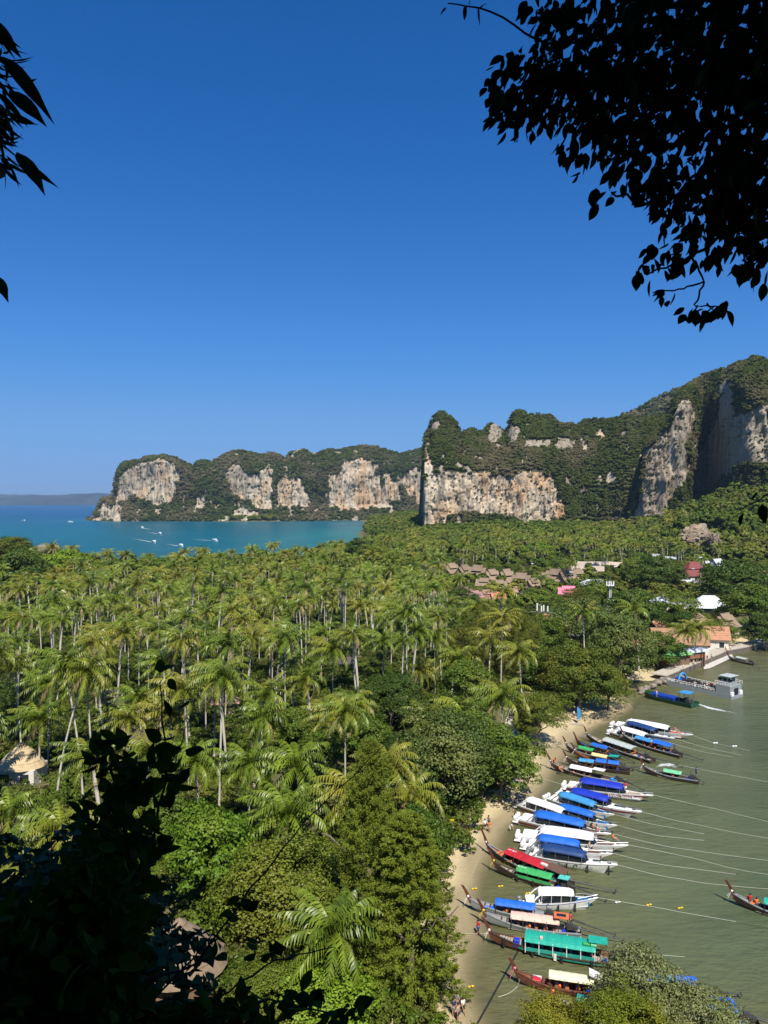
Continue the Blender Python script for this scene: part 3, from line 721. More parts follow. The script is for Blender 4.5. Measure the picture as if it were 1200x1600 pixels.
# ------------------------------------------------------------------ a small part builder
class PB:
    def __init__(s): s.V = []; s.F = []
    def add(s, V, F):
        o = len(s.V); s.V += [tuple(map(float, v)) for v in V]; s.F += [tuple(int(i) + o for i in f) for f in F]; return s
    def box(s, c, sz, rz=0.0, ry=0.0):
        cx, cy_, cz = c; a, b, h = sz[0] / 2, sz[1] / 2, sz[2] / 2
        m_ = Matrix.Rotation(rz, 3, 'Z') @ Matrix.Rotation(ry, 3, 'Y')
        V = [Vector(c) + m_ @ Vector((x, y, z)) for z in (-h, h) for x, y in ((-a, -b), (a, -b), (a, b), (-a, b))]
        return s.add(V, [(3, 2, 1, 0), (4, 5, 6, 7), (0, 1, 5, 4), (1, 2, 6, 5), (2, 3, 7, 6), (3, 0, 4, 7)])
    def tube(s, pts, r, seg=6):
        V, F = tube(pts, r, seg); n = len(pts); s.add(V, F)
        o = len(s.V) - n * seg; s.F.append(tuple(o + i for i in range(seg))[::-1]); s.F.append(tuple(o + (n - 1) * seg + i for i in range(seg))); return s
    def loft(s, secs, close=False, caps=True):
        n = len(secs[0]); V = [p for q in secs for p in q]; F = []
        for k in range(len(secs) - 1):
            for j in range(n if close else n - 1):
                j2 = (j + 1) % n; F.append((k * n + j, k * n + j2, (k + 1) * n + j2, (k + 1) * n + j))
        if caps: F.append(tuple(range(n))[::-1]); F.append(tuple((len(secs) - 1) * n + i for i in range(n)))
        return s.add(V, F)
    def ball(s, c, r, sub=1, sc=(1, 1, 1)):
        bm = bmesh.new(); bmesh.ops.create_icosphere(bm, subdivisions=sub, radius=1); bm.verts.ensure_lookup_table()
        V = [(c[0] + v.co.x * r * sc[0], c[1] + v.co.y * r * sc[1], c[2] + v.co.z * r * sc[2]) for v in bm.verts]
        F = [[v.index for v in f.verts] for f in bm.faces]; bm.free(); return s.add(V, F)
    def mesh(s, name, m, smooth=False, bevel=0.0):
        me = bpy.data.meshes.new(name); me.from_pydata(s.V, [], s.F)
        for q in (m if isinstance(m, (list, tuple)) else [m]): me.materials.append(q)
        if bevel:
            bm = bmesh.new(); bm.from_mesh(me); bmesh.ops.bevel(bm, geom=bm.edges[:], offset=bevel, segments=1, affect='EDGES'); bm.to_mesh(me); bm.free()
        me.update()
        if smooth: me.polygons.foreach_set('use_smooth', [True] * len(me.polygons))
        return me
    def obj(s, name, m, parent=None, smooth=False, bevel=0.0): return link(bpy.data.objects.new(name, s.mesh(name, m, smooth, bevel)), parent)

mat('gelcoat_white', (0.80, 0.80, 0.78), 0.22, 0.05, 1.5, coat=0.4)
mat('white_canvas', (0.80, 0.80, 0.80), 0.6, 0.05, 2, bmp=0.2, bscale=8)
mat('off_white', (0.70, 0.68, 0.62), 0.6, 0.1, 2)
mat('cream_canvas', (0.72, 0.68, 0.44), 0.65, 0.08, 2, bmp=0.2)
mat('yellow_canvas', (0.70, 0.55, 0.24), 0.7, 0.12, 2, bmp=0.2)
mat('pink_canvas', (0.70, 0.45, 0.36), 0.7, 0.15, 1.2, bmp=0.2, worn=(0.6, 0.5, 0.44))
mat('blue_canvas', (0.010, 0.125, 0.55), 0.65, 0.22, .7, bmp=0.35, bscale=5, worn=(0.03, 0.18, 0.60))
mat('royal_canvas', (0.006, 0.032, 0.42), 0.65, 0.25, .7, bmp=0.25, bscale=6)
mat('light_blue_canvas', (0.040, 0.26, 0.56), 0.65, 0.22, .7, bmp=0.25, bscale=6)
mat('navy_canvas', (0.010, 0.045, 0.16), 0.6, 0.15, 2, bmp=0.25, bscale=6)
mat('red_canvas', (0.46, 0.012, 0.022), 0.65, 0.25, .8, bmp=0.3)
mat('green_canvas', (0.04, 0.36, 0.10), 0.65, 0.22, .8, bmp=0.2)
mat('pale_green_canvas', (0.16, 0.50, 0.26), 0.6, 0.12, 2, bmp=0.2)
mat('teal_canvas', (0.010, 0.33, 0.24), 0.6, 0.12, 1.5, bmp=0.2, worn=(0.06, 0.40, 0.31))
mat('turquoise_canvas', (0.10, 0.50, 0.44), 0.6, 0.12, 2)
mat('grey_canvas', (0.42, 0.46, 0.44), 0.6, 0.15, 2, bmp=0.2)
mat('orange_canvas', (0.62, 0.15, 0.05), 0.6, 0.15, 2)
mat('brown_canvas', (0.13, 0.07, 0.045), 0.7, 0.15, 2)
mat('red_paint', (0.30, 0.012, 0.03), 0.3, 0.1, 2, coat=0.3)
mat('green_paint', (0.018, 0.075, 0.035), 0.4, 0.15, 2)
mat('blue_paint', (0.01, 0.05, 0.34), 0.4, 0.2, 2)
mat('teal_paint', (0.015, 0.30, 0.24), 0.5, 0.2, 2, worn=(0.25, 0.3, 0.25))
mat('hull_dark', (0.055, 0.038, 0.028), 0.6, 0.35, 3, worn=(0.16, 0.10, 0.06))
mat('hull_red_brown', (0.16, 0.055, 0.035), 0.55, 0.3, 3, worn=(0.30, 0.18, 0.12))
mat('hull_grey', (0.27, 0.30, 0.31), 0.5, 0.15, 2, worn=(0.36, 0.37, 0.36))
mat('varnished_wood', (0.33, 0.13, 0.04), 0.35, 0.25, 4, coat=0.3)
mat('prow_wood', (0.12, 0.035, 0.022), 0.4, 0.25, 5)
mat('grey_wood', (0.34, 0.30, 0.25), 0.8, 0.22, 4)
mat('tan_deck', (0.50, 0.40, 0.28), 0.7, 0.12, 4)
mat('brown_cushion', (0.17, 0.085, 0.05), 0.7, 0.15, 4)
mat('blue_cushion', (0.015, 0.17, 0.42), 0.6, 0.15, 4)
mat('dark_glass', (0.015, 0.020, 0.025), 0.08, 0.2, 2, spec=0.8)
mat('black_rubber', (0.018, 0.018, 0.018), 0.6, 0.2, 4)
mat('engine_metal', (0.10, 0.095, 0.09), 0.45, 0.5, 8, metal=0.5)
mat('steel', (0.55, 0.56, 0.57), 0.3, 0.1, 8, metal=0.8)
mat('engine_white', (0.72, 0.73, 0.74), 0.3, 0.08, 4)
mat('engine_grey', (0.16, 0.17, 0.18), 0.35, 0.1, 4)
mat('white_ribbon', (0.78, 0.74, 0.72), 0.7, 0.1, 9)
mat('pink_ribbon', (0.70, 0.18, 0.28), 0.7, 0.15, 9)
mat('yellow_ribbon', (0.72, 0.55, 0.08), 0.7, 0.15, 9)
mat('orange_vest', (0.72, 0.15, 0.03), 0.7, 0.15, 9)
mat('blue_drum', (0.015, 0.05, 0.48), 0.4, 0.1, 4)
mat('rope', (0.42, 0.44, 0.36), 0.9, 0.15, 4)
mat('red_plastic', (0.55, 0.03, 0.04), 0.4, 0.1, 4)
mat('gold_yellow', (0.75, 0.50, 0.02), 0.5, 0.1, 4)

def marks(groups, size, loc, rot, m, parent, seed=3):
    """lettering too blurred in the photograph to read: letter-sized strokes"""
    rs = random.Random(seed); q = PB(); x = 0; tot = sum(groups) * size * .62 + (len(groups) - 1) * size * .6
    for g in groups:
        for k in range(g):
            cx = x - tot / 2 + size * .3; st_ = rs.sample([(-.2, 0, .09, .8), (.2, 0, .09, .8), (0, .36, .45, .10), (0, 0, .40, .10), (0, -.36, .45, .10)], 3)
            for j, (a, b, w_, h_) in enumerate(st_): q.box((cx + a * size, b * size, .004 * j), (w_ * size, h_ * size, .012))
            x += size * .62
        x += size * .6
    o = q.obj('lettering', m, parent); o.location = loc; o.rotation_euler = rot; return o
def text_part(txt, size, loc, rot, m, parent, name='lettering', ext=0.004):
    cu = bpy.data.curves.new(name, 'FONT'); cu.body = txt; cu.size = size; cu.extrude = ext; cu.align_x = 'CENTER'; cu.align_y = 'CENTER'; cu.resolution_u = 2
    ob = bpy.data.objects.new(name, cu); dg = bpy.context.evaluated_depsgraph_get(); me = bpy.data.meshes.new_from_object(ob, depsgraph=dg); bpy.data.objects.remove(ob)
    me.name = name; me.materials.append(m) if not me.materials else None; me.materials[0] = m
    o = link(bpy.data.objects.new(name, me), parent); o.location = loc; o.rotation_euler = rot; return o

BLDG = []       # (x, y, radius) of buildings
# ------------------------------------------------------------------ buildings: the village on the isthmus, huts in the grove
mat('thatch_brown', (0.26, 0.19, 0.125), 0.95, 0.25, 1.2, bmp=0.6, bscale=9, objvar=.15)
mat('thatch_tan', (0.48, 0.37, 0.22), 0.95, 0.2, 1.2, bmp=0.6, bscale=9, objvar=.1)
mat('thatch_dark', (0.10, 0.080, 0.072), 0.95, 0.25, 1.2, bmp=0.6, bscale=9)
mat('roof_beige', (0.46, 0.38, 0.30), 0.9, 0.15, 1.2, bmp=.3, objvar=.12)
mat('roof_mauve', (0.34, 0.19, 0.17), 0.85, 0.15, 1.2, bmp=.3, objvar=.1)
mat('roof_terracotta', (0.42, 0.21, 0.12), 0.85, 0.15, 1.0, bmp=.3, objvar=.1)
mat('roof_brown', (0.33, 0.19, 0.105), 0.85, 0.15, 1.0, bmp=.3, objvar=.1)
mat('roof_orange', (0.50, 0.20, 0.11), 0.85, 0.15, 1.0)
mat('roof_maroon', (0.20, 0.045, 0.040), 0.7, 0.15, 1.0)
mat('roof_pink', (0.75, 0.20, 0.30), 0.6, 0.10, 1.0)
mat('roof_white', (0.68, 0.72, 0.77), 0.5, 0.08, 0.6)
mat('roof_grey', (0.50, 0.53, 0.55), 0.6, 0.10, 0.6)
mat('roof_green', (0.16, 0.40, 0.12), 0.8, 0.25, 1.5, worn=(0.26, 0.42, 0.18))
mat('plaster', (0.70, 0.66, 0.58), 0.8, 0.10, 1.5)
mat('plaster_tan', (0.52, 0.42, 0.30), 0.8, 0.15, 1.5)
mat('wood_wall', (0.20, 0.12, 0.075), 0.8, 0.2, 3)
mat('window_and_interior_dark', (0.025, 0.028, 0.030), 0.2, 0.2, 3)  # also walls that stand in for the shade inside open buildings
mat('concrete', (0.46, 0.41, 0.33), 0.9, 0.18, 0.8, bmp=.4, bscale=6, worn=(.33, .29, .24))
mat('wet_concrete', (0.14, 0.12, 0.09), 0.8, 0.3, 1.5, bmp=.4)
mat('paving', (0.50, 0.47, 0.42), 0.9, 0.12, 0.8, bmp=.2)
mat('boulder_rock', (0.22, 0.19, 0.15), 0.95, 0.35, 1.2, bmp=.6, bscale=4)

def roof_mesh(style, W, Dp, h, ov, courses=6):
    """W along x (ridge direction), Dp along y, eaves at z=0; stepped courses of thatch or tile, 12 cm thick at the eaves"""
    q = PB(); a, b = W / 2 + ov, Dp / 2 + ov
    if style == 'round':
        n = 20; secs = []
        for k in range(courses):
            t0, t1 = k / courses, (k + 1) / courses
            for t_, dz in ((t0, 0.0), (t1, 0.06)):
                r_ = 1 - t_; secs.append([(a * r_ * math.cos(u), b * r_ * math.sin(u), h * (t_ ** .80) + (0.10 if dz == 0 and k else 0)) for u in np.arange(n) / n * 2 * math.pi])
        q.loft(secs, close=True); return q
    if style == 'flat':
        q.box((0, 0, h * .5), (2 * a, 2 * b, max(.15, h))); return q
    rl = {'gable': a, 'hip': max(.05, a - b * .95), 'thai': a * 1.04}[style]
    for sg in (1, -1):
        secs = []
        for k in range(courses):
            for t_, up in ((k / courses, .07), ((k + 1) / courses, 0.0)):
                tt = t_; e = tt ** (.80 if style == 'thai' else 1.0)
                x_ = a + (rl - a) * tt; curve = 0.12 * h * ((abs(2 * tt - 1)) ** 2 - 1) if style == 'thai' else 0
                secs.append([(-x_, sg * b * (1 - tt), h * tt + curve + up), (0, sg * b * (1 - tt), h * tt + curve + up - (.06 * h if style == 'thai' else 0) * tt), (x_, sg * b * (1 - tt), h * tt + curve + up)])
        q.loft(secs, caps=False)
    if style == 'hip':
        for sg in (1, -1): q.add([(sg * a, -b, .0), (sg * a, b, .0), (sg * rl, 0, h)], [(0, 1, 2)])
    else:
        for sg in (1, -1): q.add([(sg * (a - ov * .8), -b + ov, .0), (sg * (a - ov * .8), b - ov, 0), (sg * (rl - ov * .8), 0, h - .15)], [(0, 1, 2)])
    q.box((0, 0, -.03), (2 * a * .985, 2 * b * .985, .06)); q.box((0, 0, h - .02), (2 * rl, .28, .14))
    return q
def house(px, py, wpx, hpx, style, roof, label, wall='plaster_tan', ratio=.75, rz=0.0, wallh=2.6, cat='house', grp=None, tiers=1, zlift=0.0, nwin=3, ov=.7, clear=1.0, z=None):
    """px, py: middle of the eaves line in the photograph"""
    g0 = 2.2
    for _ in range(3):
        c = G(px, py, g0 + wallh + zlift); g0 = ground_z(c.x, c.y)
    s_ = c.y / FPX; W = wpx * s_; H = hpx * s_ * 1.10; Dp = W * ratio
    root = empty('house' if cat == 'house' else cat.replace(' ', '_'), (c.x, c.y, g0 + zlift), rz, label, cat, grp)
    BLDG.append((c.x, c.y, max(W, Dp) * .55 * clear))
    wl = PB(); wl.box((0, 0, wallh / 2 - .3), (W - .2, Dp - .2, wallh + .6)); wo_ = wl.obj('wall', M[wall], root)
    rf_ = roof_mesh(style, W, Dp, H, ov); ro = rf_.obj('roof', M[roof], root); ro.location = (0, 0, wallh)
    if tiers > 1:
        r2 = roof_mesh(style, W * .62, Dp * .55, H * .62, .25); r2o = r2.obj('upper_roof', M[roof], root); r2o.location = (0, 0, wallh + H * .62)
    if nwin:
        for k in range(nwin):
            x = (k - (nwin - 1) / 2) * W / nwin
            w_ = PB(); w_.box((x, -Dp / 2 + .12, wallh * .52), (min(1.4, W / nwin * .5), .1, wallh * .5)); w_.obj('window' if k else 'door', M['window_and_interior_dark'], root)
    return root, W, Dp, H
TH = 'thatched cottages in the long row of the resort village'
rows = [(687,893,26,10,'leftmost thatched cottage of the long row'),(705,895,24,10,'second thatched cottage from the left of the long row'),(725,899,26,11,'third thatched cottage of the long row'),(747,901,26,12,'fourth thatched cottage of the long row'),
 (768,906,24,11,'fifth thatched cottage of the long row'),(791,909,26,13,'sixth thatched cottage of the long row, with a streaked roof'),(815,913,26,12,'seventh thatched cottage of the long row'),(833,918,22,10,'low thatched cottage beside the palm of the long row'),
 (850,913,24,12,'tall thatched cottage right of the middle of the long row'),(868,907,28,12,'broad thatched cottage above the pink roofed house'),(886,908,26,13,'dark thatched cottage behind the pink roofed house'),(901,905,24,11,'rightmost thatched cottage of the long row')]
for i, (x, y, w_, h_, l_) in enumerate(rows): house(x, y, w_, h_ * 1.15, 'thai', 'thatch_brown', l_, 'plaster_tan', .85, rnd.uniform(.5, .9) * (1 if i % 3 else -1), 2.4, grp=TH, tiers=2, nwin=1)
for x, y, w_, h_, r_, l_ in [(757,915,22,8,'thatch_brown','lower thatched cottage in front of the long row'),(780,918,20,8,'thatch_brown','small brown cottage in front of the fifth thatched one'),(798,925,16,7,'roof_mauve','small cottage between the long row and the round tree'),(725,931,20,9,'roof_mauve','left mauve roofed cottage'),(741,938,22,10,'roof_mauve','middle mauve roofed cottage'),(759,935,20,9,'roof_mauve','right mauve roofed cottage'),(778,935,18,7,'roof_orange','cottage with an orange red roof beside the mauve ones'),
    (733,950,16,6,'thatch_dark','dark roofed shelter below the mauve cottages')]:
    house(x, y, w_, h_ * 1.15, 'thai', r_, l_, 'plaster_tan', .8, rnd.uniform(-.5, .5), 2.4, tiers=2 if w_ > 17 else 1, nwin=1)
house(888, 929, 30, 10, 'gable', 'roof_pink', 'house with a bright pink roof below the thatched row', 'plaster', .7, -.1, 3.0, tiers=2)
house(928, 913, 42, 7, 'hip', 'roof_grey', 'long low building with a pale grey roof behind the telecom mast', 'plaster', .5, .1, 3.2, nwin=5, cat='building')
for x, y, w_, h_, l_ in [(902,892,16,7,'first beige roofed cottage of the far cluster'),(913,886,18,8,'second beige roofed cottage of the far cluster, with a palm in front'),(921,895,18,7,'front beige roofed cottage of the far cluster'),(931,885,16,7,'beige roofed cottage right of the middle of the far cluster'),(934,892,16,7,'low beige roofed cottage in the far cluster'),(949,884,14,6,'beige roofed cottage near the right of the far cluster'),(964,885,14,6,'beige roofed cottage right of the far cluster'),(981,887,12,5,'last small beige roofed cottage of the far cluster'),(968,890,14,5,'lower beige roofed cottage at the far right of the cluster')]:
    house(x, y, w_, h_, 'gable', 'roof_beige', l_, 'plaster_tan', .8, rnd.uniform(-.4, .4), 2.6, nwin=1, grp='beige roofed cottages of the far cluster')
house(1004, 875, 15, 5, 'flat', 'roof_white', 'small white flat roofed building left of the maroon roofed house', 'plaster', .5, .2, 4.0, cat='building', nwin=2)
house(1024, 869, 10, 3, 'flat', 'roof_white', 'tiny white building highest in the village', 'plaster', .6, 0, 3.0, cat='building', nwin=1)
house(1047, 873, 14, 3, 'gable', 'roof_grey', 'small pale roof between tall palms above the village', 'plaster', .6, 0, 2.6, nwin=1)
house(1084, 899, 44, 16, 'hip', 'roof_maroon', 'large house with a maroon hipped roof among tall palms', 'plaster', .7, .15, 4.0, tiers=2, nwin=4, cat='building')
house(1076, 910, 20, 3, 'flat', 'roof_white', 'white awning in front of the maroon roofed house', 'plaster', .5, .1, 2.6, nwin=2, cat='awning')
house(1106, 900, 24, 4, 'hip', 'roof_white', 'white roof right of the maroon roofed house', 'plaster', .6, .3, 3.0, nwin=2)
house(1120, 886, 22, 12, 'gable', 'roof_grey', 'white gabled house right of the maroon roofed one', 'plaster', .7, .7, 4.0, nwin=2)
house(1104, 884, 10, 7, 'gable', 'roof_white', 'narrow white gabled house behind the maroon roof', 'plaster', .8, .7, 3.5, nwin=1)
house(1188, 902, 26, 9, 'hip', 'roof_terracotta', 'brown hip roofed house at the right edge', 'plaster', .7, 0, 3.4, nwin=3, tiers=2)
house(1198, 915, 34, 7, 'gable', 'roof_grey', 'long grey roof cut by the right edge', 'plaster', .5, -.2, 3.0, nwin=2, cat='building')
house(1050, 942, 60, 12, 'hip', 'roof_white', 'left white roofed pavilion behind the palms', 'plaster', .55, .2, 3.4, nwin=4, cat='pavilion')
house(1107, 948, 54, 16, 'hip', 'roof_white', 'right white roofed pavilion, dark walls standing in for open shaded sides', 'window_and_interior_dark', .7, -.1, 4.2, nwin=0, cat='pavilion')
house(1024, 962, 24, 12, 'thai', 'thatch_brown', 'brown double gabled house between the round trees', 'plaster_tan', .9, .8, 3.0, tiers=2, nwin=1)
house(1027, 978, 14, 8, 'gable', 'roof_terracotta', 'narrow terracotta roof between the round trees', 'plaster_tan', 1.2, .2, 2.6, nwin=1)
house(880, 978, 54, 16, 'gable', 'roof_terracotta', 'terracotta roofed house beside the telecom antennas', 'plaster', .7, -.35, 3.5, nwin=3)
rp, W_, D_, H_ = house(892, 990, 30, 7, 'gable', 'roof_grey', 'building whose roof carries rows of dark solar panels', 'plaster', .9, -.3, 3.0, nwin=2, cat='building')
for i in range(6):
    for j in range(2):
        a = math.atan2(H_, D_ / 2 + .7); q = PB(); q.box(((i - 2.5) * W_ / 6.3, -D_ * .13 - (j - .0) * D_ * .25, 3.0 + H_ * .80 - j * H_ * .42 + .22), (W_ / 6.8, D_ * .24, .06)); 
        o = q.obj('solar_panel', M['dark_glass'], rp); me_ = o.data
        for v in me_.vertices: v.co.z += (v.co.y - (-D_ * .13 - j * D_ * .25)) * math.tan(a)
house(1060, 1003, 78, 20, 'gable', 'roof_brown', 'long restaurant with a brown shingle roof behind the two palms', 'plaster', .5, -.18, 3.6, nwin=5, cat='restaurant', clear=.8)
house(1114, 995, 40, 17, 'gable', 'roof_terracotta', 'restaurant with a broad terracotta roof and white posts on the quay side', 'plaster', .8, -.25, 3.6, tiers=1, nwin=2, cat='restaurant')
house(1132, 978, 34, 15, 'thai', 'thatch_brown', 'brown roofed house with three steep gables above the quay', 'plaster_tan', .9, .6, 3.2, tiers=2, nwin=1)
house(1090, 970, 26, 11, 'hip', 'thatch_brown', 'brown hip roofed house left of the three gabled one', 'plaster_tan', .8, .1, 3.2, nwin=2)
house(1109, 977, 30, 8, 'gable', 'roof_brown', 'low brown roof joining the houses above the quay', 'plaster_tan', .6, .1, 3.0, nwin=2)
house(1010, 1009, 38, 8, 'gable', 'roof_maroon', 'dark maroon shed roof left of the green roofed bar', 'wood_wall', .5, -.15, 2.8, nwin=2, cat='shed', clear=.7)
house(996, 1015, 22, 5, 'flat', 'roof_mauve', 'pink flat roof among the trees left of the bar', 'plaster', .7, -.1, 2.4, nwin=1, cat='shed', clear=.6)
# the beach bar: dark walls for the shaded open front, faded green roof, white canopy edge, orange sign
br, W_, D_, H_ = house(1050, 1021, 44, 11, 'hip', 'roof_green', 'beach bar with a faded green roof and dark open front', 'wood_wall', .7, .42, 4.2, nwin=0, cat='beach bar', clear=.8)
b2, W2, D2, H2 = house(1080, 1018, 50, 3, 'flat', 'roof_white', 'long white awning and dark bar front with an orange sign', 'window_and_interior_dark', .22, .42, 4.4, nwin=0, cat='beach bar', clear=.8)
for k in range(11): PB().box(((k - 5) * W2 / 11.5, -D2 / 2 - .1, 2.1), (.22, .22, 4.2)).obj('post', M['wood_wall'], b2)
q = PB(); q.box((0.5, -D2 / 2 - .45, 3.3), (W2 * .52, .12, 1.2)); q.obj('sign_board', M['wood_wall'], b2)
text_queue = (b2, W2, D2)
# bay of huts by the beach path
house(833, 1088, 26, 6, 'gable', 'thatch_tan', 'tan roofed beach hut behind the lone sea almond tree', 'wood_wall', .6, -.1, 2.4, nwin=1, cat='beach hut')
house(850, 1092, 16, 8, 'gable', 'roof_maroon', 'brown roofed beach hut right of the tan roofed one', 'wood_wall', .8, -.6, 2.4, nwin=1, cat='beach hut')
house(812, 1092, 18, 5, 'gable', 'thatch_brown', 'hut with dark walls for its shaded opening, at the end of the sandy path', 'window_and_interior_dark', .6, 0, 2.4, nwin=0, cat='beach hut')
house(858, 1096, 17, 7, 'round', 'thatch_tan', 'round thatched parasol hut by the beach trees', 'wood_wall', 1.0, 0, 2.2, nwin=0, cat='beach hut')
# bungalows in the grove
house(34, 1196, 62, 34, 'round', 'thatch_tan', 'round tan thatched bungalow at the left edge', 'plaster', .8, 0, 2.6, nwin=2, cat='bungalow', ov=.6)
house(192, 1122, 40, 26, 'thai', 'thatch_dark', 'dark pitched bungalow roof in the left middle of the grove', 'plaster_tan', .8, .9, 2.8, nwin=1, cat='bungalow', tiers=2)
house(225, 1166, 46, 22, 'thai', 'thatch_dark', 'dark bungalow with a pink gable front below the taller dark roof', 'roof_mauve', .9, -.5, 2.6, nwin=1, cat='bungalow')
house(322, 1052, 46, 14, 'thai', 'thatch_tan', 'tan thatched bungalow in the upper left clearing', 'plaster_tan', .8, .3, 2.6, nwin=1, cat='bungalow')
house(281, 1066, 24, 10, 'round', 'thatch_tan', 'small round tan hut left of the upper clearing bungalow', 'plaster_tan', 1.0, 0, 2.4, nwin=0, cat='bungalow')
house(352, 1096, 34, 12, 'hip', 'roof_mauve', 'grey mauve hipped roof under the palms', 'plaster_tan', .8, .2, 2.4, nwin=1, cat='bungalow')
house(172, 1086, 30, 9, 'hip', 'thatch_brown', 'brown bungalow roof behind the dark pitched ones', 'plaster_tan', .8, .4, 2.4, nwin=1, cat='bungalow')
house(398, 995, 24, 8, 'thai', 'thatch_dark', 'small dark roof between palms at the middle left', 'plaster_tan', .8, .3, 2.4, nwin=1, cat='bungalow')
house(536, 1035, 22, 9, 'thai', 'thatch_dark', 'small dark roof in the middle of the grove', 'plaster_tan', .8, -.3, 2.4, nwin=1, cat='bungalow')
house(280, 1505, 125, 66, 'round', 'thatch_brown', 'big round shingled roof at the bottom left behind dark foreground twigs', 'wood_wall', .9, 0, 2.6, nwin=0, cat='bungalow', ov=.8, clear=1.1)
house(600, 872, 12, 3, 'flat', 'roof_white', 'lone white building near the west bay shore', 'plaster', .8, 0, 5.5, nwin=1, cat='building')
house(602, 888, 16, 4, 'hip', 'roof_grey', 'grey roof just below the lone white building', 'plaster', .8, 0, 3.0, nwin=1)

# the quay: wall blocks with a walkway on top, step by step along the shore
def along(poly, step):
    out = []; 
    for k in range(len(poly) - 1):
        a, b = Vector(poly[k]), Vector(poly[k + 1]); n = max(1, int((b - a).length / step))
        for j in range(n): out.append((a.lerp(b, j / n), a.lerp(b, (j + 1) / n)))
    return out
QP = [gp(1040,1066), gp(1076,1050.5), gp(1137,1024.5), gp(1168,1018.5), gp(1200,1009.5), gp(1290,985.5)]
qroot = empty('quay_wall', (QP[0][0], QP[0][1], 0), 0, 'low pale concrete quay and walkway along the right shore', 'quay')
bl = along([Vector(q) for q in QP], 3.2); o0 = Vector((QP[0][0], QP[0][1]))
for a, b in bl:
    c = (a + b) / 2 - o0; d_ = b - a; rz = math.atan2(d_.y, d_.x); nrm = Vector((-d_.y, d_.x)).normalized()
    q = PB(); q.box((0, 0, 0), (d_.length - .04, .9, 2.3), 0); o = q.obj('wall_block', M['wet_concrete'], qroot); o.location = (c.x + nrm.x * .3, c.y + nrm.y * .3, .35); o.rotation_euler = (0, 0, rz)
    q = PB(); q.box((0, 0, 0), (d_.length - .02, 4.2, .22), 0); o = q.obj('walkway_slab', M['concrete'], qroot); o.location = (c.x + nrm.x * 1.9, c.y + nrm.y * 1.9, 1.62 + .02 * rnd.random()); o.rotation_euler = (0, 0, rz)
mat('path_sand', (0.50, 0.45, 0.38), 0.95, 0.1, 1.0, bmp=.2)
def sheet(name, pts, m_, z, kd='structure'):
    c = [G(x, y, 1.8) for x, y in pts]; V = [(p.x, p.y, 0) for p in c]; n = len(V)
    # fine strip so the sheet follows the ground
    cx = sum(v[0] for v in V) / n; cy_ = sum(v[1] for v in V) / n; Vs, F = [(cx, cy_, 0)], []
    for r_ in (.33, .66, 1.0):
        for v in V: Vs.append((cx + (v[0] - cx) * r_, cy_ + (v[1] - cy_) * r_, 0))
    for j in range(n): F.append((0, 1 + j, 1 + (j + 1) % n))
    for r_ in (0, 1):
        for j in range(n): F.append((1 + r_ * n + j, 1 + (r_ + 1) * n + j, 1 + (r_ + 1) * n + (j + 1) % n, 1 + r_ * n + (j + 1) % n))
    A = np.array(Vs); A[:, 2] = height(A[:, 0], A[:, 1]) + z
    me = bpy.data.meshes.new(name); me.from_pydata([tuple(v) for v in A], [], F); me.materials.append(m_); o = link(bpy.data.objects.new(name, me)); kind(o, kd); return o
sheet('path', [(776,1162),(800,1100),(812,1096),(830,1098),(815,1120),(808,1145),(796,1165)], M['path_sand'], .25)
sheet('paved_square', [(1100,1036),(1096,1012),(1112,1004),(1142,1012),(1146,1018),(1110,1034)], M['paving'], .25)
# boulders between the beach and the quay
bm_ = []
for k in range(4):
    bm = bmesh.new(); bmesh.ops.create_icosphere(bm, subdivisions=2, radius=1)
    P = np.array([v.co[:] for v in bm.verts]); dsp = 1 + .28 * fbm(P * 1.3 + k * 9, 3, 5 + k)
    for v, q_ in zip(bm.verts, dsp): v.co *= q_; v.co.z *= .7
    me = bpy.data.meshes.new('boulder'); bm.to_mesh(me); bm.free(); me.materials.append(M['boulder_rock']); bm_.append(me)
NTH = ['first','second','third','fourth','fifth','sixth','seventh','eighth','ninth','tenth','eleventh','twelfth'] + [f'{k}th' for k in range(13, 40)]
for k in range(26):
    t_ = k / 25; a = Vector(gp(1000, 1086)); b = Vector(gp(1044, 1066)); p = a.lerp(b, t_) + Vector((rnd.uniform(-.6, .6), rnd.uniform(.2, 2.2)))
    o = link(bpy.data.objects.new('boulder', bm_[k % 4])); r_ = rnd.uniform(.5, 1.1); o.location = (p.x, p.y, .35 + rnd.uniform(0, .5)); o.scale = (r_, r_ * .8, r_); o.rotation_euler = (0, 0, rnd.uniform(0, 6))
    tag(o, 'brown boulder of the rough bank, ' + NTH[k] + ' from its left end towards the quay', 'boulder', 'boulders along the rough bank')
# telecom mast, roof antennas, poles
c = G(953, 972, 2); root = empty('telecom_mast', (c.x, c.y, ground_z(c.x, c.y)), 0, 'white telecom mast with two equipment platforms rising above the trees', 'mast')
top = D(953, 908, c.y).z - ground_z(c.x, c.y); s_ = c.y / FPX
q = PB()
for k in range(3): a = k * 2.094; q.tube([(.55 * math.cos(a), .55 * math.sin(a), 0), (.35 * math.cos(a), .35 * math.sin(a), top)], .10, 5)
for k in range(18):
    z = top * k / 18; q.tube([(.5, 0, z), (-.25, .43, z + top / 18)], .05, 4); q.tube([(-.25, .43, z), (-.25, -.43, z + top / 18)], .05, 4)
q.obj('lattice', M['white_canvas'], root)
q = PB(); q.box((0, 0, top - 1.6), (2.2, 2.2, .25)); 
for k in range(4): a = k * 1.57; q.box((1.3 * math.cos(a), 1.3 * math.sin(a), top - .9), (.35, .35, 1.6))
q.obj('upper_platform', M['white_canvas'], root)
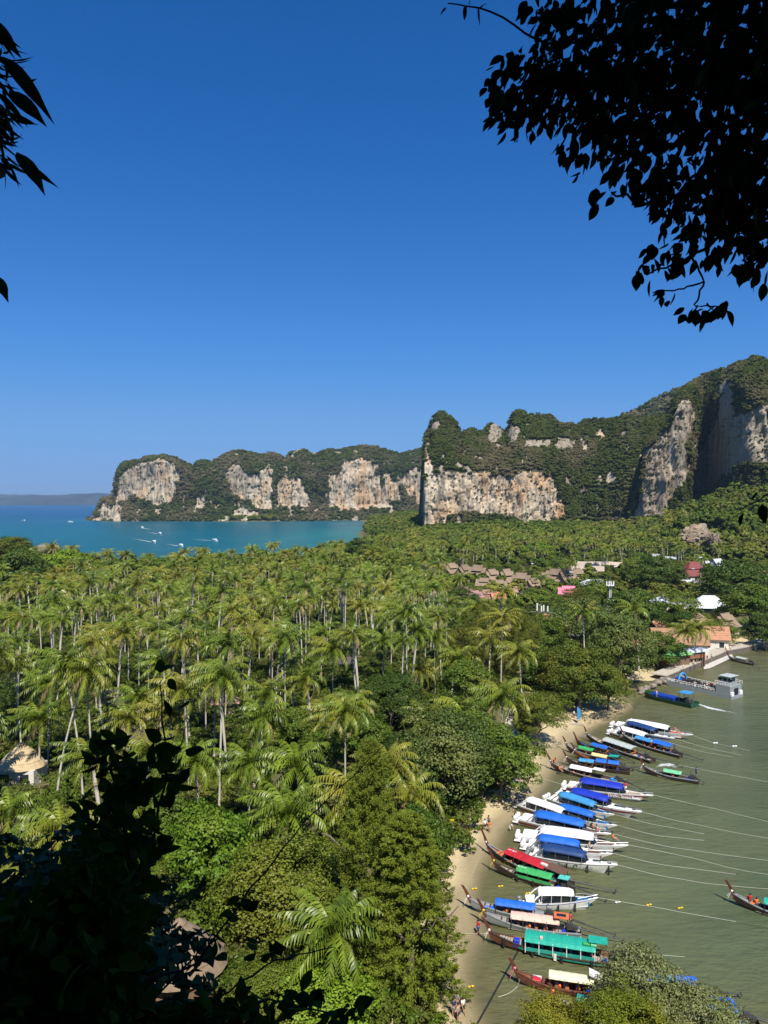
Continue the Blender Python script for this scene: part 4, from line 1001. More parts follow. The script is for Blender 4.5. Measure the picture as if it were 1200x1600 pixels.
zl = D(953, 948, c.y).z - ground_z(c.x, c.y); q = PB(); q.box((0, 0, zl), (3.6, 3.0, 1.8)); q.box((-.3, -1, zl + 2.2), (2.2, .4, 1.6)); q.obj('equipment_platform', M['roof_white'], root)
PB().tube([(0, 0, top), (0, 0, top + 2)], .06, 5).obj('lightning_rod', M['steel'], root)
c = D(848, 992, 200); g = ground_z(c.x, c.y); root = empty('antenna_array', (c.x, c.y, g), 0, 'cluster of white panel antennas on grey poles among the casuarinas', 'antenna')
zt = D(848, 953, 200).z - g; q = PB()
for dx in (-1.6, 0.2, 2.4): q.tube([(dx, 0, 0), (dx, 0, zt + .5)], .06, 5)
q.tube([(-3.4, 0, zt - .4), (3.6, 0, zt - .9)], .045, 5); q.obj('poles', M['engine_grey'], root)
for dx, dz, h_ in ((-1.6, .8, 2.5), (-.4, .3, 1.9), (.2, .5, 2.1), (1.3, .3, 1.9), (-2.6, -4.4, 1.2), (3.2, -4.9, 1.2)): PB().box((dx, -.2, zt + dz), (.36, .2, h_ * .85)).obj('panel_antenna', M['gelcoat_white'] if 'gelcoat_white' in M else M['roof_white'], root, bevel=.08)
for x, yt, yb, l_ in [(1083,888,920,'white street lamp in front of the maroon roofed house'),(892,893,940,'thin white pole beside the pink roofed house'),(832,880,902,'thin pole above the thatched cottages'),(1094,870,945,'tall thin pole among the palms beside the white pavilion')]:
    c = G(x, yb, 2); g = ground_z(c.x, c.y); h_ = max(4, D(x, yt, c.y).z - g); root = empty('lamp_post', (c.x, c.y, g), 0, l_, 'lamp post')
    PB().tube([(0, 0, 0), (0, 0, h_)], .12, 5).obj('pole', M['steel'], root); PB().box((0, 0, h_ - .2), (1.6, .5, .3)).obj('lamp_head', M['roof_white'], root)
# small things on the upper beach
c = G(902, 1124, 1.2); g = ground_z(c.x, c.y); root = empty('beach_flag', (c.x, c.y, g), 0, 'tall blue feather flag standing on the upper beach', 'flag')
PB().tube([(0, 0, 0), (0, 0, 3.6)], .04, 5).obj('pole', M['steel'], root)
q = PB(); q.loft([[(-.05, 0, z), (w_, .05, z), (w_, .08, z), (-.05, .03, z)] for z, w_ in ((.9, .45), (1.5, .75), (2.4, .8), (3.1, .65), (3.6, .15))], close=True); q.obj('flag_cloth', M['light_blue_canvas'], root)
c = G(900, 1127, 1.0); o = PB().box((0, 0, .0), (3.2, .5, .10)).box((.2, .6, 0), (3.0, .45, .10)).obj('paddleboard', M['grey_wood'], None, bevel=.04); o.location = (c.x, c.y, ground_z(c.x, c.y) + .08); tag(o, 'long boards lying flat on the sand below the blue flag', 'board')
c = G(726, 1298, 1.5); g = ground_z(c.x, c.y); c2 = G(706, 1292, 1.5); root = empty('beach_sign', (c2.x, c2.y, ground_z(c2.x, c2.y)), 0, 'small yellow sign on a post under the beach tree', 'sign')
PB().tube([(0, 0, 0), (0, 0, 1.6)], .04, 5).obj('post', M['grey_wood'], root); PB().box((0, 0, 1.75), (.8, .05, .8)).obj('sign_board', M['gold_yellow'], root)
# boulder clearing, left knoll rock
c = D(73, 851, 372); root_ = link(bpy.data.objects.new('boulder', bm_[1])); root_.location = (c.x, c.y, c.z - 2.5); root_.scale = (6.5, 6, 4.5); tag(root_, 'big pale grey rock on the left knoll above the west bay', 'boulder')
# pale outcrop on the slope right of the village
for x, y, d, sx_, sz_, l_ in [(1090,838,556,11,8,'weathered pale limestone outcrop among trees above the village'),(1116,848,548,3.5,6,'small white limestone pillar right of the larger outcrop')]:
    c = D(x, y, d); bm = bmesh.new(); bmesh.ops.create_icosphere(bm, subdivisions=4, radius=1)
    P = np.array([v.co[:] for v in bm.verts]); dsp = 1 + .8 * fbm(P * np.array([2.6, 2.6, .9]) + 3, 5, 15, .6)
    for v, q_ in zip(bm.verts, dsp): v.co *= q_
    me = bpy.data.meshes.new('limestone_outcrop'); bm.to_mesh(me); bm.free(); me.materials.append(M['limestone'])
    at = me.attributes.new('rock', 'FLOAT', 'POINT'); at.data.foreach_set('value', [1.0] * len(me.vertices)); at = me.attributes.new('grey', 'FLOAT', 'POINT'); at.data.foreach_set('value', [.8] * len(me.vertices))
    o = link(bpy.data.objects.new('limestone_outcrop', me)); o.location = c; o.scale = (sx_, 8, sz_); tag(o, l_, 'rock')
# ------------------------------------------------------------------ where things must stay clear
CLEAR = []      # (px polygon on the ground) where no tree of the fill may stand
CLEAR.append([(700,1600),(690,1500),(690,1440),(700,1390),(725,1330),(745,1290),(800,1240),(820,1180),(860,1120),(930,1090),(1040,1020),(1200,1000),(1200,1700),(700,1700)])
CLEAR.append([(770,1120),(800,1100),(830,1120),(810,1160),(775,1165)])
def is_clear(x, y):
    px, py = project(np.array([x, y, 2.0]))
    for pg in CLEAR:
        if inpoly(np.array([px]), np.array([py]), pg)[0]: return False
    for bx, by, br in BLDG:
        if (x - bx) ** 2 + (y - by) ** 2 < br * br: return False
    return True
PLACED = []
def far_enough(x, y, r):
    for a, b, c in PLACED:
        if abs(a - x) < r + c and (a - x) ** 2 + (b - y) ** 2 < ((r + c) * 0.5) ** 2: return False
    return True

# ------------------------------------------------------------------ palms picked out one by one in the photograph: crown px, py, foot py (None: free), words
NEARP = [
 (62,1123,1222,None,'coconut palm right above the round tan thatched roof at the left edge'),
 (23,1040,1182,(-1.2,0,),'thin leaning coconut palm at the far left edge above the thatched roof'),
 (75,1067,1200,None,'coconut palm with a wide crown behind the left edge palm'),
 (103,1037,1258,(-2.6,0.5),'very tall leaning coconut palm at the left whose bare trunk runs down to the clearing'),
 (132,1050,1264,(4.2,0.6),'tall coconut palm with a strongly curved pale trunk at the left'),
 (163,987,1068,None,'slender coconut palm left of centre with bare pale trunk'),
 (222,1093,1182,None,'coconut palm standing just right of the dark pitched roofs'),
 (250,1037,1168,None,'tall coconut palm with a straight bare trunk above the grey roof'),
 (295,1077,1250,None,'tall coconut palm right of the dark foreground leaves with a long straight trunk'),
 (343,1057,1271,None,'tallest straight coconut palm of the left grove with a white trunk'),
 (370,997,1075,None,'twin coconut palm beside the thatched hut clearing'),
 (322,1010,1045,None,'leaning coconut palm over the upper thatched hut'),
 (278,1003,1070,(1.5,0),'coconut palm with slightly curved trunk left of the upper thatched hut'),
 (273,1113,1230,None,'low full coconut palm behind the dark foreground sprig'),
 (397,1120,1238,None,'broad coconut palm at the edge of the clearing with a thin trunk'),
 (404,1084,1197,None,'coconut palm with golden fronds beside the middle of the grove'),
 (430,1008,1114,None,'coconut palm with a long pale trunk in the middle of the grove'),
 (488,1060,1145,None,'wind blown coconut palm left of the central green trees'),
 (518,1120,1202,None,'coconut palm whose trunk shows between two round green trees'),
 (520,1016,1100,None,'large crowned coconut palm in the middle of the grove'),
 (556,1100,1175,None,'wind swept coconut palm with fronds hanging right over the central trees'),
 (540,1238,1305,None,'big coconut palm in the centre foreground with broad hanging fronds'),
 (470,1198,1270,None,'big coconut palm with swept fronds above the centre foreground'),
 (448,1268,1345,None,'very large pale wind blown coconut palm in the left centre foreground'),
 (515,1448,1590,None,'large pale coconut palm at the bottom centre among feathery trees'),
 (636,1240,1310,None,'drooping coconut palm behind the top of the feathery pine'),
 (660,1120,1180,None,'flattened coconut palm with horizontal fronds left of the grey green tree'),
 (724,1116,1180,None,'large drooping coconut palm behind the beach trees'),
 (784,1088,1168,None,'big wind blown coconut palm beside the sandy path'),
 (816,1020,1122,None,'tall coconut palm left of the beach bar roofs with a long thin trunk'),
 (744,948,1058,None,'slender tall coconut palm standing above the feathery trees'),
 (634,958,1104,(-.3,0),'very tall coconut palm with greyish crown at centre right'),
 (643,985,1100,None,'coconut palm twinned with the very tall greyish one'),
 (680,996,1094,None,'tall coconut palm right of the twin tall palms'),
 (598,1000,1075,None,'coconut palm left of the twin tall palms'),
 (560,1000,1070,(1.2,0),'slightly leaning golden coconut palm near the centre'),
 (652,1045,1095,None,'full coconut palm below the tall twin palms'),
 (705,1030,1094,None,'dark green coconut palm behind the big drooping palm'),
 (30,1330,1400,None,'broad green coconut palm at the lower left edge'),
 (95,1290,1360,None,'low coconut palm at the lower left beside the clearing'),
 (15,1270,1330,None,'coconut palm cut by the left edge of the view below the thatched roof'),
 (70,1400,1500,None,'dark shaded coconut palm at the lower left in the shadow of the hill'),
 (155,1300,1360,None,'small coconut palm behind the dark foreground bush'),
 (405,965,1040,None,'slender coconut palm in the upper middle grove'),
 (716,905,942,None,'coconut palm beside the pink roofed cottages'),
 (1066,985,1046,None,'left one of the two coconut palms over the beach bar'),
 (1083,982,1044,None,'right one of the two coconut palms over the beach bar'),
]
for cx, cy_, by, lean, lab in NEARP:
    b = G(cx, by, 2.0)
    for _ in range(3):
        z = ground_z(b.x, b.y); b = G(cx, by, z)
    top = D(cx, cy_, b.y); h = max(5.0, top.z - z)
    if lean: b.x -= lean[0]
    ln = None if not lean else (lean[0], lean[1] if len(lean) > 1 else 0)
    palm(b.x, b.y, h, b.y < 215, lab, 'coconut palms of the grove', ln, 1.15 if 'bottom centre' in lab else 1.35 if ('big' in lab or 'arge' in lab) else 1.1); PLACED.append((b.x, b.y, 5))

# ------------------------------------------------------------------ broadleaf and feathery trees picked out one by one
OLIVE, GREEN, BRIGHT, DARK, GREY, PINE, YEL = (1.15,1.02,.9), (1.05,1.1,1), (1.5,1.6,1.0), (.55,.66,.7), (1.2,1.1,2.0), (1.25,1.2,1), (1.75,1.35,.9)
NEART = [ # px, py, rx px, rz px, d, type, tint, label
 (697,1198,86,78,112,'fine',GREY,'large grey green fig tree with drooping branches behind the beach'),
 (782,1196,66,60,116,'round',GREEN,'bright green spreading tree hanging over the bend of the beach'),
 (730,1150,50,40,124,'round',GREEN,'green tree between the fig tree and the sandy path'),
 (838,1122,46,38,142,'fine',OLIVE,'rounded sea almond tree standing alone on the sand by the path'),
 (905,1070,62,60,163,'fine',OLIVE,'large olive green tree overhanging the beach in front of the bay'),
 (950,1085,36,38,168,'round',OLIVE,'olive green tree at the water edge in the corner of the bay'),
 (855,1065,45,42,172,'round',DARK,'dark green tree behind the beach huts'),
 (965,1020,58,62,190,'fine',GREY,'tall grey green tree rising behind the corner of the bay'),
 (905,1000,56,58,205,'fine',GREY,'large grey green tree left of the tallest bayside tree'),
 (1028,1034,40,32,208,'round',GREEN,'bright green tree beside the beach bar and moored barge'),
 (760,1002,52,60,185,'needle',PINE,'tall feathery casuarina left of the telecom antennas'),
 (812,1018,44,60,182,'needle',PINE,'feathery casuarina below the telecom antennas'),
 (725,1028,36,48,188,'needle',PINE,'feathery casuarina left of the taller ones'),
 (850,1010,40,45,195,'round',GREEN,'green tree in front of the solar panelled roof'),
 (990,968,45,40,252,'round',DARK,'dense dark round tree left of the restaurant roofs'),
 (1058,958,36,32,262,'round',GREEN,'round green tree in front of the white roofed pavilion'),
 (1150,925,58,46,300,'round',DARK,'large dark tree mass right of the white roofed pavilion'),
 (1172,975,46,40,262,'round',GREEN,'green tree above the quay at the right edge'),
 (1120,1000,38,22,240,'fine',OLIVE,'low olive tree leaning over the quay wall'),
 (1196,1000,30,34,236,'round',DARK,'dark tree at the right edge behind the quay'),
 (847,940,30,20,305,'round',GREEN,'round green tree left of the pink roofed house'),
 (921,938,20,14,308,'round',BRIGHT,'pale flowering tree below the pink roofed house'),
 (930,938,32,30,300,'round',GREEN,'green tree beside the telecom mast'),
 (900,960,34,28,280,'needle',PINE,'feathery tree left of the telecom mast'),
 (720,955,30,22,300,'round',DARK,'dark tree left of the small pink roofs'),
 (1030,905,40,34,360,'round',DARK,'dense tree left of the maroon roofed temple house'),
 (1000,890,26,24,385,'round',GREEN,'green tree behind the far cottages'),
 (842,880,30,16,560,'round',BRIGHT,'bright yellow green tree behind the long row of thatched cottages'),
 (300,922,32,20,335,'round',BRIGHT,'bright green dome shaped tree in the upper left grove'),
 (100,885,46,24,350,'round',BRIGHT,'bright green round tree at the upper left'),
 (35,905,50,45,300,'round',DARK,'dark green tree mass at the left edge'),
 (15,865,36,26,350,'fine',OLIVE,'olive tree on the left knoll above the west bay'),
 (610,1100,50,46,140,'fine',DARK,'dark green rounded tree right of the wind swept palm'),
 (575,1160,46,40,128,'round',GREEN,'green broad leaved tree in the centre of the grove'),
 (450,1145,46,40,132,'round',GREEN,'green broad leaved tree left of the centre of the grove'),
 (500,1180,40,36,120,'round',GREEN,'green broad leaved tree between the central palms'),
 (410,1170,36,30,126,'round',GREEN,'small green broad leaved tree beside the clearing'),
 (620,1190,36,40,116,'round',DARK,'dark tree between the fig tree and the central palms'),
 (655,1325,52,62,88,'round',GREEN,'bright green tree with open twigs leaning over the beach'),
 (330,1345,80,82,80,'round',BRIGHT,'glossy bright green large leaved tree in the left foreground'),
 (270,1300,50,52,88,'round',GREEN,'green tree behind the glossy large leaved one'),
 (440,1440,105,85,77,'fine',OLIVE,'wide olive green tree filling the bottom centre'),
 (420,1572,80,62,63,'fine',OLIVE,'olive green tree at the bottom edge right of the dark foreground bush'),
 (500,1575,80,60,62,'round',BRIGHT,'fresh green tree at the bottom edge under the pale palm'),
 (1000,1566,72,72,62,'silver',(1,1,1),'grey green flowering tree over the moored boats at the bottom right'),
 (1092,1612,70,62,60,'silver',(1,1,1),'lower grey green flowering tree at the bottom right corner'),
 (975,1612,70,52,57,'fine',YEL,'yellowish bush in front of the grey green flowering tree'),
 (860,1618,62,50,58,'fine',YEL,'olive yellow tree at the bottom edge by the water'),
 (520,930,40,24,310,'round',GREEN,'round green tree in the upper middle grove'),
 (590,880,32,28,420,'round',OLIVE,'olive tree near the west bay shore'),
 (560,860,22,18,470,'round',DARK,'dark tree above the west bay shore'),
 (640,905,40,24,360,'round',DARK,'dark tree left of the thatched cottages'),
 (30,1120,40,35,150,'round',DARK,'dark tree behind the left edge palms'),
 (180,1200,46,36,120,'round',GREEN,'green shrub like tree beside the dark pitched roofs'),
 (335,1235,40,30,112,'fine',(1.4,1.2,1.3),'pale sparse tree in the clearing'),
]
for cx, cy_, rx, rz, d, typ, tint, lab in NEART:
    c = D(cx, cy_, d); s = d / FPX
    tree(c.x, c.y, c.z, rx * s, rz * s, typ, tint, lab, nm='feathery_tree' if typ == 'needle' else 'broadleaf_tree'); PLACED.append((c.x, c.y, rx * s * 1.3))
# the two tall casuarinas of the centre foreground
for cx, top, bot, rx, d, lab in [(578,1232,1640,62,74,'tall narrow feathery casuarina with a pointed top in the centre foreground'), (640,1345,1680,74,70,'wide feathery casuarina beside the beach in the foreground')]:
    a, b = D(cx, top, d), D(cx, bot, d); s = d / FPX
    tree(a.x, a.y, (a.z + b.z) / 2, rx * s * 1.25, (a.z - b.z) / 2, 'needle_tall', (1.38, 1.5, .95), lab, nm='casuarina_tree'); PLACED.append((a.x, a.y, 6))

# ------------------------------------------------------------------ the rest of the grove
def zone_word(px):
    return 'far left' if px < 110 else 'left' if px < 240 else 'centre left' if px < 370 else 'centre' if px < 490 else 'centre right' if px < 620 else 'right'
def depth_word(d): return 'front' if d < 125 else 'lower middle' if d < 165 else 'middle' if d < 205 else 'upper middle' if d < 250 else 'back' if d < 300 else 'farthest'
cand = []
for _ in range(90000):
    d = math.sqrt(rnd.uniform(86 ** 2, 330 ** 2)); x = rnd.uniform(-.56, .40) * d
    cand.append((x, d))
def scatter_pick(n, rmin, ok, store, acc):
    for x, d in cand:
        if len(acc) >= n: break
        if ok(x, d) and far_enough(x, d, rmin) : 
            if is_clear(x, d): acc.append((x, d)); PLACED.append((x, d, rmin))
SD_cache = {}
def on_land(x, y, m=6): return float(signed(np.array([x]), np.array([y]))[0]) > m
def palm_ok(x, d):
    px, py = project(np.array([x, d, 3.0]))
    if px > 1000 or px < -40: return False
    if 860 < py < 1030 and px > 690: return rnd.random() < 0.05
    if px > 640 and py > 1100: return False
    return on_land(x, d)
LD = {'front': 'beside the clearings and broad green trees', 'middle': 'in the thick of the trees', 'back': 'behind the middle rows', 'farthest': 'against the shore of the west bay'}
pal = []; scatter_pick(255, 6.0, palm_ok, None, pal)
pal.sort(key=lambda q: q[1]); PL = []
ORD = ['first','second','third','fourth','fifth','sixth','seventh','eighth','ninth','tenth','eleventh','twelfth'] + [f'{k}th' for k in range(13, 90)]
for x, d in pal:
    px, _ = project(np.array([x, d, 15.0])); px = float(px)
    h = rnd.uniform(9, 14) if d < 115 else rnd.uniform(12, 21) if d < 240 else rnd.uniform(10.5, 18) if d < 320 else rnd.uniform(9, 15)
    dw, zw = depth_word(d), zone_word(px)
    PL.append((x, d, h, dw, zw, px))
for i, (x, d, h, dw, zw, px) in enumerate(PL):
    rk = sorted(q[5] for q in PL if q[3] == dw and q[4] == zw).index(px)
    palm(x, d, h, d < 140, f'coconut palm, {ORD[rk]} from the left in the {dw} rows, {zw}', 'coconut palms of the grove')
tre = []
def tree_ok(x, d):
    px, py = project(np.array([x, d, 3.0]))
    if px > 1240 or px < -60: return False
    return on_land(x, d, 8) and not (px > 690 and 1180 < py)
cand = [(rnd.uniform(-.56, .58) * d, d) for d in [math.sqrt(rnd.uniform(92 ** 2, 560 ** 2)) for _ in range(60000)]]
scatter_pick(235, 8.5, tree_ok, None, tre)
TL = []
TW = ['small green tree', 'olive green tree', 'dark green tree', 'fresh green tree']
for i, (x, d) in enumerate(sorted(tre, key=lambda q: q[1])):
    px, py = project(np.array([x, d, 6.0])); px = float(px)
    k = rnd.choices([0, 1, 2, 3], [4, 3, 3, 1])[0]; tint = [GREEN, OLIVE, DARK, BRIGHT][k]
    inpalm = px < 690 and d < 420
    village = px > 670 and 240 < d < 560
    rr = rnd.uniform(3.0, 4.6) if inpalm else rnd.uniform(2.4, 3.8) if village else rnd.uniform(4.2, 6.8)
    gz = ground_z(x, d); zc = gz + (rnd.uniform(2.6, 5.0) if inpalm else rnd.uniform(1.8, 3.2) if village else rnd.uniform(5.5, 9.0))
    place = 'among palms' if inpalm else ('among village roofs' if px >= 690 and d < 420 else 'below the cliffs')
    zw = zone_word(px) if px < 690 else ('centre right' if px < 900 else 'right edge' if px > 1060 else 'right')
    typ = rnd.choice(['round', 'round', 'fine']) if d < 220 else rnd.choice(['round', 'round', 'needle'])
    TL.append((x, d, zc, rr, rr * rnd.uniform(.75, 1.1), typ, tint, (TW[k], place, depth_word(d), zw), px))
for x, d, zc, rr, rz_, typ, tint, key, px in TL:
    same = sorted(q[8] for q in TL if q[7] == key); rk = same.index(px)
    tree(x, d, zc, rr, rz_, typ, tint, f'{key[0]} {key[1]}, {key[2]} rows, {key[3]}' + (f', {ORD[rk]} from the left' if len(same) > 1 else ''), 'green trees of the isthmus')

# ------------------------------------------------------------------ undergrowth, far woods, far palms: masses
def rand_pts(n, x0, x1, y0, y1, ok, persp=True):
    out = []
    y = np.sqrt(rng.uniform(y0 ** 2, y1 ** 2, n)) if persp else rng.uniform(y0, y1, n)
    x = rng.uniform(x0, x1, n) * (y if persp else 1)
    sd = signed(x, y); k = sd > ok; x, y, sd = x[k], y[k], sd[k]
    return x, y, height(x, y, sd)
def fill(name, n, x0, x1, y0, y1, margin, smin, smax, zoff, meshes, labels, flat=(.7, 1.0), hole=0.0, extra=None):
    x, y, z = rand_pts(n, x0, x1, y0, y1, margin)
    px, py = project(np.stack([x, y, z], -1)); k = np.ones(len(x), bool)
    for pg in CLEAR: k &= ~inpoly(px, py, pg)
    for bx, by, br in BLDG: k &= (x - bx) ** 2 + (y - by) ** 2 > (br * 0.85 + smin) ** 2
    if hole: k &= fbm(np.stack([x / 14, y / 14, x * 0], -1), 2, 91) > -hole
    if extra is not None: k &= extra(x, y, px, py)
    x, y, z = x[k], y[k], z[k]; s = rng.uniform(smin, smax, len(x)); ch = rng.integers(0, len(meshes), len(x))
    for j, me in enumerate(meshes):
        q = ch == j; sj = s[q]
        if not q.any(): continue
        scatter(name, np.stack([x[q], y[q], z[q] + zoff * sj], -1), np.stack([sj, sj, sj * rng.uniform(*flat, len(sj))], -1),
                np.stack([sj * 0, sj * 0, rng.uniform(0, 6.28, len(sj))], -1), me, labels[j % len(labels)], name.replace('_', ' '))
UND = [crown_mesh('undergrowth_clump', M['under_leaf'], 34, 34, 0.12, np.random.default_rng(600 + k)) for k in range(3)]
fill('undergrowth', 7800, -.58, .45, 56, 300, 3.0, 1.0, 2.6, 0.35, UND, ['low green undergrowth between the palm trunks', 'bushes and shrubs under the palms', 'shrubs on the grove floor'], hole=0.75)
fill('undergrowth', 5200, -.58, .58, 300, 620, 8, 1.4, 3.0, 0.4, FARC, ['dense far undergrowth below the woods'])
fill('woodland', 5600, -.10, .60, 400, 980, 10, 3.6, 6.6, 0.95, FARC, ['dense green wood at the foot of the cliffs'], flat=(.85, 1.25), extra=lambda x, y, px, py: (px < 660) | (y > 585) | ((px > 1130) & (y > 520)))
fill('woodland', 260, .05, .58, 300, 590, 10, 2.4, 4.2, 0.9, FARC, ['small trees standing between the village roofs'], flat=(.8, 1.15), extra=lambda x, y, px, py: px > 670)
fill('woodland', 2600, -.10, .12, 980, 1700, 12, 4.5, 8.0, 0.9, FARC, ['wood on the coast behind the first cliff'], flat=(.85, 1.2))
fill('woodland', 900, -.56, -.05, 330, 470, 10, 3.5, 5.5, 1.2, FARC, ['wood along the shore of the west bay'], flat=(.85, 1.25), extra=lambda x, y, px, py: (px < 130) | (y > 400))
fill('woodland', 2500, -.46, -.02, 1650, 1900, 12, 4.5, 8.0, 0.7, FARC, ['wood at the foot of the far headland'], flat=(.8, 1.2), extra=lambda x, y, px, py: (px < 490) | (y > 1860))
x, y, z = rand_pts(1900, -.50, .50, 280, 740, 12)
px, py = project(np.stack([x, y, z], -1)); k = (px < 1250) & ~((px > 690) & (y < 470) & (rng.random(len(x)) < .93)) & ~((px > 690) & (y < 560) & (rng.random(len(x)) < .6))
k &= ~((px > 1000) & (z > 24))
for bx, by, br in BLDG: k &= (x - bx) ** 2 + (y - by) ** 2 > (br * 1.0) ** 2
x, y, z = x[k][:600], y[k][:600], z[k][:600]
hh = rng.uniform(9, 16, len(x))
ch = rng.integers(0, 6, len(x))
for j in range(6):
    V, F, mi = join_fronds(frond_set(np.random.default_rng(700 + j), False)); V = V * [.85, .95, 1.0, 1.05, 1.12, 1.22][j] + np.array([0, 0, 14.0])
    tv, tf = tube([(0, 0, 0), (0.2, 0, 7), (0, 0, 14)], [0.24, 0.18, 0.14], 5)
    nq = len(tf); nv = len(V)
    me = np_mesh('far_palm', np.concatenate([V, tv]), [np.concatenate([F[0], tf + nv]), F[1]], [M['palm_leaf'], M['dry_frond'], M['palm_bark']], list(mi[:len(F[0])]) + [2] * nq + list(mi[len(F[0]):]))
    q = ch == j; s = hh[q] / 14
    scatter('palm_grove', np.stack([x[q], y[q], z[q] - 0.2], -1), np.stack([s * 0 + 1, s * 0 + 1, s], -1), np.stack([rng.uniform(-.06, .06, len(s)), rng.uniform(-.06, .06, len(s)), rng.uniform(-.8, .8, len(s))], -1), me, 'far coconut palms between the village and the cliffs, too many to count', 'palm grove')
def frame_of(bow, stern, zb, zs):
    a, b = G(*bow, zb), G(*stern, zs); v = Vector((a.x - b.x, a.y - b.y)); L = v.length
    return ((a.x + b.x) / 2, (a.y + b.y) / 2), math.atan2(v.y, v.x), L

# ------------------------------------------------------------------ speedboats
SPB = 'speedboats moored side by side along the beach'
def speedboat(bow, stern, label, canopy='blue_canvas', c0=.20, c1=.68, stripe=None, bowk='brown_cushion', closed=False, eng=3, engm='engine_white', text=None,
              ch=2.15, wide=.235, hard=False, fend=2, boot=None, group=SPB):
    (cx, cy_), rz, L = frame_of(bow, stern, 1.35, 0.8)
    root = empty('speedboat', (cx, cy_, -0.05), rz, label, 'speedboat', group)
    B = L * wide / 2
    T = np.linspace(0, 1, 22)
    hb = lambda t: B * (1 - max(0, t - .15) ** 2.6 * 1.49) if t < .98 else B * 0.04
    hbv = np.array([max(0.03, B * (1 - (max(0, (t - .22) / .78)) ** 1.75)) * (0.92 + 0.08 * min(1, t / .2)) for t in T])
    sh = 0.95 + 0.42 * T ** 2.2
    X = (T - .5) * L
    def sec(i, sgn=1):
        b, z, x = hbv[i], sh[i], X[i]; rk = L * 0.17 * T[i] ** 4
        return [(x - rk * 1.0, 0, -0.45 + 0.35 * T[i] ** 3), (x - rk * .88, b * .50, -0.12 + .30 * T[i] ** 3), (x - rk * .62, b * .84, 0.35 + .40 * T[i] ** 2), (x, b, z), (x, b * 1.015, z + .06)]
    h = PB()
    for sg in (1, -1):
        secs = [[(p[0], p[1] * sg, p[2]) for p in sec(i)] for i in range(len(T))]
        h.loft(secs, caps=False)
    h.add([(X[0], y * hbv[0], z) for y, z in ((-1, .98), (-.9, .3), (-.62, -.12), (0, -.45), (.62, -.12), (.9, .3), (1, .98))], [(0, 1, 2, 3, 4, 5, 6)])
    h.obj('hull', M['gelcoat_white'], root, True)
    inn = 0.74
    dk = PB(); i1 = 18
    for sg in (1, -1):
        dk.loft([[(X[i], hbv[i] * sg, sh[i] + .065), (X[i], hbv[i] * inn * sg, sh[i] + .085), (X[i], hbv[i] * inn * .97 * sg, 0.42 if not (closed and T[i] > c1) else sh[i] + .08)] for i in range(0, i1 + 1)], caps=False)
    s0 = i1 if not closed else int(c1 * 21) 
    dk.loft([[(X[i], y * hbv[i], sh[i] + .068 + 0.17 * (1 - y * y) * (1 if closed else .4)) for y in (-1, -.6, -.2, .2, .6, 1)] for i in range(s0, len(T))], caps=False)
    dk.obj('deck', M['gelcoat_white'], root, True)
    fl = PB(); fl.loft([[(X[i], -hbv[i] * .73, .43), (X[i], hbv[i] * .73, .43)] for i in range(0, s0 + 1)], caps=False); fl.obj('cockpit_floor', M['tan_deck' if bowk == 'tan_deck' else 'off_white'], root)
    if not closed:
        cu = PB(); j0, j1 = int(.74 * 21), 18
        for sg in (1, -1):
            cu.loft([[(X[i], hbv[i] * .72 * sg, .95 + .40 * T[i]), (X[i], hbv[i] * .45 * sg, .95 + .40 * T[i]), (X[i], hbv[i] * .45 * sg, .6)] for i in range(j0, j1 + 1)], caps=False)
        cu.box((X[18] - .05, 0, 0.95), (.5, hbv[18] * 1.3, .9)); cu.obj('bow_cushion', M[bowk], root)
        PB().loft([[(X[i], -hbv[i] * .735, sh[i] - .16), (X[i], hbv[i] * .735, sh[i] - .16)] for i in range(int((c1 + .05) * 21), 19)], caps=False).obj('bow_mat', M[bowk], root)
    else:
        j0, j1 = int((c1 + .10) * 21), 18
        PB().loft([[(X[i], y * hbv[i] * .40, sh[i] + .095 + .17 * (1 - (y * .40) ** 2)) for y in (-1, -.5, 0, .5, 1)] for i, k_ in [(i, 0) for i in range(j0, j1)]], caps=False).obj('deck_window', M['dark_glass'], root, True)
    PB().box((X[19], 0, sh[19] + .22), (.5, .35, .10)).obj('bow_hatch', M['dark_glass'], root, bevel=.02)
    # seats under the canopy
    st = PB(); x0, x1 = (c0 - .5) * L + .4, (c1 - .5) * L - .8
    for k in range(max(3, int((x1 - x0) / 0.95))):
        for sg in (1, -1): st.box((x0 + k * .95, sg * B * .40, .72), (.5, B * .5, .12)); st.box((x0 + k * .95 - .25, sg * B * .40, .98), (.1, B * .5, .45))
    st.obj('seats', M['off_white'], root)
    # windshield: raked dark glass at the front of the roof
    xa = (c1 - .5) * L; ia = int(c1 * 21); bw = hbv[ia]
    PB().loft([[(xa - .9, -bw * .66, ch + .0), (xa - .7, 0, ch + .22), (xa - .9, bw * .66, ch)], [(xa + .05, -bw * .72, 1.16), (xa + .5, 0, 1.26), (xa + .05, bw * .72, 1.16)]], caps=False).obj('windshield', M['dark_glass'], root)
    sw = PB()
    for sg in (1, -1): sw.loft([[((c0 + .04 - .5) * L, B * .88 * sg, 1.08), (xa + .15, bw * .80 * sg, 1.12)], [((c0 + .10 - .5) * L, B * .78 * sg, 1.62), (xa - .05, bw * .74 * sg, 1.70)]], caps=False)
    sw.obj('side_window', M['dark_glass'], root)
    # canopy: arched, rounded ends, 6 cm thick
    xa0, xa1 = (c0 - .5) * L, xa; cv, cvb = [], []; nn_ = 11
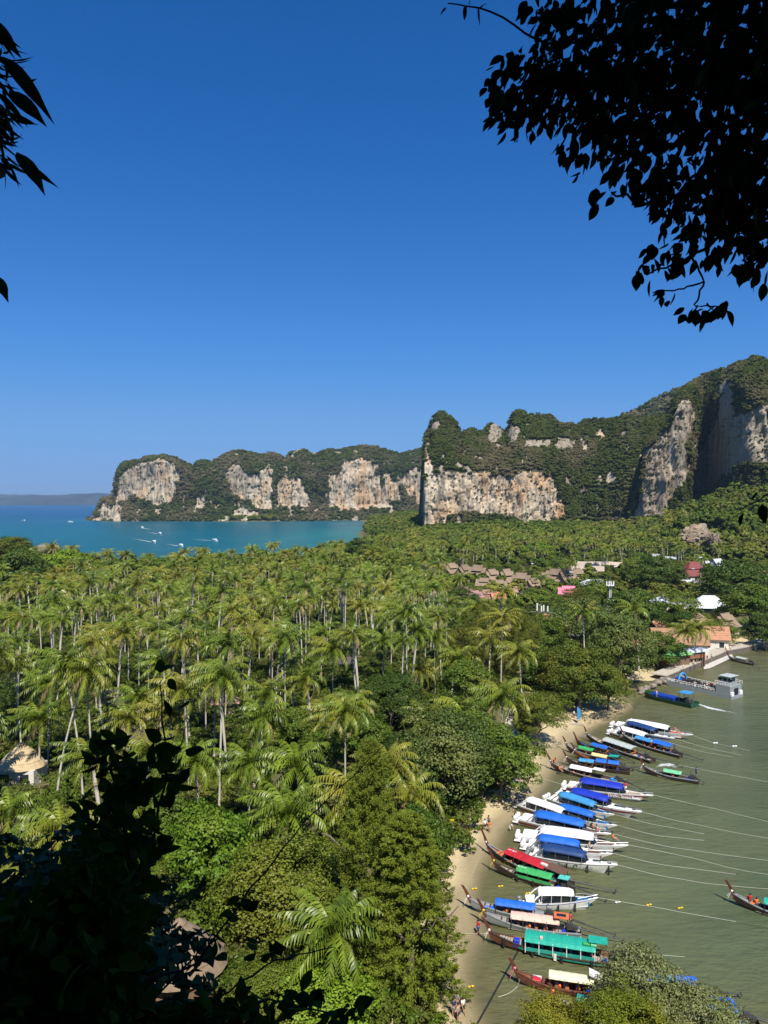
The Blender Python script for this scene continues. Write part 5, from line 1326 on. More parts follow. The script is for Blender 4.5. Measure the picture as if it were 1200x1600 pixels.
    for k in range(nn_):
        t_ = k / (nn_ - 1); x = xa0 + (xa1 - xa0) * t_; e = (1 - abs(2 * t_ - 1) ** 6) ; wv = B * (.62 + .24 * e ** .5) * (1 - .12 * t_); dz = -.16 * abs(2 * t_ - 1) ** 4
        ys = np.linspace(-1, 1, 9)
        rib = 0.025 if (k % 2 and not hard) else 0
        top = [(x, y * wv, ch + dz + .26 * (1 - y * y) ** .8 + rib - .16 * abs(y) ** 6) for y in ys]; bot = [(x, y * wv * .98, ch + dz - .07 + .22 * (1 - y * y) - .14 * abs(y) ** 6) for y in ys[::-1]]
        cv.append(top + bot)
    PB().loft(cv, close=True).obj('canopy', M[canopy], root, True)
    pp = PB()
    for k in range(4):
        x = xa0 + .3 + (xa1 - xa0 - .8) * k / 3
        for sg in (1, -1): pp.tube([(x, B * .86 * sg, .95), (x + .1, B * .74 * sg, ch)], .03, 5)
    # aft arch
    for sg in (1, -1): pp.tube([(xa0 - .9, B * .9 * sg, .95), (xa0 - .2, B * .82 * sg, 1.7), (xa0 + .5, B * .70 * sg, ch + .02)], .09, 6)
    pp.obj('canopy_frame', M['gelcoat_white' if hard else 'steel'], root)
    # bow rail
    rl = PB(); ii = range(15, 22)
    for sg in (1, -1): rl.tube([(X[i] - .05, hbv[i] * .92 * sg, sh[i] + .42) for i in ii], .022, 4)
    for sg in (1, -1):
        for i in (15, 17, 19): rl.tube([(X[i], hbv[i] * .92 * sg, sh[i] + .05), (X[i], hbv[i] * .92 * sg, sh[i] + .42)], .02, 4)
    rl.obj('rail', M['steel'], root)
    # swim platform, engines
    PB().box((X[0] - .55, 0, .38), (1.1, B * 1.5, .12)).obj('swim_platform', M['gelcoat_white'], root, bevel=.03)
    for k in range(eng):
        y = (k - (eng - 1) / 2) * .72
        e = PB(); e.loft([[(X[0] - .75 + a * s_, y + b * s_, z) for a, b in ((-.38, -.2), (-.2, -.27), (.25, -.25), (.38, -.1), (.38, .1), (.25, .25), (-.2, .27), (-.38, .2))] for s_, z in ((.5, .50), (.75, .72), (.75, 1.02), (.5, 1.18))], close=True)
        eo = e.obj('outboard_engine', M[engm], root, True)
        PB().box((X[0] - .7, y, .1), (.28, .14, 1.1)).obj('engine_leg', M['engine_grey'], eo)
    # stripes and boot top
    def band(z0, z1, m_, t0=0.0, nm='stripe', off=.012):
        q = PB()
        for sg in (1, -1):
            sc = []
            for i in range(int(t0 * 21), 22):
                s5 = sec(i); pts = [np.array(p) for p in s5]
                def atz(f):
                    zt_ = pts[2][2] + (pts[3][2] - pts[2][2]) * f; v = pts[2] + (pts[3] - pts[2]) * f; return (v[0], (v[1] + off) * sg, v[2])
                sc.append([atz(z0), atz(z1)])
            q.loft(sc, caps=False)
        q.obj(nm, m_, root)
    if stripe: band(.12, .80 if text else .62, M[stripe])
    if boot: band(.86, .97, M[boot], nm='rub_rail')
    fe = PB()
    for k in range(fend):
        i = 9 + k * 5; fe = PB(); fe.tube([(X[i], -hbv[i] * 1.0 - .12, .15), (X[i], -hbv[i] - .15, sh[i] - .05)], .10, 6); fe.obj('fender', M['black_rubber'], root)
    if text:
        i = 13; a0 = np.array(sec(10)[3]); a1 = np.array(sec(16)[3]); ang = math.atan2(-(a1[1] - a0[1]), a1[0] - a0[0])
        txt, sz, tm, tx, tz, dy = text
        text_part(txt, sz, (X[i] * 0 + tx * L, -float(np.interp(tx + .5, T, hbv)) * .965 - .055 + dy, tz), (R(90 - 12), 0, -math.atan2(float(np.interp(tx + .43, T, hbv)) - float(np.interp(tx + .57, T, hbv)), .14 * L) * -1), M[tm], root)
    return root, L, B, X, hbv, sh

SPD = {}
SPD['A'] = speedboat((1083,1148), (962,1131), 'large white speedboat with a long white roof, farthest of the moored speedboats', 'white_canvas', .16, .70, None, 'orange_canvas', fend=0, hard=True)
SPD['B'] = speedboat((1054,1154), (972,1134), 'white speedboat with a navy blue canopy beside the farthest speedboat', 'navy_canvas', .12, .66, 'blue_paint', closed=True, fend=0)
SPD['C'] = speedboat((1046,1163), (958,1143), 'white roofed speedboat between the navy canopy boat and the blue roofed longtail', 'white_canvas', .10, .60, 'red_paint', closed=True, fend=0, hard=True)
SPD['K'] = speedboat((1021,1243), (888,1226), 'speedboat with royal blue canopy and lettering on its dark red side', 'royal_canvas', .15, .66, 'red_paint', 'tan_deck', text=('Orchid Speed Boat', .62, 'white_canvas', .17, .78, 0), fend=1)
SPD['L'] = speedboat((1003,1269), (880,1241), 'speedboat with royal blue canopy, closed foredeck and a red stripe', 'royal_canvas', .12, .60, 'red_paint', closed=True)
SPD['M'] = speedboat((960,1273), (860,1246), 'speedboat with light blue canopy and blue bow seats', 'light_blue_canvas', .16, .72, None, 'blue_cushion')
SPD['N'] = speedboat((908,1283), (815,1256), 'speedboat with white roof, red stripe and green quarter nearest the beach trees', 'white_canvas', .10, .72, 'red_paint', 'brown_cushion', hard=True, engm='engine_grey')
SPD['O'] = speedboat((964,1290), (858,1266), 'short speedboat with mid blue canopy and pale blue bow seats', 'blue_canvas', .16, .68, None, 'blue_cushion')
SPD['P'] = speedboat((955,1303), (815,1277), 'long speedboat with blue canopy and two people on its brown bow', 'blue_canvas', .16, .72, 'red_paint', 'brown_cushion')
SPD['Q'] = speedboat((982,1321), (817,1304), 'largest white speedboat with a long white roof and brown bow cushions', 'white_canvas', .17, .68, None, 'brown_cushion', hard=True)
SPD['R'] = speedboat((957,1334), (826,1318), 'speedboat with bright blue canopy squeezed between the white roofed and navy ones', 'blue_canvas', .12, .62, None, 'brown_cushion')
SPD['S'] = speedboat((965,1352), (833,1333), 'speedboat with navy canopy, green side line and round green emblem', 'navy_canvas', .10, .64, None, closed=True, engm='engine_grey', boot='green_paint', fend=3)
SPD['T'] = speedboat((934,1403), (822,1407), 'small white speedboat with a rounded white hardtop and blue bow, moored alone', 'white_canvas', .16, .66, None, 'blue_cushion', hard=True, eng=2, engm='engine_grey', boot='blue_paint', wide=.26)
# emblem and lettering on the navy canopied boat
r_, L_, B_, X_, hb_, sh_ = SPD['S']
ring = PB(); n_ = 20
ring.loft([[(.34 * math.cos(a) * s_, 0, .34 * math.sin(a) * s_) for a in np.linspace(.6, 5.4, n_)] for s_ in (1, .62)], caps=False)
o_ = ring.obj('emblem', M['green_paint'], r_); o_.location = (0.03 * L_, -float(np.interp(.53, np.linspace(0, 1, 22), hb_)) - .02, .62); o_.rotation_euler = (R(-12), 0, R(3))
marks([5], .42, (-.12 * L_, -hb_[8] - .02, .62), (R(78), 0, 0), M['black_rubber'], r_, 4)
marks([4, 4], .22, (.17 * L_, -float(np.interp(.67, np.linspace(0, 1, 22), hb_)) - .0, .72), (R(78), 0, R(14)), M['engine_grey'], r_)
r_, L_, B_, X_, hb_, sh_ = SPD['N']
PB().loft([[(X_[i], -hb_[i] * .97 - .035, .36), (X_[i], -hb_[i] * 1.0 - .035, .80 - (i * .09))] for i in range(0, 6)], caps=False).obj('green_quarter', M['green_paint'], r_)

# ------------------------------------------------------------------ longtail boats
LTG = 'wooden longtail boats moored along the beach'
def longtail(base, stern, label, roofs=(), hull='hull_dark', strake='hull_dark', deck='grey_wood', tip=None, tail=None, ribbon='white_ribbon', W=.145, prow=True,
             cargo=(), group=LTG, lift=0.0, tyres=0, side=None, small=(), sideband=None):
    (cx, cy_), rz, L = frame_of(base, stern, 1.35, 0.75)
    root = empty('longtail_boat', (cx, cy_, lift - .03), rz, label, 'longtail boat', group)
    B = L * W / 2; T = np.linspace(0, 1, 20); X = (T - .5) * L
    hb = np.array([B * (1 - max(0, (t - .35) / .65) ** 1.9) * (.80 + .20 * min(1, t / .3)) + .05 for t in T]); sh = .62 + .12 * (1 - T) ** 2 + .85 * np.maximum(0, (T - .45) / .55) ** 2.2
    def sec(i, off=0.0):
        b, z, x = hb[i] + off, sh[i], X[i]; rk = .09 * L * T[i] ** 5
        return [(x - rk, 0, -.4 + .55 * T[i] ** 3), (x - rk * .6, b * .60, -.15 + .5 * T[i] ** 3), (x - rk * .3, b * .92, .22 + .35 * T[i] ** 3), (x, b * 1.03, z)]
    h = PB()
    for sg in (1, -1):
        h.loft([[(p[0], p[1] * sg, p[2]) for p in sec(i)] for i in range(20)], caps=False)
        h.loft([[(X[i], (hb[i] * 1.03 - .07) * sg, sh[i]), (X[i], (hb[i] * .85 - .05) * sg, .22 + .5 * T[i] ** 3)] for i in range(20)], caps=False)
    h.add([(X[0], y * hb[0], z) for y, z in ((-1.03, sh[0]), (-.92, .22), (-.6, -.15), (0, -.4), (.6, -.15), (.92, .22), (1.03, sh[0]))], [(0, 1, 2, 3, 4, 5, 6)])
    h.obj('hull', M[hull], root, True)
    g = PB()
    for sg in (1, -1): g.loft([[(X[i], (hb[i] * 1.03 + .03) * sg, sh[i] - .10), (X[i], (hb[i] * 1.03 + .04) * sg, sh[i] + .03), (X[i], (hb[i] * 1.03 - .11) * sg, sh[i] + .03)] for i in range(20)], caps=False)
    g.obj('gunwale', M[strake], root)
    if sideband:
        g = PB()
        for sg in (1, -1): g.loft([[(X[i], (hb[i] * .99 + .045) * sg, sh[i] - .34), (X[i], (hb[i] * 1.02 + .05) * sg, sh[i] - .16)] for i in range(1, 16)], caps=False)
        g.obj('side_stripe', M[sideband], root)
    # floor and foredeck laid board by board (joined: each board is a pixel or two)
    fb = PB(); nbd = 46
    for k in range(nbd):
        t_ = (k + .5) / nbd * .93; x = (t_ - .5) * L; b = float(np.interp(t_, T, hb)); z = .20 + (float(np.interp(t_, T, sh)) - .30) * (1 if t_ > .74 else 0) + .012 * (k % 3)
        fb.box((x, 0, z), (L * .93 / nbd * .88, max(.1, b * 1.72), .05))
    kind(fb.obj('deck_boards', M[deck], root), 'stuff')
    rb = PB()
    for t_ in (.70, .76, .82): b = float(np.interp(t_, T, hb)); rb.box(((t_ - .5) * L, 0, float(np.interp(t_, T, sh)) + .0), (.14, b * 2.0, .08))
    rb.obj('thwarts', M['hull_dark'], root)
    if prow:
        zt = sh[-1]; xb = X[-1]
        if tip:
            a = Vector(G(*base, 1.35)); cand_ = D(tip[0], tip[1], a.y - (a.x - root.location.x) * 0 + 0.0)
            hh_ = max(.8, min(3.0, cand_.z - 1.3)); fw = max(.3, min(1.8, hh_ * .62))
        else: hh_, fw = 1.5, .9
        p = PB()
        s5 = [(-.35, -.55, .17, .30), (.0, .0, .13, .26), (fw * .4, hh_ * .5, .10, .20), (fw * .85, hh_ * .93, .09, .17), (fw, hh_ * 1.0, .09, .20)]
        p.loft([[(xb + a - c_, -w_ * .5, zt + b_ - .02), (xb + a + c_, -w_ * .5, zt + b_ + .02), (xb + a + c_, w_ * .5, zt + b_ + .02), (xb + a - c_, w_ * .5, zt + b_ - .02)] for a, b_, w_, c_ in s5], close=True)
        po = p.obj('prow_post', M['prow_wood'], root, bevel=.01)
        if ribbon:
            q = PB(); q.ball((xb + .10, 0, zt + .22), .19, 1, (1, 1, .9)); q.box((xb + .35, .05, zt - .30), (.05, .10, 1.0), 0, R(-22)); q.box((xb + .42, -.10, zt - .22), (.05, .09, .85), 0, R(-32)); q.obj('ribbons', M[ribbon], po)
    for (t0, t1, m_, hh_, wv, kind_) in roofs:
        x0, x1 = (t0 - .5) * L, (t1 - .5) * L; b = float(np.interp((t0 + t1) / 2, T, hb)) * wv; secs = []; n_ = max(5, int((x1 - x0) / .35))
        for k in range(n_ + 1):
            x = x0 + (x1 - x0) * k / n_; rib = .022 * (k % 2); sag = .05 * math.sin(k * 1.7)
            ys = np.linspace(-1, 1, 7); top = [(x, y * b, hh_ + .24 * (1 - abs(y) ** 1.7) + rib + .3 * sag * (1 - y * y) - .10 * (abs(y) > .95)) for y in ys]; bot = [(q_[0], q_[1] * .985, q_[2] - .05) for q_ in top[::-1]]
            secs.append(top + bot)
        ro = PB().loft(secs, close=True).obj('roof', M[m_], root)
        ps = PB(); m2 = max(2, int((x1 - x0) / 1.3))
        for k in range(m2 + 1):
            for sg in (1, -1):
                xx = x0 + .1 + (x1 - x0 - .2) * k / m2; ps.box((xx, b * .93 * sg, (hh_ + .55) / 2), (.07, .07, hh_ - .5))
        ps.obj('roof_posts', M['white_canvas' if kind_ == 'w' else 'hull_dark'], root)
        if x1 - x0 > 2.0:
            se = PB()
            for k in range(int((x1 - x0) / 1.0)): se.box((x0 + .5 + k, 0, .62), (.35, b * 1.7, .07))
            se.obj('benches', M['varnished_wood'], root)
            vs = PB()
            for k in range(int((x1 - x0) / 0.9)): vs.ball((x0 + .5 + k * .9, (b - .28) * (1 if k % 2 else -1), .80), .16, 1, (1, .7, 1.3))
            vs.obj('life_vests', M['orange_vest'], root)
    if side:
        x0, x1 = (roofs[0][0] - .5) * L, (roofs[0][1] - .5) * L; b = float(np.interp(.5, T, hb))
        q = PB()
        for sg in (1, -1): q.box(((x0 + x1) / 2, b * .97 * sg, sh[8] + .20), (x1 - x0, .05, .36))
        q.obj('side_panel', M[side], root)
    for (t0, dx, dy, hh_, m_, tilt, solar) in small:
        x = (t0 - .5) * L; q = PB(); q.box((x, 0, hh_), (dx, dy, .06), 0, tilt); so = q.obj('small_canopy', M[m_], root)
        p = PB()
        for a in (-1, 1):
            for b_ in (-1, 1): p.box((x + a * dx * .42, b_ * dy * .42, hh_ / 2 + .3), (.05, .05, hh_ - .6))
        p.obj('canopy_posts', M['hull_dark'], root)
        if solar: PB().box((x, 0, hh_ + .06 - .02 * 0), (dx * .62, dy * .36, .05), 0, tilt).obj('solar_panel', M['dark_glass'], so)
    # engine on its pivot, fuel cans and the long tail
    xe = X[1] + .5
    e = PB(); e.box((xe, 0, 1.00), (.95, .50, .45)); e.box((xe + .1, 0, 1.30), (.55, .42, .26)); e.box((xe - .55, 0, .98), (.28, .34, .34))
    for k in range(4): e.tube([(xe - .3 + k * .2, .26, 1.15), (xe - .3 + k * .2, .36, .95), (xe + .5, .38, .92)], .035, 5)
    e.tube([(xe + .35, -.2, 1.2), (xe + .4, -.22, 1.75), (xe + .15, -.22, 1.9)], .05, 6); e.box((xe, 0, .68), (.25, .25, .35)); e.ball((xe + .55, 0, 1.05), .22, 1, (.4, 1, 1)); e.tube([(xe + .55, 0, 1.15), (xe + 1.7, .12, 1.5)], .03, 5)
    eo = e.obj('engine', M['engine_metal'], root)
    if tail: 
        a_ = Vector(root.location) + Vector((math.cos(rz) * (xe - .6), math.sin(rz) * (xe - .6), 1.0)); tw = G(*tail, .55 if tail[1] else .5); loc = tw - root.location
        dl = Matrix.Rotation(-rz, 3, 'Z') @ loc; end = (dl.x, dl.y, .5)
    else: end = (xe - .6 - L * .38, .2, .35)
    tl = PB(); tl.tube([(xe - .6, 0, 1.0), end], .065, 6); tl.tube([(xe - .6, 0, 1.05), (xe - .6 + (end[0] - xe + .6) * .5, end[1] * .5, 1.0 + (end[2] - 1) * .5 + .05)], .10, 6)
    to = tl.obj('tail_shaft', M['engine_metal'], root)
    pr = PB(); pr.box(end, (.06, .5, .1), 0, .3); pr.box(end, (.06, .1, .5), 0, .1); pr.obj('propeller', M['engine_metal'], to)
    tk = PB(); tk.box((X[3] + .2, B * .45, .50), (.45, .35, .5)); tk.tube([(X[3] - .6, -B * .4, .28), (X[3] - .6, -B * .4, .85)], .22, 8); tk.obj('fuel_cans', M['blue_drum'], root)
    for c_ in cargo:
        nm, m_, t_, y, z, sz = c_; PB().box(((t_ - .5) * L, y * B, z), sz).obj(nm, M[m_], root, bevel=.03)
    for k in range(tyres):
        i = 5 + k * 4; PB().box((X[min(i, 17)], (hb[min(i, 17)] * 1.03 + .12), sh[min(i, 17)] - .30), (.28, .16, .95)).obj('fender', M['black_rubber'], root, bevel=.04)
    return root, L, B
rf = lambda t0, t1, m_, h=1.75, w_=1.0, k='d': (t0, t1, m_, h, w_, k)
lr, LR_, BR_ = longtail((761,1319),(893,1380),'longtail boat with red roof and tall brown prow, upper one of the near pair',[rf(.27,.74,'red_canvas',1.7,1.02)],'hull_dark','hull_grey','varnished_wood',(752,1300),(962,1391),
         cargo=[('orange_mat','orange_canvas',.80,0,.98,(1.5,1.1,.05)),('sacks','off_white',.28,.5,2.02,(.9,.4,.25))],small=[(.16,2.6,1.7,1.85,'brown_canvas',0,False)])
lv, LL_, BB_ = longtail((773,1348),(897,1388),'longtail boat with green roof lying against the red roofed one',[rf(.26,.70,'green_canvas',1.55,1.0)],'hull_dark','hull_dark','grey_wood',(764,1330),(948,1404),ribbon='yellow_ribbon',side='green_canvas',tyres=3,
         small=[(.12,1.3,1.1,1.8,'turquoise_canvas',.05,False)])
marks([5], .42, (.17 * LR_, .15, 1.97), (0, 0, R(180)), M['white_canvas'], lr, 6)
marks([5], .40, (.14 * LL_, .15, 1.82), (0, 0, R(180)), M['white_canvas'], lv, 7)
longtail((733,1404),(874,1432),'longtail boat with flat blue roof and grey foredeck, its prow over the sand',[rf(.26,.70,'blue_canvas',1.55,.98)],'hull_grey','hull_grey','grey_wood',(723,1386),(962,1460),ribbon='white_ribbon',
         cargo=[('blue_mat','blue_canvas',.76,.35,.88,(1.4,.5,.05))])
longtail((757,1426),(908,1454),'longtail boat with faded pink roof and a small orange stern canopy',[rf(.22,.72,'pink_canvas',1.6,1.0)],'hull_grey','hull_grey','grey_wood',(747,1407),(975,1468),ribbon='yellow_ribbon',
         small=[(.20,1.6,1.3,2.15,'orange_canvas',.0,True)])
ly, LY, BY = longtail((766,1457),(984,1500),'largest longtail boat with teal passenger roof, teal side panels and black fenders',[rf(.235,.74,'teal_canvas',1.75,1.08,'w')],'hull_red_brown','hull_dark','grey_wood',None,(1022,1495),ribbon='white_ribbon',W=.155,side='teal_paint',tyres=4,
         cargo=[('blue_barrel','blue_drum',.80,.25,.95,(.6,.6,.75)),('hatch_box','varnished_wood',.82,-.45,.85,(1.3,.45,.3)),('green_crate','green_canvas',.30,.45,2.08,(.7,.45,.2)),('pale_crate','pale_green_canvas',.25,.45,2.08,(.6,.45,.2)),('roof_buoy','pink_canvas',.62,.55,2.02,(.3,.3,.28)),('sign_board','off_white',.52,1.12,.55,(.30,.05,.75))],
         small=[(.22,1.9,1.3,2.35,'teal_canvas',0,False)],sideband='teal_paint',prow=True)
longtail((806,1517),(945,1548),'longtail boat with cream ribbed roof and red brown hull near the bottom trees',[rf(.12,.62,'cream_canvas',1.65,1.02)],'hull_red_brown','hull_red_brown','varnished_wood',(794,1499),None,ribbon='pink_ribbon',
         cargo=[('red_box','red_plastic',.76,.1,.85,(.8,.6,.3)),('pale_hatch','off_white',.76,-.6,.85,(.9,.5,.1))],small=[(.10,1.3,1.2,2.2,'off_white',-.35,False)])
longtail((866,1553),(975,1592),'grey decked longtail bow with teal roof, half under the bottom right tree',[rf(.25,.66,'teal_canvas',1.7,1.0)],'hull_dark','hull_grey','grey_wood',(862,1546),None,ribbon='orange_canvas')
longtail((972,1528),(1104,1552),'longtail boat with blue roofs hidden under the grey green tree',[rf(.40,.80,'light_blue_canvas',1.8,1.0),rf(.12,.37,'blue_canvas',1.9,1.0)],'hull_dark','hull_dark','grey_wood',None,(1158,1552))
longtail((1040,1568),(1186,1596),'longtail boat at the bottom right with a blue canopy carrying a solar panel',[],'hull_dark','hull_grey','grey_wood',None,(1225,1604),small=[(.40,2.5,1.9,2.0,'blue_canvas',0,True)])
longtail((1145,1396),(1296,1444),'longtail boat with teal roof riding alone at the right edge, prow to the left',[rf(.20,.66,'teal_canvas',1.6,1.0)],'hull_dark','hull_grey','grey_wood',(1134,1379),None,
         cargo=[('orange_vests','orange_vest',.78,.1,.80,(.5,.5,.4))])
longtail((917,1147),(1020,1186),'longtail boat with long pale grey roof in the upper group by the beach',[rf(.26,.70,'grey_canvas',1.7,1.0)],'hull_dark','hull_grey','tan_deck',(911,1137),(1067,1196))
longtail((901,1156),(968,1180),'small longtail boat with dark blue roof and blue mats',[rf(.25,.62,'blue_canvas',1.5,1.0)],'hull_dark','hull_dark','blue_canvas',(896,1146),None,ribbon=None)
longtail((885,1163),(953,1184),'longtail boat with bright green roof between blue and yellow roofed ones',[rf(.36,.70,'green_canvas',1.5,1.0)],'hull_dark','hull_grey','grey_wood',(880,1153),None)
longtail((899,1174),(966,1193),'varnished longtail boat with pale yellow roof and small teal stern canopy',[rf(.24,.60,'yellow_canvas',1.6,1.0)],'hull_red_brown','varnished_wood','varnished_wood',(893,1163),None,small=[(.10,1.8,1.3,2.0,'teal_canvas',.1,False)])
longtail((886,1185),(984,1203),'longtail boat with light blue roof forward and two darker blue roofs aft',[rf(.56,.80,'light_blue_canvas',1.5,1.0),rf(.36,.53,'blue_canvas',1.8,1.05),rf(.16,.34,'blue_canvas',1.8,1.05)],'hull_dark','hull_dark','grey_wood',(880,1175),(1008,1196))
longtail((861,1191),(977,1221),'longtail boat with white roof and long open grey bow, nearest of the upper group',[rf(.42,.72,'white_canvas',1.5,1.0)],'hull_dark','grey_wood','grey_wood',(854,1178),(1006,1234),small=[(.34,2.0,1.3,1.9,'off_white',0,False)],cargo=[('net_pile','light_blue_canvas',.14,0,.7,(1.2,.8,.3))])
longtail((974,1148),(1064,1178),'longtail boat with light blue and dark blue roofs beside the white speedboats',[rf(.48,.76,'light_blue_canvas',1.7,1.0),rf(.14,.45,'blue_canvas',1.9,1.05)],'hull_dark','hull_grey','grey_wood',(969,1137),(1098,1187))
longtail((1006,1197),(1092,1218),'longtail boat with pale green roof under way alone, driver in blue at the stern',[rf(.30,.63,'pale_green_canvas',1.35,1.0)],'hull_dark','hull_grey','tan_deck',(998,1186),(1100,1222))
longtail((1138,1024),(1178,1036),'longtail boat with grey roof tied up at the quay',[rf(.25,.66,'grey_canvas',1.5,1.0)],'hull_dark','hull_grey','grey_wood',None,(1187,1044),ribbon=None)

# ------------------------------------------------------------------ grey landing barge full of motorbikes and goods, green supply boat
def barge():
    a, b = G(1046, 1062, .8), G(1152, 1086, .8); v = b - a; L = v.length; rz = math.atan2(v.y, v.x)
    root = empty('barge', ((a.x + b.x) / 2, (a.y + b.y) / 2, 0), rz, 'long grey landing barge crowded with cargo, white wheelhouse at its stern', 'barge')
    W = 5.2; h = PB(); secs = []
    for t_ in np.linspace(-.5, .5, 12):
        x = t_ * L; k = max(0, (-t_ - .32) / .18); zz_ = -.5 + .9 * k; zt = 1.1 + .5 * k
        secs.append([(x, -W / 2, zt), (x, -W / 2, zz_), (x, W / 2, zz_), (x, W / 2, zt), (x, W / 2 - .15, zt), (x, W / 2 - .15, .75), (x, -W / 2 + .15, .75), (x, -W / 2 + .15, zt)])
    h.loft(secs, close=True); h.obj('hull', M['hull_grey'], root)
    ra = PB()
    for sg in (1, -1):
        for z in (1.45, 1.85): ra.tube([(-L * .42, sg * W / 2, z), (L * .26, sg * W / 2, z)], .05, 4)
        for k in range(16): x = -L * .42 + L * .68 * k / 15; ra.tube([(x, sg * W / 2, 1.1), (x, sg * W / 2, 1.85)], .05, 4)
    ra.obj('railing', M['white_canvas'], root)
    wh = PB(); x = L * .38; wh.box((x, 0, 2.1), (L * .20, W * .96, 1.9)); wh.obj('lower_house', M['hull_grey'], root)
    w2 = PB(); w2.box((x, 0, 4.1), (L * .13, W * .62, 2.0)); w2.obj('wheelhouse', M['hull_grey'], root)
    PB().box((x, 0, 5.17), (L * .16, W * .74, .12)).obj('wheelhouse_roof', M['grey_canvas'], root)
    for k in (-1, 0, 1): PB().box((x + k * 1.3, -W * .312, 4.35), (.9, .05, .7)).obj('window', M['dark_glass'], root)
    PB().box((x + L * .066, 0, 4.35), (.05, 1.4, .7)).obj('window', M['dark_glass'], root)
    r2 = PB()
    for sg in (1, -1): r2.tube([(L * .27, sg * W * .48, 3.9), (L * .49, sg * W * .48, 3.9)], .05, 4); r2.tube([(L * .27, sg * W * .48, 3.5), (L * .49, sg * W * .48, 3.5)], .04, 4)
    for k in range(7):
        for sg in (1, -1): xx = L * .27 + k * L * .22 / 6; r2.tube([(xx, sg * W * .48, 3.05), (xx, sg * W * .48, 3.9)], .04, 4)
    r2.obj('upper_railing', M['white_canvas'], root)
    PB().tube([(x, 0, 5.2), (x, 0, 7.4)], .05, 5).obj('mast', M['steel'], root)
    q = PB(); q.box((L * .485, 0, 1.6), (.15, 1.6, 1.6)); q.obj('engine_opening', M['black_rubber'], root)  # solid black slab stands in for the shaded inside of the opening
    for sg in (1, -1): PB().box((L * .485, sg * W * .36, 1.0), (.5, W * .22, 1.3)).obj('stern_panel', M['white_canvas'], root)
    # crowd of bikes and bags on deck: more than one could count
    c_ = PB(); cols = [('black_rubber', .62), ('engine_metal', .22), ('off_white', .10), ('orange_canvas', .06)]
    for nm_, share in cols:
        c_ = PB()
        for k in range(int(330 * share)):
            xx = rnd.uniform(-L * .36, L * .25); yy = rnd.uniform(-W * .42, W * .42); c_.box((xx, yy, .95 + rnd.uniform(0, .55)), (rnd.uniform(.15, .7), rnd.uniform(.1, .4), rnd.uniform(.3, .9)), rnd.uniform(0, 3), rnd.uniform(-.5, .5))
        kind(c_.obj('deck_cargo', M[nm_], root), 'stuff')
    ar = PB(); n_ = 14; ar.tube([(-L * .30, -1.6 + 0 * a_ + 1.7 * (1 - math.cos(a_)), 1.0 + 2.2 * math.sin(a_)) for a_ in np.linspace(0, math.pi, n_)], .28, 8); ar.obj('blue_inflatable_arch', M['light_blue_canvas'], root, True)
    PB().box((-L * .36, .5, 1.5), (1.8, 2.2, .8), .4).obj('blue_bundle', M['blue_paint'], root, bevel=.15)
barge()
def supply():
    a, b = G(1009, 1083, .8), G(1086, 1100, .8); v = b - a; L = v.length; rz = math.atan2(v.y, v.x)
    root = empty('supply_boat', ((a.x + b.x) / 2, (a.y + b.y) / 2, 0), rz, 'dark green open work boat with blue cargo and blue stern canopy leaving a wake', 'boat')
    W = 4.0; secs = []
    for t_ in np.linspace(-.5, .5, 12):
        x = t_ * L; k = max(0, (-t_ - .2) / .3); w_ = W / 2 * (1 - k ** 2 * .75); zt = 1.0 + .5 * k
        secs.append([(x, -w_, zt), (x, -w_ * .8, -.4 + .5 * k), (x, w_ * .8, -.4 + .5 * k), (x, w_, zt), (x, w_ - .15, zt), (x, w_ - .2, .5), (x, -w_ + .2, .5), (x, -w_ + .15, zt)])
    PB().loft(secs, close=True).obj('hull', M['green_paint'], root)
    c_ = PB()
    for k in range(26): c_.box((-L * .34 + k * L * .5 / 26, rnd.uniform(-.3, .3), 1.05), (L * .017, 2.3, .7), rnd.uniform(-.1, .1))
    kind(c_.obj('blue_cargo', M['blue_paint'], root), 'stuff')
    PB().box((L * .33, 0, 3.1), (L * .20, 2.9, .10)).obj('canopy', M['light_blue_canvas'], root)
    p = PB()
    for a_ in (-1, 1):
        for b_ in (-1, 1): p.box((L * .33 + a_ * L * .09, b_ * 1.3, 2.0), (.1, .1, 2.1))
    p.obj('canopy_posts', M['hull_dark'], root)
    PB().box((L * .36, 0, 1.3), (1.6, 1.2, 1.1)).obj('engine', M['engine_metal'], root, bevel=.1)
    PB().tube([(L * .45, .4, 1), (L * .45, .4, 4.4)], .05, 5).obj('mast', M['steel'], root)
    PB().tube([(L * .46, 0, 1.2), (L * .62, -.6, .1)], .07, 5).obj('tail_shaft', M['engine_metal'], root)
supply()

# ------------------------------------------------------------------ mooring ropes, floats, wakes
def rope(pts, label, r=.024, m_='rope', nm='mooring_rope', cat='rope', group='long mooring ropes trailing out over the bay'):
    P = [G(x, y, z if z > 0.2 else .05) for x, y, z in pts]; o0 = P[0].copy(); Q = []
    for k in range(len(P) - 1):
        a0, a1, a2, a3 = P[max(0, k - 1)], P[k], P[k + 1], P[min(len(P) - 1, k + 2)]
        for j in range(8):
            s_ = j / 8; p = .5 * ((2 * a1) + (a2 - a0) * s_ + (2 * a0 - 5 * a1 + 4 * a2 - a3) * s_ ** 2 + (3 * a1 - 3 * a2 + a3 - a0) * s_ ** 3); p.z = max(p.z, .03); Q.append(p)
    Q.append(P[-1]); Q = [np.array(q - o0) + np.array([0, 0, .0]) for q in Q]
    o = PB().tube(Q, r, 4).obj(nm, M[m_]); o.location = o0; return tag(o, label, cat, group)
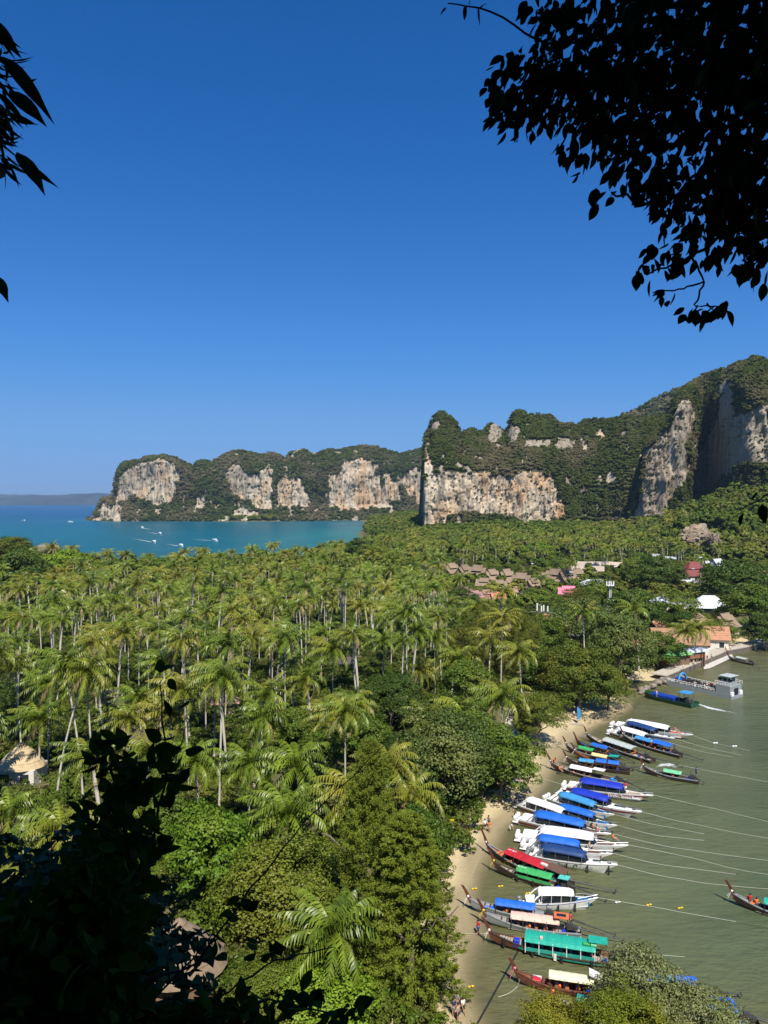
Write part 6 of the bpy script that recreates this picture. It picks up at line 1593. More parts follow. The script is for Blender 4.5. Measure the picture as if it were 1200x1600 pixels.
RP = [([(1080,1148,1.3),(1120,1162,.05),(1172,1173,.05)], 'floating rope from the bow of the farthest white speedboat'),
 ([(1050,1153,1.2),(1110,1170,.05),(1160,1180,.05)], 'rope from the navy canopied speedboat in the upper row'),
 ([(1045,1160,1.2),(1100,1175,.05),(1145,1183,.05)], 'rope from the white roofed speedboat in the upper row'),
 ([(1020,1242,1.3),(1090,1258,.05),(1180,1279,.05),(1260,1298,.05)], 'rope from the bow of the speedboat with the lettered red side'),
 ([(1002,1268,1.3),(1060,1283,.05),(1150,1301,.05),(1260,1320,.05)], 'rope from the bow of the closed royal blue canopied speedboat'),
 ([(959,1272,1.3),(1020,1288,.05),(1100,1303,.05)], 'rope from the light blue canopied speedboat'),
 ([(963,1289,1.3),(1030,1306,.05),(1100,1313,.05)], 'rope from the short mid blue canopied speedboat'),
 ([(954,1302,1.3),(1050,1324,.05),(1150,1338,.05),(1260,1352,.05)], 'rope from the long blue canopied speedboat'),
 ([(981,1320,1.3),(1060,1336,.05),(1160,1360,.05),(1260,1374,.05)], 'rope from the largest white roofed speedboat'),
 ([(956,1333,1.3),(1040,1352,.05),(1150,1366,.05)], 'rope from the bright blue canopied speedboat'),
 ([(964,1351,1.3),(1040,1370,.05),(1120,1382,.05),(1240,1392,.05)], 'rope from the navy canopied speedboat with the emblem'),
 ([(933,1402,1.2),(1000,1414,.05),(1080,1428,.05),(1150,1440,.05)], 'rope from the small white hardtop speedboat'),
 ([(1060,1195,.6),(1110,1205,.05),(1200,1222,.05)], 'rope trailing from the grey roofed longtail'),
 ([(985,1490,.6),(1020,1492,.05),(1070,1495,.05)], 'short rope beside the tail of the teal roofed longtail')]
for p_, l_ in RP: rope(p_, l_)
rope([(812,1482,.05),(790,1520,.05),(765,1565,.05),(742,1606,.05)], 'thick dark strand crossing the shallows from the teal roofed longtail to the beach', .10, 'black_rubber', 'dark_strand', 'cable', None)  # dark strand laid along a dark line on the water
rope([(812,1530,.9),(808,1542,.05),(795,1552,.05),(778,1558,.05)], 'pale looping rope from the cream roofed longtail bow', .03, 'rope', 'anchor_rope', 'rope', None)
rope([(704,1452,.3),(712,1457,.1),(735,1459,.05),(770,1458,.05)], 'thin rope from the beach to the teal roofed longtail', .02, 'rope', 'anchor_rope', 'rope', None)
rope([(836,1215,.5),(850,1218,.05),(880,1226,.05)], 'thin rope from the shore to the upper longtail group', .03, 'rope', 'anchor_rope', 'rope', None)
for i, (x, y, l_) in enumerate([(739,1389,'pair of yellow floats off the blue roofed longtail bow'),(780,1385,'yellow floats between the green roofed longtail and the small speedboat'),(823,1396,'yellow floats beside the stern of the small speedboat'),(1012,1414,'left yellow float of the two on the open bay'),(1061,1419,'right yellow float of the two on the open bay'),(733,1542,'yellow float at the water edge near the bottom'),(711,1513,'yellow float lying on the sand'),(963,1410,'white float on the rope of the small speedboat'),(1116,1161,'white floats on the rope of the farthest speedboat'),(1146,1166,'outer white floats on the rope of the farthest speedboat')]):
    c = G(x, y, .1); c.z = max(.03, ground_z(c.x, c.y)); r_ = .15 if i < 8 else .22
    q = PB(); q.ball((0, 0, .08), r_, 1, (1.3, .8, .7)); q.ball((r_ * 2.4, .1, .08), r_, 1, (1.2, .8, .7)); o = q.obj('buoy', M['gold_yellow' if i < 7 else 'white_canvas']); o.location = c; tag(o, l_, 'buoy')
m, t, p = base_mat('foam'); v = coord(t, kind='Object'); n = noise(t, v, 1.3, 6, 0.7)
ed = N(t, 'ShaderNodeAttribute', attribute_name='edge'); r = ramp(t, [(0.45, 0), (0.80, .8)]); t.links.new(mathn(t, 'ADD', n, mathn(t, 'SUBTRACT', ed.outputs['Fac'], .50)), r.inputs[0])
p.inputs['Base Color'].default_value = (.72, .75, .72, 1); p.inputs['Roughness'].default_value = .8
tr = t.nodes.new('ShaderNodeBsdfTransparent'); mx = t.nodes.new('ShaderNodeMixShader'); out = [q for q in t.nodes if q.type == 'OUTPUT_MATERIAL'][0]
t.links.new(r.outputs[0], mx.inputs[0]); t.links.new(tr.outputs[0], mx.inputs[1]); t.links.new(p.outputs[0], mx.inputs[2]); t.links.new(mx.outputs[0], out.inputs[0])
def wake(pts, wds, st, label, z=.03):
    P = np.array([list(G(x, y, 0)) for x, y in pts]); s_ = np.linspace(0, 1, len(P)); u = np.linspace(0, 1, 26)
    Q = np.stack([np.interp(u, s_, P[:, k]) for k in range(3)], -1); W_ = np.interp(u, s_, wds); S_ = np.interp(u, s_, st)
    tg = unit(np.gradient(Q, axis=0)); sd = np.stack([-tg[:, 1], tg[:, 0], tg[:, 2] * 0], -1)
    V = np.concatenate([Q + sd * W_[:, None] * y + np.array([0, 0, z + .05 * (1 - y * y)]) for y in (-1, -.5, 0, .5, 1)]); E = np.concatenate([S_ * (1 - abs(y)) ** .7 for y in (-1, -.5, 0, .5, 1)])
    me = np_mesh('wake', V, grid_faces(5, 26), M['foam'], attrs={'edge': E}); o = link(bpy.data.objects.new('wake', me)); kind(o, 'stuff'); return tag(o, label, 'wake')
wake([(1087,1099),(1110,1107),(1140,1113),(1170,1120),(1198,1131)], [.3,1.4,1.7,2.0,2.4], [.8,1,.55,.28,.1], 'white foam trail behind the green work boat')
wake([(1025,1199),(1035,1196),(1048,1195),(1062,1203)], [.5,1.4,1.6,.6], [.5,.85,.85,.3], 'splash of white foam behind the pale green roofed longtail')
mat('far_foam', (0.75, 0.78, 0.78), 0.8, 0.05, 2)
# fast boats crossing the west bay, each with its own wake
def ferry(x, y, dx, dy, wl, label, sc=1.0):
    a = G(x, y, 0); b = G(x - dx, y - dy, 0); v = (a - b).normalized(); rz = math.atan2(v.y, v.x)
    root = empty('speedboat', (a.x, a.y, 0), rz, label, 'speedboat', 'fast boats crossing the west bay'); L = 13 * sc
    h = PB(); h.loft([[(t_ * L, -w_, 1.3 + t_ * .6), (t_ * L, -w_ * .7, -.2), (t_ * L, w_ * .7, -.2), (t_ * L, w_, 1.3 + t_ * .6)] for t_, w_ in ((-.5, 1.8), (-.1, 1.9), (.25, 1.4), (.5, .15))], close=True); h.obj('hull', M['gelcoat_white'], root)
    PB().box((-.08 * L, 0, 2.3), (L * .5, 2.8, .9)).obj('cabin', M['white_canvas'], root)
    wp = [(x - dx * k, y - dy * k + (0.0 if k == 0 else 0)) for k in (0, .33, .66, 1)]
    wake([(x - dx * k * wl, y - dy * k * wl) for k in (0, .3, .7, 1)], [1.2, 2.6, 1.8, 1.0], [1, .9, .6, .3], label.replace('fast boat', 'wake of the fast boat') if 'fast boat' in label else 'wake of ' + label, .12)
ferry(241,848,46,-0.0+9,1.0,'fast boat heading right at the left end of the west bay')
ferry(283,854,30,5,1.0,'nearest of the fast boats in the west bay')
ferry(250,834.5,30,4,1.0,'fast boat in the middle of the west bay trailing a white line',)
ferry(336,845.5,50,4,1.0,'fast boat farthest right in the west bay')
ferry(222,825,-28,-5,.7,'fast boat close to the far headland',.9)
ferry(110,816,12,0,1,'small fast boat left of the headland tip',.9)
ferry(38,814,14,1,1,'small fast boat at the far left of the bay',.9)
a = G(128, 786.5, 0); root = empty('passenger_ship', (a.x, a.y, 0), .2, 'distant white passenger ship below the islands', 'ship')
h = PB(); h.loft([[(t_ * 95, -w_, 9), (t_ * 95, -w_ * .7, -1), (t_ * 95, w_ * .7, -1), (t_ * 95, w_, 9)] for t_, w_ in ((-.5, 9), (.2, 9), (.5, 1))], close=True); h.obj('hull', M['gelcoat_white'], root)
PB().box((-5, 0, 14), (62, 14, 10)).obj('superstructure', M['white_canvas'], root); PB().box((-14, 0, 21), (8, 6, 7)).obj('funnel', M['white_canvas'], root)
# ------------------------------------------------------------------ lettering on roofs and signs
b2, W2, D2 = text_queue
marks([5, 6], .95, (.5, -D2 / 2 - .53, 3.3), (R(90), 0, 0), M['orange_canvas'], b2, 9)
# ------------------------------------------------------------------ people: one continuous skinned body per pose, clothes over it
def skin_body(joints, edges, radii, sub=2, name='body'):
    me = bpy.data.meshes.new(name); me.from_pydata(joints, edges, []); o = bpy.data.objects.new(name, me); COL.objects.link(o)
    sk = o.modifiers.new('s', 'SKIN'); me.skin_vertices[0].data  # created with the modifier
    for v, r_ in zip(me.skin_vertices[0].data, radii): v.radius = (r_, r_) if not isinstance(r_, tuple) else r_
    me.skin_vertices[0].data[0].use_root = True
    ss = o.modifiers.new('u', 'SUBSURF'); ss.levels = sub; ss.render_levels = sub
    dg = bpy.context.evaluated_depsgraph_get(); dg.update(); out = bpy.data.meshes.new_from_object(o.evaluated_get(dg), depsgraph=dg); bpy.data.objects.remove(o); out.name = name; return out
POSES = {  # pelvis, chest, neck, head ; shoulders, elbows, hands ; hips, knees, feet, toes
 'stand': dict(p=(0,0,.92), hl=(.09,0,.50), fl=(.10,.02,.05), hr=(-.09,.02,.50), fr=(-.10,-.02,.05), el=(.26,.0,1.12), wl=(.28,-.08,.86), er=(-.26,0,1.12), wr=(-.27,-.06,.86), ch=(0,0,1.30)),
 'walk': dict(p=(0,0,.92), hl=(.09,-.16,.52), fl=(.10,-.24,.06), hr=(-.09,.08,.50), fr=(-.10,.34,.10), el=(.25,.12,1.12), wl=(.26,.02,.88), er=(-.25,-.12,1.12), wr=(-.24,-.28,.95), ch=(0,-.03,1.30)),
 'bend': dict(p=(0,.10,.90), hl=(.10,-.02,.48), fl=(.11,.06,.05), hr=(-.10,.0,.48), fr=(-.11,.04,.05), el=(.22,-.36,.98), wl=(.15,-.42,.70), er=(-.22,-.36,.98), wr=(-.15,-.44,.72), ch=(0,-.16,1.20)),
 'sit': dict(p=(0,0,.16), hl=(.12,-.42,.36), fl=(.12,-.70,.05), hr=(-.12,-.40,.34), fr=(-.12,-.72,.05), el=(.24,-.05,.36), wl=(.20,-.28,.30), er=(-.24,-.05,.36), wr=(-.20,-.28,.30), ch=(0,.03,.54)),
}
mat('skin', (0.42, 0.24, 0.16), 0.6, 0.1, 8); mat('hair', (0.02, 0.016, 0.014), 0.6, 0.2, 9)
def pose_meshes(key):
    P = {k: Vector(v) for k, v in POSES[key].items()}; up = (P['ch'] - P['p']).normalized()
    nk = P['ch'] + up * .20; hd = nk + up * .10; tp = hd + up * .13
    J = [P['p'], P['p'] + (P['ch'] - P['p']) * .5, P['ch'], nk, hd, tp]
    sl, sr = P['ch'] + up * .10 + Vector((.17, 0, 0)), P['ch'] + up * .10 + Vector((-.17, 0, 0))
    J += [sl, P['el'], P['wl'], P['wl'] + (P['wl'] - P['el']).normalized() * .10, sr, P['er'], P['wr'], P['wr'] + (P['wr'] - P['er']).normalized() * .10]
    a, b = P['p'] + Vector((.09, 0, -.05)), P['p'] + Vector((-.09, 0, -.05))
    J += [a, P['hl'], P['fl'], P['fl'] + Vector((0, -.15, -.02)), b, P['hr'], P['fr'], P['fr'] + Vector((0, -.15, -.02))]
    E = [(0,1),(1,2),(2,3),(3,4),(4,5),(2,6),(6,7),(7,8),(8,9),(2,10),(10,11),(11,12),(12,13),(0,14),(14,15),(15,16),(16,17),(0,18),(18,19),(19,20),(20,21)]
    Rr = [.13,.12,.14,.055,.095,.075,.06,.045,.032,.035,.06,.045,.032,.035,.095,.06,.04,.035,.095,.06,.04,.035]
    body = skin_body([tuple(j) for j in J], E, Rr, 1); body.materials.append(M['skin']); body.polygons.foreach_set('use_smooth', [True] * len(body.polygons))
    # face: nose, eyes, mouth, ears as a child; hair cap
    f = PB(); fd = Vector((0, -1, 0)); f.ball(hd + Vector((0, -.105, .02)), .018, 1, (1, 1.2, 1.3)); f.ball(hd + Vector((.095, 0, .02)), .025, 1, (.5, 1, 1.3)); f.ball(hd + Vector((-.095, 0, .02)), .025, 1, (.5, 1, 1.3)); fm = f.mesh('nose_and_ears', M['skin'])
    e = PB(); e.ball(hd + Vector((.036, -.092, .05)), .013, 1); e.ball(hd + Vector((-.036, -.092, .05)), .013, 1); e.box(hd + Vector((0, -.098, -.035)), (.05, .01, .010)); em = e.mesh('eyes_and_mouth', M['hair'])
    h = PB(); h.ball(hd + up * .06 + Vector((0, .022, 0)), .118, 2, (1, 1, .95)); hm = h.mesh('hair', M['hair'], True)
    k = 1.22
    shJ = [P['p'] + up * .06, P['p'] + (P['ch'] - P['p']) * .5, P['ch'], P['ch'] + up * .12, sl, sl + (P['el'] - sl) * .65, sr, sr + (P['er'] - sr) * .65]
    shirt = skin_body([tuple(j) for j in shJ], [(0,1),(1,2),(2,3),(2,4),(4,5),(2,6),(6,7)], [.155,.145,.165,.09,.085,.075,.085,.075], 1, 'shirt')
    so = [P['p'] + up * .02, a, a + (P['hl'] - a) * .85, b, b + (P['hr'] - b) * .85]
    shorts = skin_body([tuple(j) for j in so], [(0,1),(1,2),(0,3),(3,4)], [.15,.12,.095,.12,.095], 1, 'shorts')
    return body, fm, em, hm, shirt, shorts
PM = {k: pose_meshes(k) for k in POSES}
CLO = {}
for nm_, c_ in dict(red=(.5,.02,.03), white=(.75,.74,.7), black=(.02,.02,.025), blue=(.02,.06,.35), orange=(.7,.16,.03), pink=(.65,.15,.3), grey=(.25,.25,.26), navy=(.02,.03,.10), yellow=(.7,.55,.1), tan=(.45,.35,.22), green=(.05,.25,.1)).items(): CLO[nm_] = mat('cloth_' + nm_, c_, .8, .1, 8)
MC = {}
def cloth(me, col):
    k = (me.name, col)
    if k not in MC: m2 = me.copy(); m2.materials.clear(); m2.materials.append(CLO[col]); MC[k] = m2
    return MC[k]
def person(px, py, pose, top, bot, label, rz=None, z=None, scale=1.0, pack=None, group=None, dress=False, lie=False):
    if z is None:
        c = G(px, py, .8)
        for _ in range(3): zz_ = max(ground_z(c.x, c.y), -.35); c = G(px, py, zz_)
        z = zz_
    else: c = G(px, py, z)
    root = empty('person', (c.x, c.y, z), rnd.uniform(0, 6.28) if rz is None else rz, label, 'person', group); root.scale = (scale,) * 3
    if lie: root.rotation_euler = (R(-90), 0, rz or 0); root.location.z += .15
    body, fm, em, hm, shirt, shorts = PM[pose]
    link(bpy.data.objects.new('body', body), root)
    for me in (fm, em): link(bpy.data.objects.new(me.name, me), root)
    link(bpy.data.objects.new('hair', hm), root)
    link(bpy.data.objects.new('shirt', cloth(shirt, top)), root); link(bpy.data.objects.new('shorts', cloth(shorts, bot)), root)
    if dress:
        q = PB(); q.loft([[(r_ * math.cos(a), r_ * .7 * math.sin(a), z_) for a in np.arange(12) / 12 * 6.283] for z_, r_ in ((.12, .30), (.6, .24), (1.0, .18))], close=True); q.obj('skirt', CLO[bot], root)
    if pack: PB().box((0, .22, 1.22), (.30, .18, .42)).obj('backpack', CLO[pack], root, bevel=.05)
    return root
person(700, 1457, 'walk', 'black', 'black', 'person in a long black dress and magenta headscarf walking on the beach', 1.2, dress=True)
person(747, 1461, 'walk', 'red', 'blue', 'person in red shirt and blue shorts wading near the blue roofed longtail', 2.0)
person(709, 1588, 'stand', 'navy', 'grey', 'person in dark clothes, left of the group on the beach at the bottom', .3, pack='black')
person(714, 1578, 'stand', 'grey', 'tan', 'person in grey, farthest of the group on the beach at the bottom', 2.4)
person(716, 1596, 'stand', 'tan', 'navy', 'person in tan shirt in the middle of the group at the bottom', 1.0)
person(723, 1586, 'walk', 'white', 'black', 'person in white shirt with a black backpack, right of the group at the bottom', .6, pack='black')
person(798, 1301, 'bend', 'white', 'white', 'person in white standing in the shallow water beside the speedboats', 1.0)
person(805, 1281, 'stand', 'black', 'black', 'person in black at the water edge below the beach tree', 1.5)
for i, (x, y, a, b, l_) in enumerate([(722,1297,'pink','white','person in pink top, leftmost in the shade of the fig tree'),(728,1303,'pink','red','person in pink and red under the fig tree'),(733,1308,'black','grey','person in black in front of the fig tree shade'),(737,1297,'white','blue','person in white top under the fig tree'),(758,1298,'white','black','person in white at the right of the fig tree shade'),(765,1301,'orange','tan','person in orange beside the tall prow of the red roofed longtail'),(764,1292,'grey','navy','person in grey behind the one in orange')]): person(x, y, 'stand' if i % 2 else 'walk', a, b, l_)
person(828, 1163, 'walk', 'white', 'black', 'person in white with a dark bag below the lone sea almond tree', 1.0)
person(866, 1196, 'bend', 'orange', 'red', 'person in orange bending at the bow of the white roofed longtail', .4, z=.9)
person(875, 1204, 'sit', 'orange', 'black', 'person in orange sitting in the open bow of the white roofed longtail', .4, z=.7)
person(977, 1238, 'stand', 'red', 'white', 'person in red shirt standing on the deck of the lettered speedboat', .2, z=1.1)
person(1088, 1214, 'stand', 'blue', 'navy', 'driver in blue at the stern of the pale green roofed longtail', 1.6, z=.6)
person(926, 1296, 'sit', 'orange', 'black', 'left person sitting on the brown bow of the long blue canopied speedboat', 1.6, z=1.1, lie=False)
person(933, 1299, 'sit', 'tan', 'red', 'right person sitting on the brown bow of the long blue canopied speedboat', 1.2, z=1.1)
person(958, 1312, 'sit', 'orange', 'tan', 'person sitting on the bow cushions of the largest white speedboat', 1.0, z=1.1)
person(921, 1325, 'sit', 'tan', 'white', 'person on the brown bow of the bright blue canopied speedboat', 1.0, z=1.1)
person(1182, 1414, 'sit', 'orange', 'black', 'passenger in orange vest in the longtail at the right edge', 3.0, z=.75)
person(1172, 1408, 'sit', 'red', 'black', 'passenger in red vest forward in the longtail at the right edge', 3.0, z=.85)
person(1055, 1142, 'sit', 'orange', 'white', 'sunbather on the bow of the farthest white speedboat', 1.0, z=1.2)
person(1026, 1089, 'stand', 'white', 'white', 'person in white standing on the green work boat', 1.0, z=1.0) 
person(892, 1449, 'stand', 'red', 'black', 'person in red by the engine of the pink roofed longtail', 1.0, z=.35)
person(934, 1543, 'stand', 'red', 'navy', 'person in red at the stern of the cream roofed longtail', 1.0, z=.35)
for i, (x, y, a, b, l_) in enumerate([(1112,1031,'white','black','person in white on the quay beside the bar front'),(1105,1033,'black','tan','person in black on the quay beside the bar front'),(1083,1042,'white','navy','person in white nearest the moored barge'),(1089,1039,'green','tan','person in green on the quay near the barge'),(1134,1019,'orange','white','person in orange by the paved square'),(1141,1017,'white','tan','person in white by the paved square'),(1068,1047,'white','white','person in white at the end of the quay above the barge bow')]): person(x, y, 'stand' if i % 2 else 'walk', a, b, l_, z=1.75)
person(897, 1122, 'stand', 'white', 'navy', 'person in white beside the blue flag on the upper beach', .5)
person(908, 1120, 'stand', 'grey', 'white', 'person in grey right of the blue flag on the upper beach', .9)
person(930, 1124, 'bend', 'white', 'tan', 'person in white bending at the corner of the bay', .9)
# ------------------------------------------------------------------ foreground: boughs and bushes of the viewpoint, shaded by the raised hill and by darkened leaf colours
def leaf_shape(name, L, W, curl, tipf, m_):
    """one leaf: pointed blade folded along its midrib, base at the origin, blade along -z"""
    s = np.linspace(0, 1, 7); V, F = [], []
    for k, t_ in enumerate(s):
        w_ = W * .5 * (math.sin(math.pi * min(1, t_ ** .8)) ** .85) * (1 if t_ < .99 else 0) + (.0008 if t_ < .02 else 0)
        if t_ > .75: w_ *= (1 - (t_ - .75) * tipf)
        y = curl * L * t_ ** 2; z = -L * t_
        V += [(-w_, y + w_ * .35, z), (0, y, z), (w_, y + w_ * .35, z)]
    for k in range(6):
        for j in (0, 1): a = k * 3 + j; F.append((a, a + 1, a + 4, a + 3))
    me = bpy.data.meshes.new(name); me.from_pydata(V, [], F); me.materials.append(m_); me.polygons.foreach_set('use_smooth', [True] * len(me.polygons)); return me
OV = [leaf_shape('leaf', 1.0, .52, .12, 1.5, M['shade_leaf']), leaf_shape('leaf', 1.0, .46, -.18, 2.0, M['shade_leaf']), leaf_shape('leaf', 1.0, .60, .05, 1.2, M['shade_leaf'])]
LONG = [leaf_shape('leaf', 1.0, .19, .35, 2.6, M['shade_leaf']), leaf_shape('leaf', 1.0, .16, .5, 2.8, M['shade_leaf'])]
def leaf_matrix(p, d, roll, L):
    z = -Vector(d).normalized(); x = z.orthogonal().normalized(); x = Matrix.Rotation(roll, 3, z) @ x; y = z.cross(x)
    m_ = Matrix(((x.x, y.x, z.x), (x.y, y.y, z.y), (x.z, y.z, z.z))).to_4x4(); m_.translation = p; return m_ @ Matrix.Scale(L, 4)
def bunch(root, blobs, total, shapes, Lr, nparts, dirf, name='leaf'):
    """leaves in the blobs (px, py, rx, ry, depth, spread, weight); the nparts nearest are parts, the rest one stuff part"""
    wts = np.array([b[2] * b[3] * b[6] for b in blobs], float); wts /= wts.sum(); items = []
    for k in range(total):
        b = blobs[rng.choice(len(blobs), p=wts)]; r_ = math.sqrt(rnd.random()); a = rnd.uniform(0, 6.283)
        px, py = b[0] + b[2] * r_ * math.cos(a), b[1] + b[3] * r_ * math.sin(a); d = b[4] + rnd.uniform(-1, 1) * b[5]
        p = D(px, py, d); L = rnd.uniform(*Lr); dv = dirf(px, py); dv = Vector(dv) + Vector((rnd.gauss(0, .35), rnd.gauss(0, .45), rnd.gauss(0, .30)))
        items.append((d, p, dv, rnd.uniform(0, 6.283), L, rnd.randrange(len(shapes))))
    items.sort(key=lambda q: q[0] / q[4]); inv = Matrix.Translation(-root.location)
    for k, (d, p, dv, ro, L, s_) in enumerate(items[:nparts]):
        o = bpy.data.objects.new(name, shapes[s_]); COL.objects.link(o); o.parent = root; o.matrix_local = inv @ leaf_matrix(p, dv, ro, L)
    Vs, Fs, o_ = [], [], 0
    for d, p, dv, ro, L, s_ in items[nparts:]:
        me = shapes[s_]; co = np.empty(len(me.vertices) * 3); me.vertices.foreach_get('co', co); co = co.reshape(-1, 3)
        mm = np.array(inv @ leaf_matrix(p, dv, ro, L)); Vs.append(co @ mm[:3, :3].T + mm[:3, 3]); Fs.append(np.array([f.vertices[:] for f in me.polygons]) + o_); o_ += len(co)
    if Vs: kind(link(bpy.data.objects.new('foliage', np_mesh('foliage', np.concatenate(Vs), np.concatenate(Fs), shapes[0].materials[0], smooth=True)), root), 'stuff')
def twigs(root, lines, m_='dark_bark', nm='branch'):
    for pts, r0, r1 in lines:
        P = [np.array(D(x, y, d)) - np.array(root.location) for x, y, d in pts]
        n = len(P); s_ = np.linspace(0, n - 1, n * 4); Q = np.stack([np.interp(s_, range(n), [p[k] for p in P]) for k in range(3)], -1)
        Q[1:-1] += rng.normal(size=(len(Q) - 2, 3)) * r0 * .5
        PB().tube(Q, list(np.linspace(r0, r1, len(Q))), 6).obj(nm, M[m_], root, True)
# the bough hanging in from the top right
base = D(1500, 60, 4.2); root = empty('overhanging_tree', (2.6, 1.2, ground_z(2.6, 1.2)), 0, 'dark leafy boughs of a tree hanging into the view at the top right', 'tree')
gz_ = root.location.z
PB().tube([(0, 0, -.5), (.4, .5, (47 - gz_) * .6), (.7, 1.1, 47.3 - gz_), (1.0, 2.2, 49.8 - gz_), (.6, 3.0, 51.4 - gz_), (.0, 3.3, 52.6 - gz_)], [.17, .15, .13, .11, .08, .05], 8).obj('trunk', M['dark_bark'], root, True)
BL = [(1080,60,150,100,4.6,.8,1.3),(1180,40,120,120,4.4,.8,1.3),(960,40,110,60,4.8,.6,1.2),(860,15,45,25,4.8,.4,1.0),(850,125,85,60,5.0,.5,1.5),(795,150,42,44,5.0,.3,1.1),(815,190,36,26,5.0,.3,1.1),(900,150,70,55,4.9,.5,1.4),(980,150,90,80,4.7,.7,1.35),
      (1090,190,110,100,4.6,.8,1.35),(1185,230,70,120,4.5,.8,1.3),(888,235,20,30,5.0,.2,.8),(905,255,18,16,5.0,.2,.8),(950,215,55,35,4.8,.4,1.1),(960,285,22,30,4.8,.2,.8),(1000,255,50,45,4.7,.4,.9),(1050,290,50,45,4.6,.4,.9),(1120,320,60,45,4.6,.5,1.1),(1185,350,50,50,4.5,.5,1.1),
      (1040,400,36,28,4.7,.3,1.0),(1085,385,50,28,4.6,.3,1.1),(1150,395,50,28,4.6,.3,.7),(1002,432,16,14,4.7,.2,.9),(1045,462,30,14,4.7,.2,1.0),(1095,485,28,14,4.7,.2,1.0),(1130,478,16,10,4.7,.2,.8),(740,4,26,9,4.9,.2,.8),(705,10,12,10,4.9,.2,.7),(798,62,16,12,5.0,.2,.35),(1186,780,14,18,4.4,.2,.5),(1164,790,6,12,4.4,.1,.4)]
BL += [(1175,420,30,22,4.6,.3,.9),(1140,300,60,50,4.6,.5,1.1),(1195,330,30,80,4.5,.5,1.1),(1060,350,30,30,4.6,.3,.7),(1195,430,10,16,4.5,.2,.6),(1018,300,30,16,4.7,.2,.8),(935,305,12,18,4.8,.1,.8)]
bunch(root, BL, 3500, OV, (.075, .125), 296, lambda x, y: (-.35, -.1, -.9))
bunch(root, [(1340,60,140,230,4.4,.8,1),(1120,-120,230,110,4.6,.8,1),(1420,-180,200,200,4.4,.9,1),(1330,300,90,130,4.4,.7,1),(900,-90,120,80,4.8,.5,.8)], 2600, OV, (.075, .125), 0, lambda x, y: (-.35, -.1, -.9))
twigs(root, [([(1420,-60,4.2),(1340,180,4.3),(1260,60,4.0)],.045,.02),([(1260,-120,3.8),(1150,40,4.3),(1050,120,4.6),(930,130,4.8),(850,110,5.0),(800,120,5.0)],.030,.006),([(1150,40,4.3),(1130,180,4.5),(1090,290,4.6),(1040,318,4.65),(990,318,4.7),(955,300,4.8)],.022,.007),([(1260,60,4.0),(1200,230,4.3),(1150,350,4.5),(1080,400,4.6),(1010,430,4.7)],.022,.005),
    ([(1080,400,4.6),(1100,440,4.65),(1060,452,4.7),(1020,458,4.7)],.008,.004),([(1100,440,4.65),(1085,478,4.7),(1125,480,4.7)],.007,.004),([(1050,120,4.6),(960,60,4.8),(850,70,5.0),(760,15,4.9),(700,5,4.9)],.012,.004),([(930,130,4.8),(900,200,4.9),(890,240,5.0)],.010,.004),([(1230,300,4.3),(1180,320,4.5),(1120,345,4.6)],.014,.006),([(850,110,5.0),(845,60,5.0),(862,40,5.0)],.006,.003),([(1240,760,4.3),(1205,768,4.35),(1180,785,4.4),(1160,795,4.4)],.006,.003)])
# long pointed leaves at the left edge
root = empty('overhanging_shrub', (-2.9, 2.4, ground_z(-2.9, 2.4)), 0, 'dark shrub with long drooping pointed leaves at the upper left edge', 'shrub')
PB().tube([(0, 0, -.3), (-.1, .3, 2.0), (-.2, .8, 3.6), (0.05, 1.2, 4.6)], [.06, .05, .04, .02], 7).obj('trunk', M['dark_bark'], root, True)
tips = [(36,72,-38,30),(58,115,-30,68),(60,148,0,104),(38,135,-30,100),(55,150,-10,135),(36,165,-30,128),(60,196,0,164),(48,216,-4,176),(26,200,-30,170),(54,222,-4,214),(72,254,0,225),(80,272,8,240),(44,268,-6,246),(40,290,-14,264),(2,296,-20,262),(8,172,-36,140),(5,40,-40,20),(50,120,-14,88),(30,230,-36,205),(20,245,-40,232),(6,358,-40,352),(14,396,-30,392),(12,428,-30,428),(10,90,-50,60),(15,210,-40,190)]
for k, (x1, y1, x0, y0) in enumerate(tips):
    for dd in (0,):
        x1 = x1 * .92 - 4; x0, y0 = x1 + (x0 - x1) * .58, y1 + (y0 - y1) * .58; a, b = D(x0, y0, 3.9 + .25 * math.sin(k * 2.1)), D(x1, y1, 3.8 + .25 * math.sin(k * 2.1 + 1)); L = (b - a).length
        o = bpy.data.objects.new('leaf', LONG[k % 2]); COL.objects.link(o); o.parent = root; o.matrix_local = Matrix.Translation(-root.location) @ leaf_matrix(a, b - a, [0.2, 3.0, .6, 2.6][k % 4], L)
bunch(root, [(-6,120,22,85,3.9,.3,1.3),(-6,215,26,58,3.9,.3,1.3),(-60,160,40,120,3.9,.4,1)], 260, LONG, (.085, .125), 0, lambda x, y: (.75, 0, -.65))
twigs(root, [([(-160,-60,3.8),(-60,60,3.9),(-36,160,3.9),(-20,240,3.9)],.016,.006),([(-60,60,3.9),(-20,100,3.9),(10,110,3.9)],.006,.004),([(-60,300,3.8),(-40,352,3.9),(-30,400,3.9)],.008,.004)])
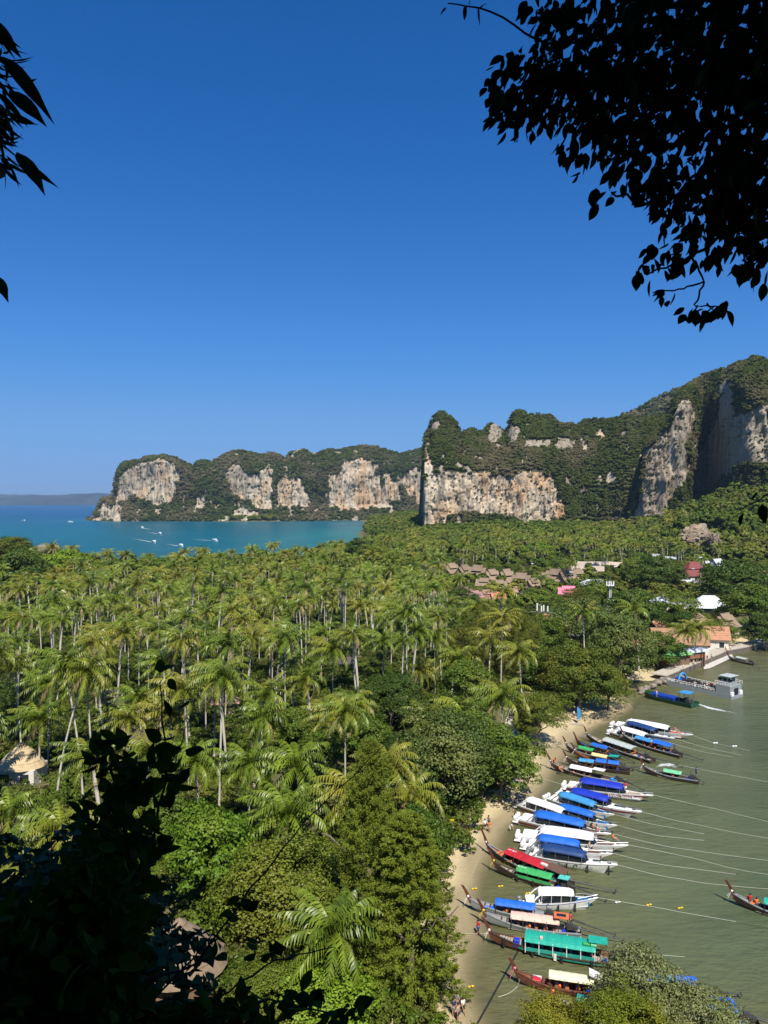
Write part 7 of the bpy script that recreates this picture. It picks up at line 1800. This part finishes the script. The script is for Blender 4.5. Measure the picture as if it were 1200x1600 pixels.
# the dark bush at the lower left
root = empty('foreground_bush', (-2.4, 4.6, ground_z(-2.4, 4.6)), 0, 'near black leafy bush with darkened leaves in hill shade filling the lower left corner', 'bush')
BL = [(60,1590,150,120,5.2,1.0,1.5),(150,1565,70,100,5.2,.9,1.4),(90,1480,120,90,5.4,.9,1.4),(40,1480,80,50,5.4,.8,1.2),(160,1430,70,110,5.4,.8,1.4),(195,1310,44,85,5.3,.5,.75),(185,1215,40,55,5.2,.4,.5),(160,1175,22,26,5.2,.3,.5),(225,1195,36,30,5.2,.3,.5),
      (250,1230,30,24,5.2,.3,.7),(265,1165,30,18,5.2,.2,.35),(275,1205,30,16,5.2,.2,.35),(250,1060,14,20,5.2,.1,.35),(265,1115,24,10,5.2,.1,.3),(150,1290,30,30,5.3,.4,.8),(245,1320,22,28,5.3,.3,.7),(300,1590,50,20,5.4,.5,.5),(380,1580,70,26,5.4,.4,.6),(300,1600,120,30,5.3,.5,1.2),
      (420,1490,34,22,5.6,.2,.35),(455,1560,40,22,5.6,.2,.4),(540,1585,30,22,5.8,.2,.35),(380,1420,18,22,5.5,.1,.3),(330,1480,30,24,5.5,.2,.15),(180,1490,26,60,5.4,.4,1.0),(20,1530,60,80,5.0,.8,1.4)]
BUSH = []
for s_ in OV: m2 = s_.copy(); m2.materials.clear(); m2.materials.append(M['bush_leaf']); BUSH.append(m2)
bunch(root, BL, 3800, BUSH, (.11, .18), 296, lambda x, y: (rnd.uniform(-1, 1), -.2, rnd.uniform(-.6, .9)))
twigs(root, [([(150,1750,5.0),(180,1550,5.2),(200,1400,5.3),(190,1250,5.2),(170,1170,5.2)],.030,.008),([(200,1400,5.3),(240,1300,5.2),(262,1200,5.2),(250,1070,5.2)],.014,.004),([(262,1200,5.2),(285,1160,5.2),(290,1135,5.2)],.006,.003),([(180,1550,5.2),(300,1510,5.4),(400,1380,5.5),(480,1280,5.6),(600,1165,5.8)],.010,.003),
    ([(200,1620,5.2),(340,1560,5.4),(430,1500,5.5),(520,1480,5.7)],.010,.004),([(300,1600,5.3),(420,1560,5.6),(540,1590,5.8),(590,1560,5.8)],.009,.004),([(240,1560,5.3),(300,1500,5.4),(330,1460,5.5),(345,1430,5.5)],.008,.003),([(60,1750,5.0),(70,1600,5.1),(60,1450,5.3)],.025,.008)])
# shaded shrubs lower down the slope under the bush, and the growth on the rock behind the viewpoint
sh = [crown_mesh('slope_shrub', M['shade_tree_leaf'], 40, 55, .085, np.random.default_rng(800 + k)) for k in range(2)]
for i, (px, py, d, r_, l_) in enumerate([(30,1520,13,2.4,'shaded round shrub on the steep slope at the lower left edge'),(150,1600,12,2.2,'shaded shrub on the steep slope below the dark bush'),(90,1450,17,2.6,'shaded shrub behind the dark bush at the lower left')]):
    c = D(px, py, d); g = ground_z(c.x, c.y); root = empty('slope_shrub', (c.x, c.y, g - .3), 0, l_, 'shrub')
    PB().tube([(0, 0, -.5), (.1, 0, max(.6, c.z - g))], [.09, .04], 6).obj('stem', M['dark_bark'], root)
    o = link(bpy.data.objects.new('crown', sh[i % 2]), root); o.location = (0, 0, c.z - g + .3); o.scale = (r_, r_, r_ * .85)
bx = rng.uniform(-26, 22, 900); by = rng.uniform(-30, -3.0, 900); bz = height(bx, by); s_ = rng.uniform(.9, 2.0, 900)
scatter('hillside_growth', np.stack([bx, by, bz + .3], -1), np.stack([s_, s_, s_], -1), np.stack([s_ * 0, s_ * 0, rng.uniform(0, 6, 900)], -1), sh[0], 'dense growth on the rock slope behind the viewpoint', 'hillside growth')
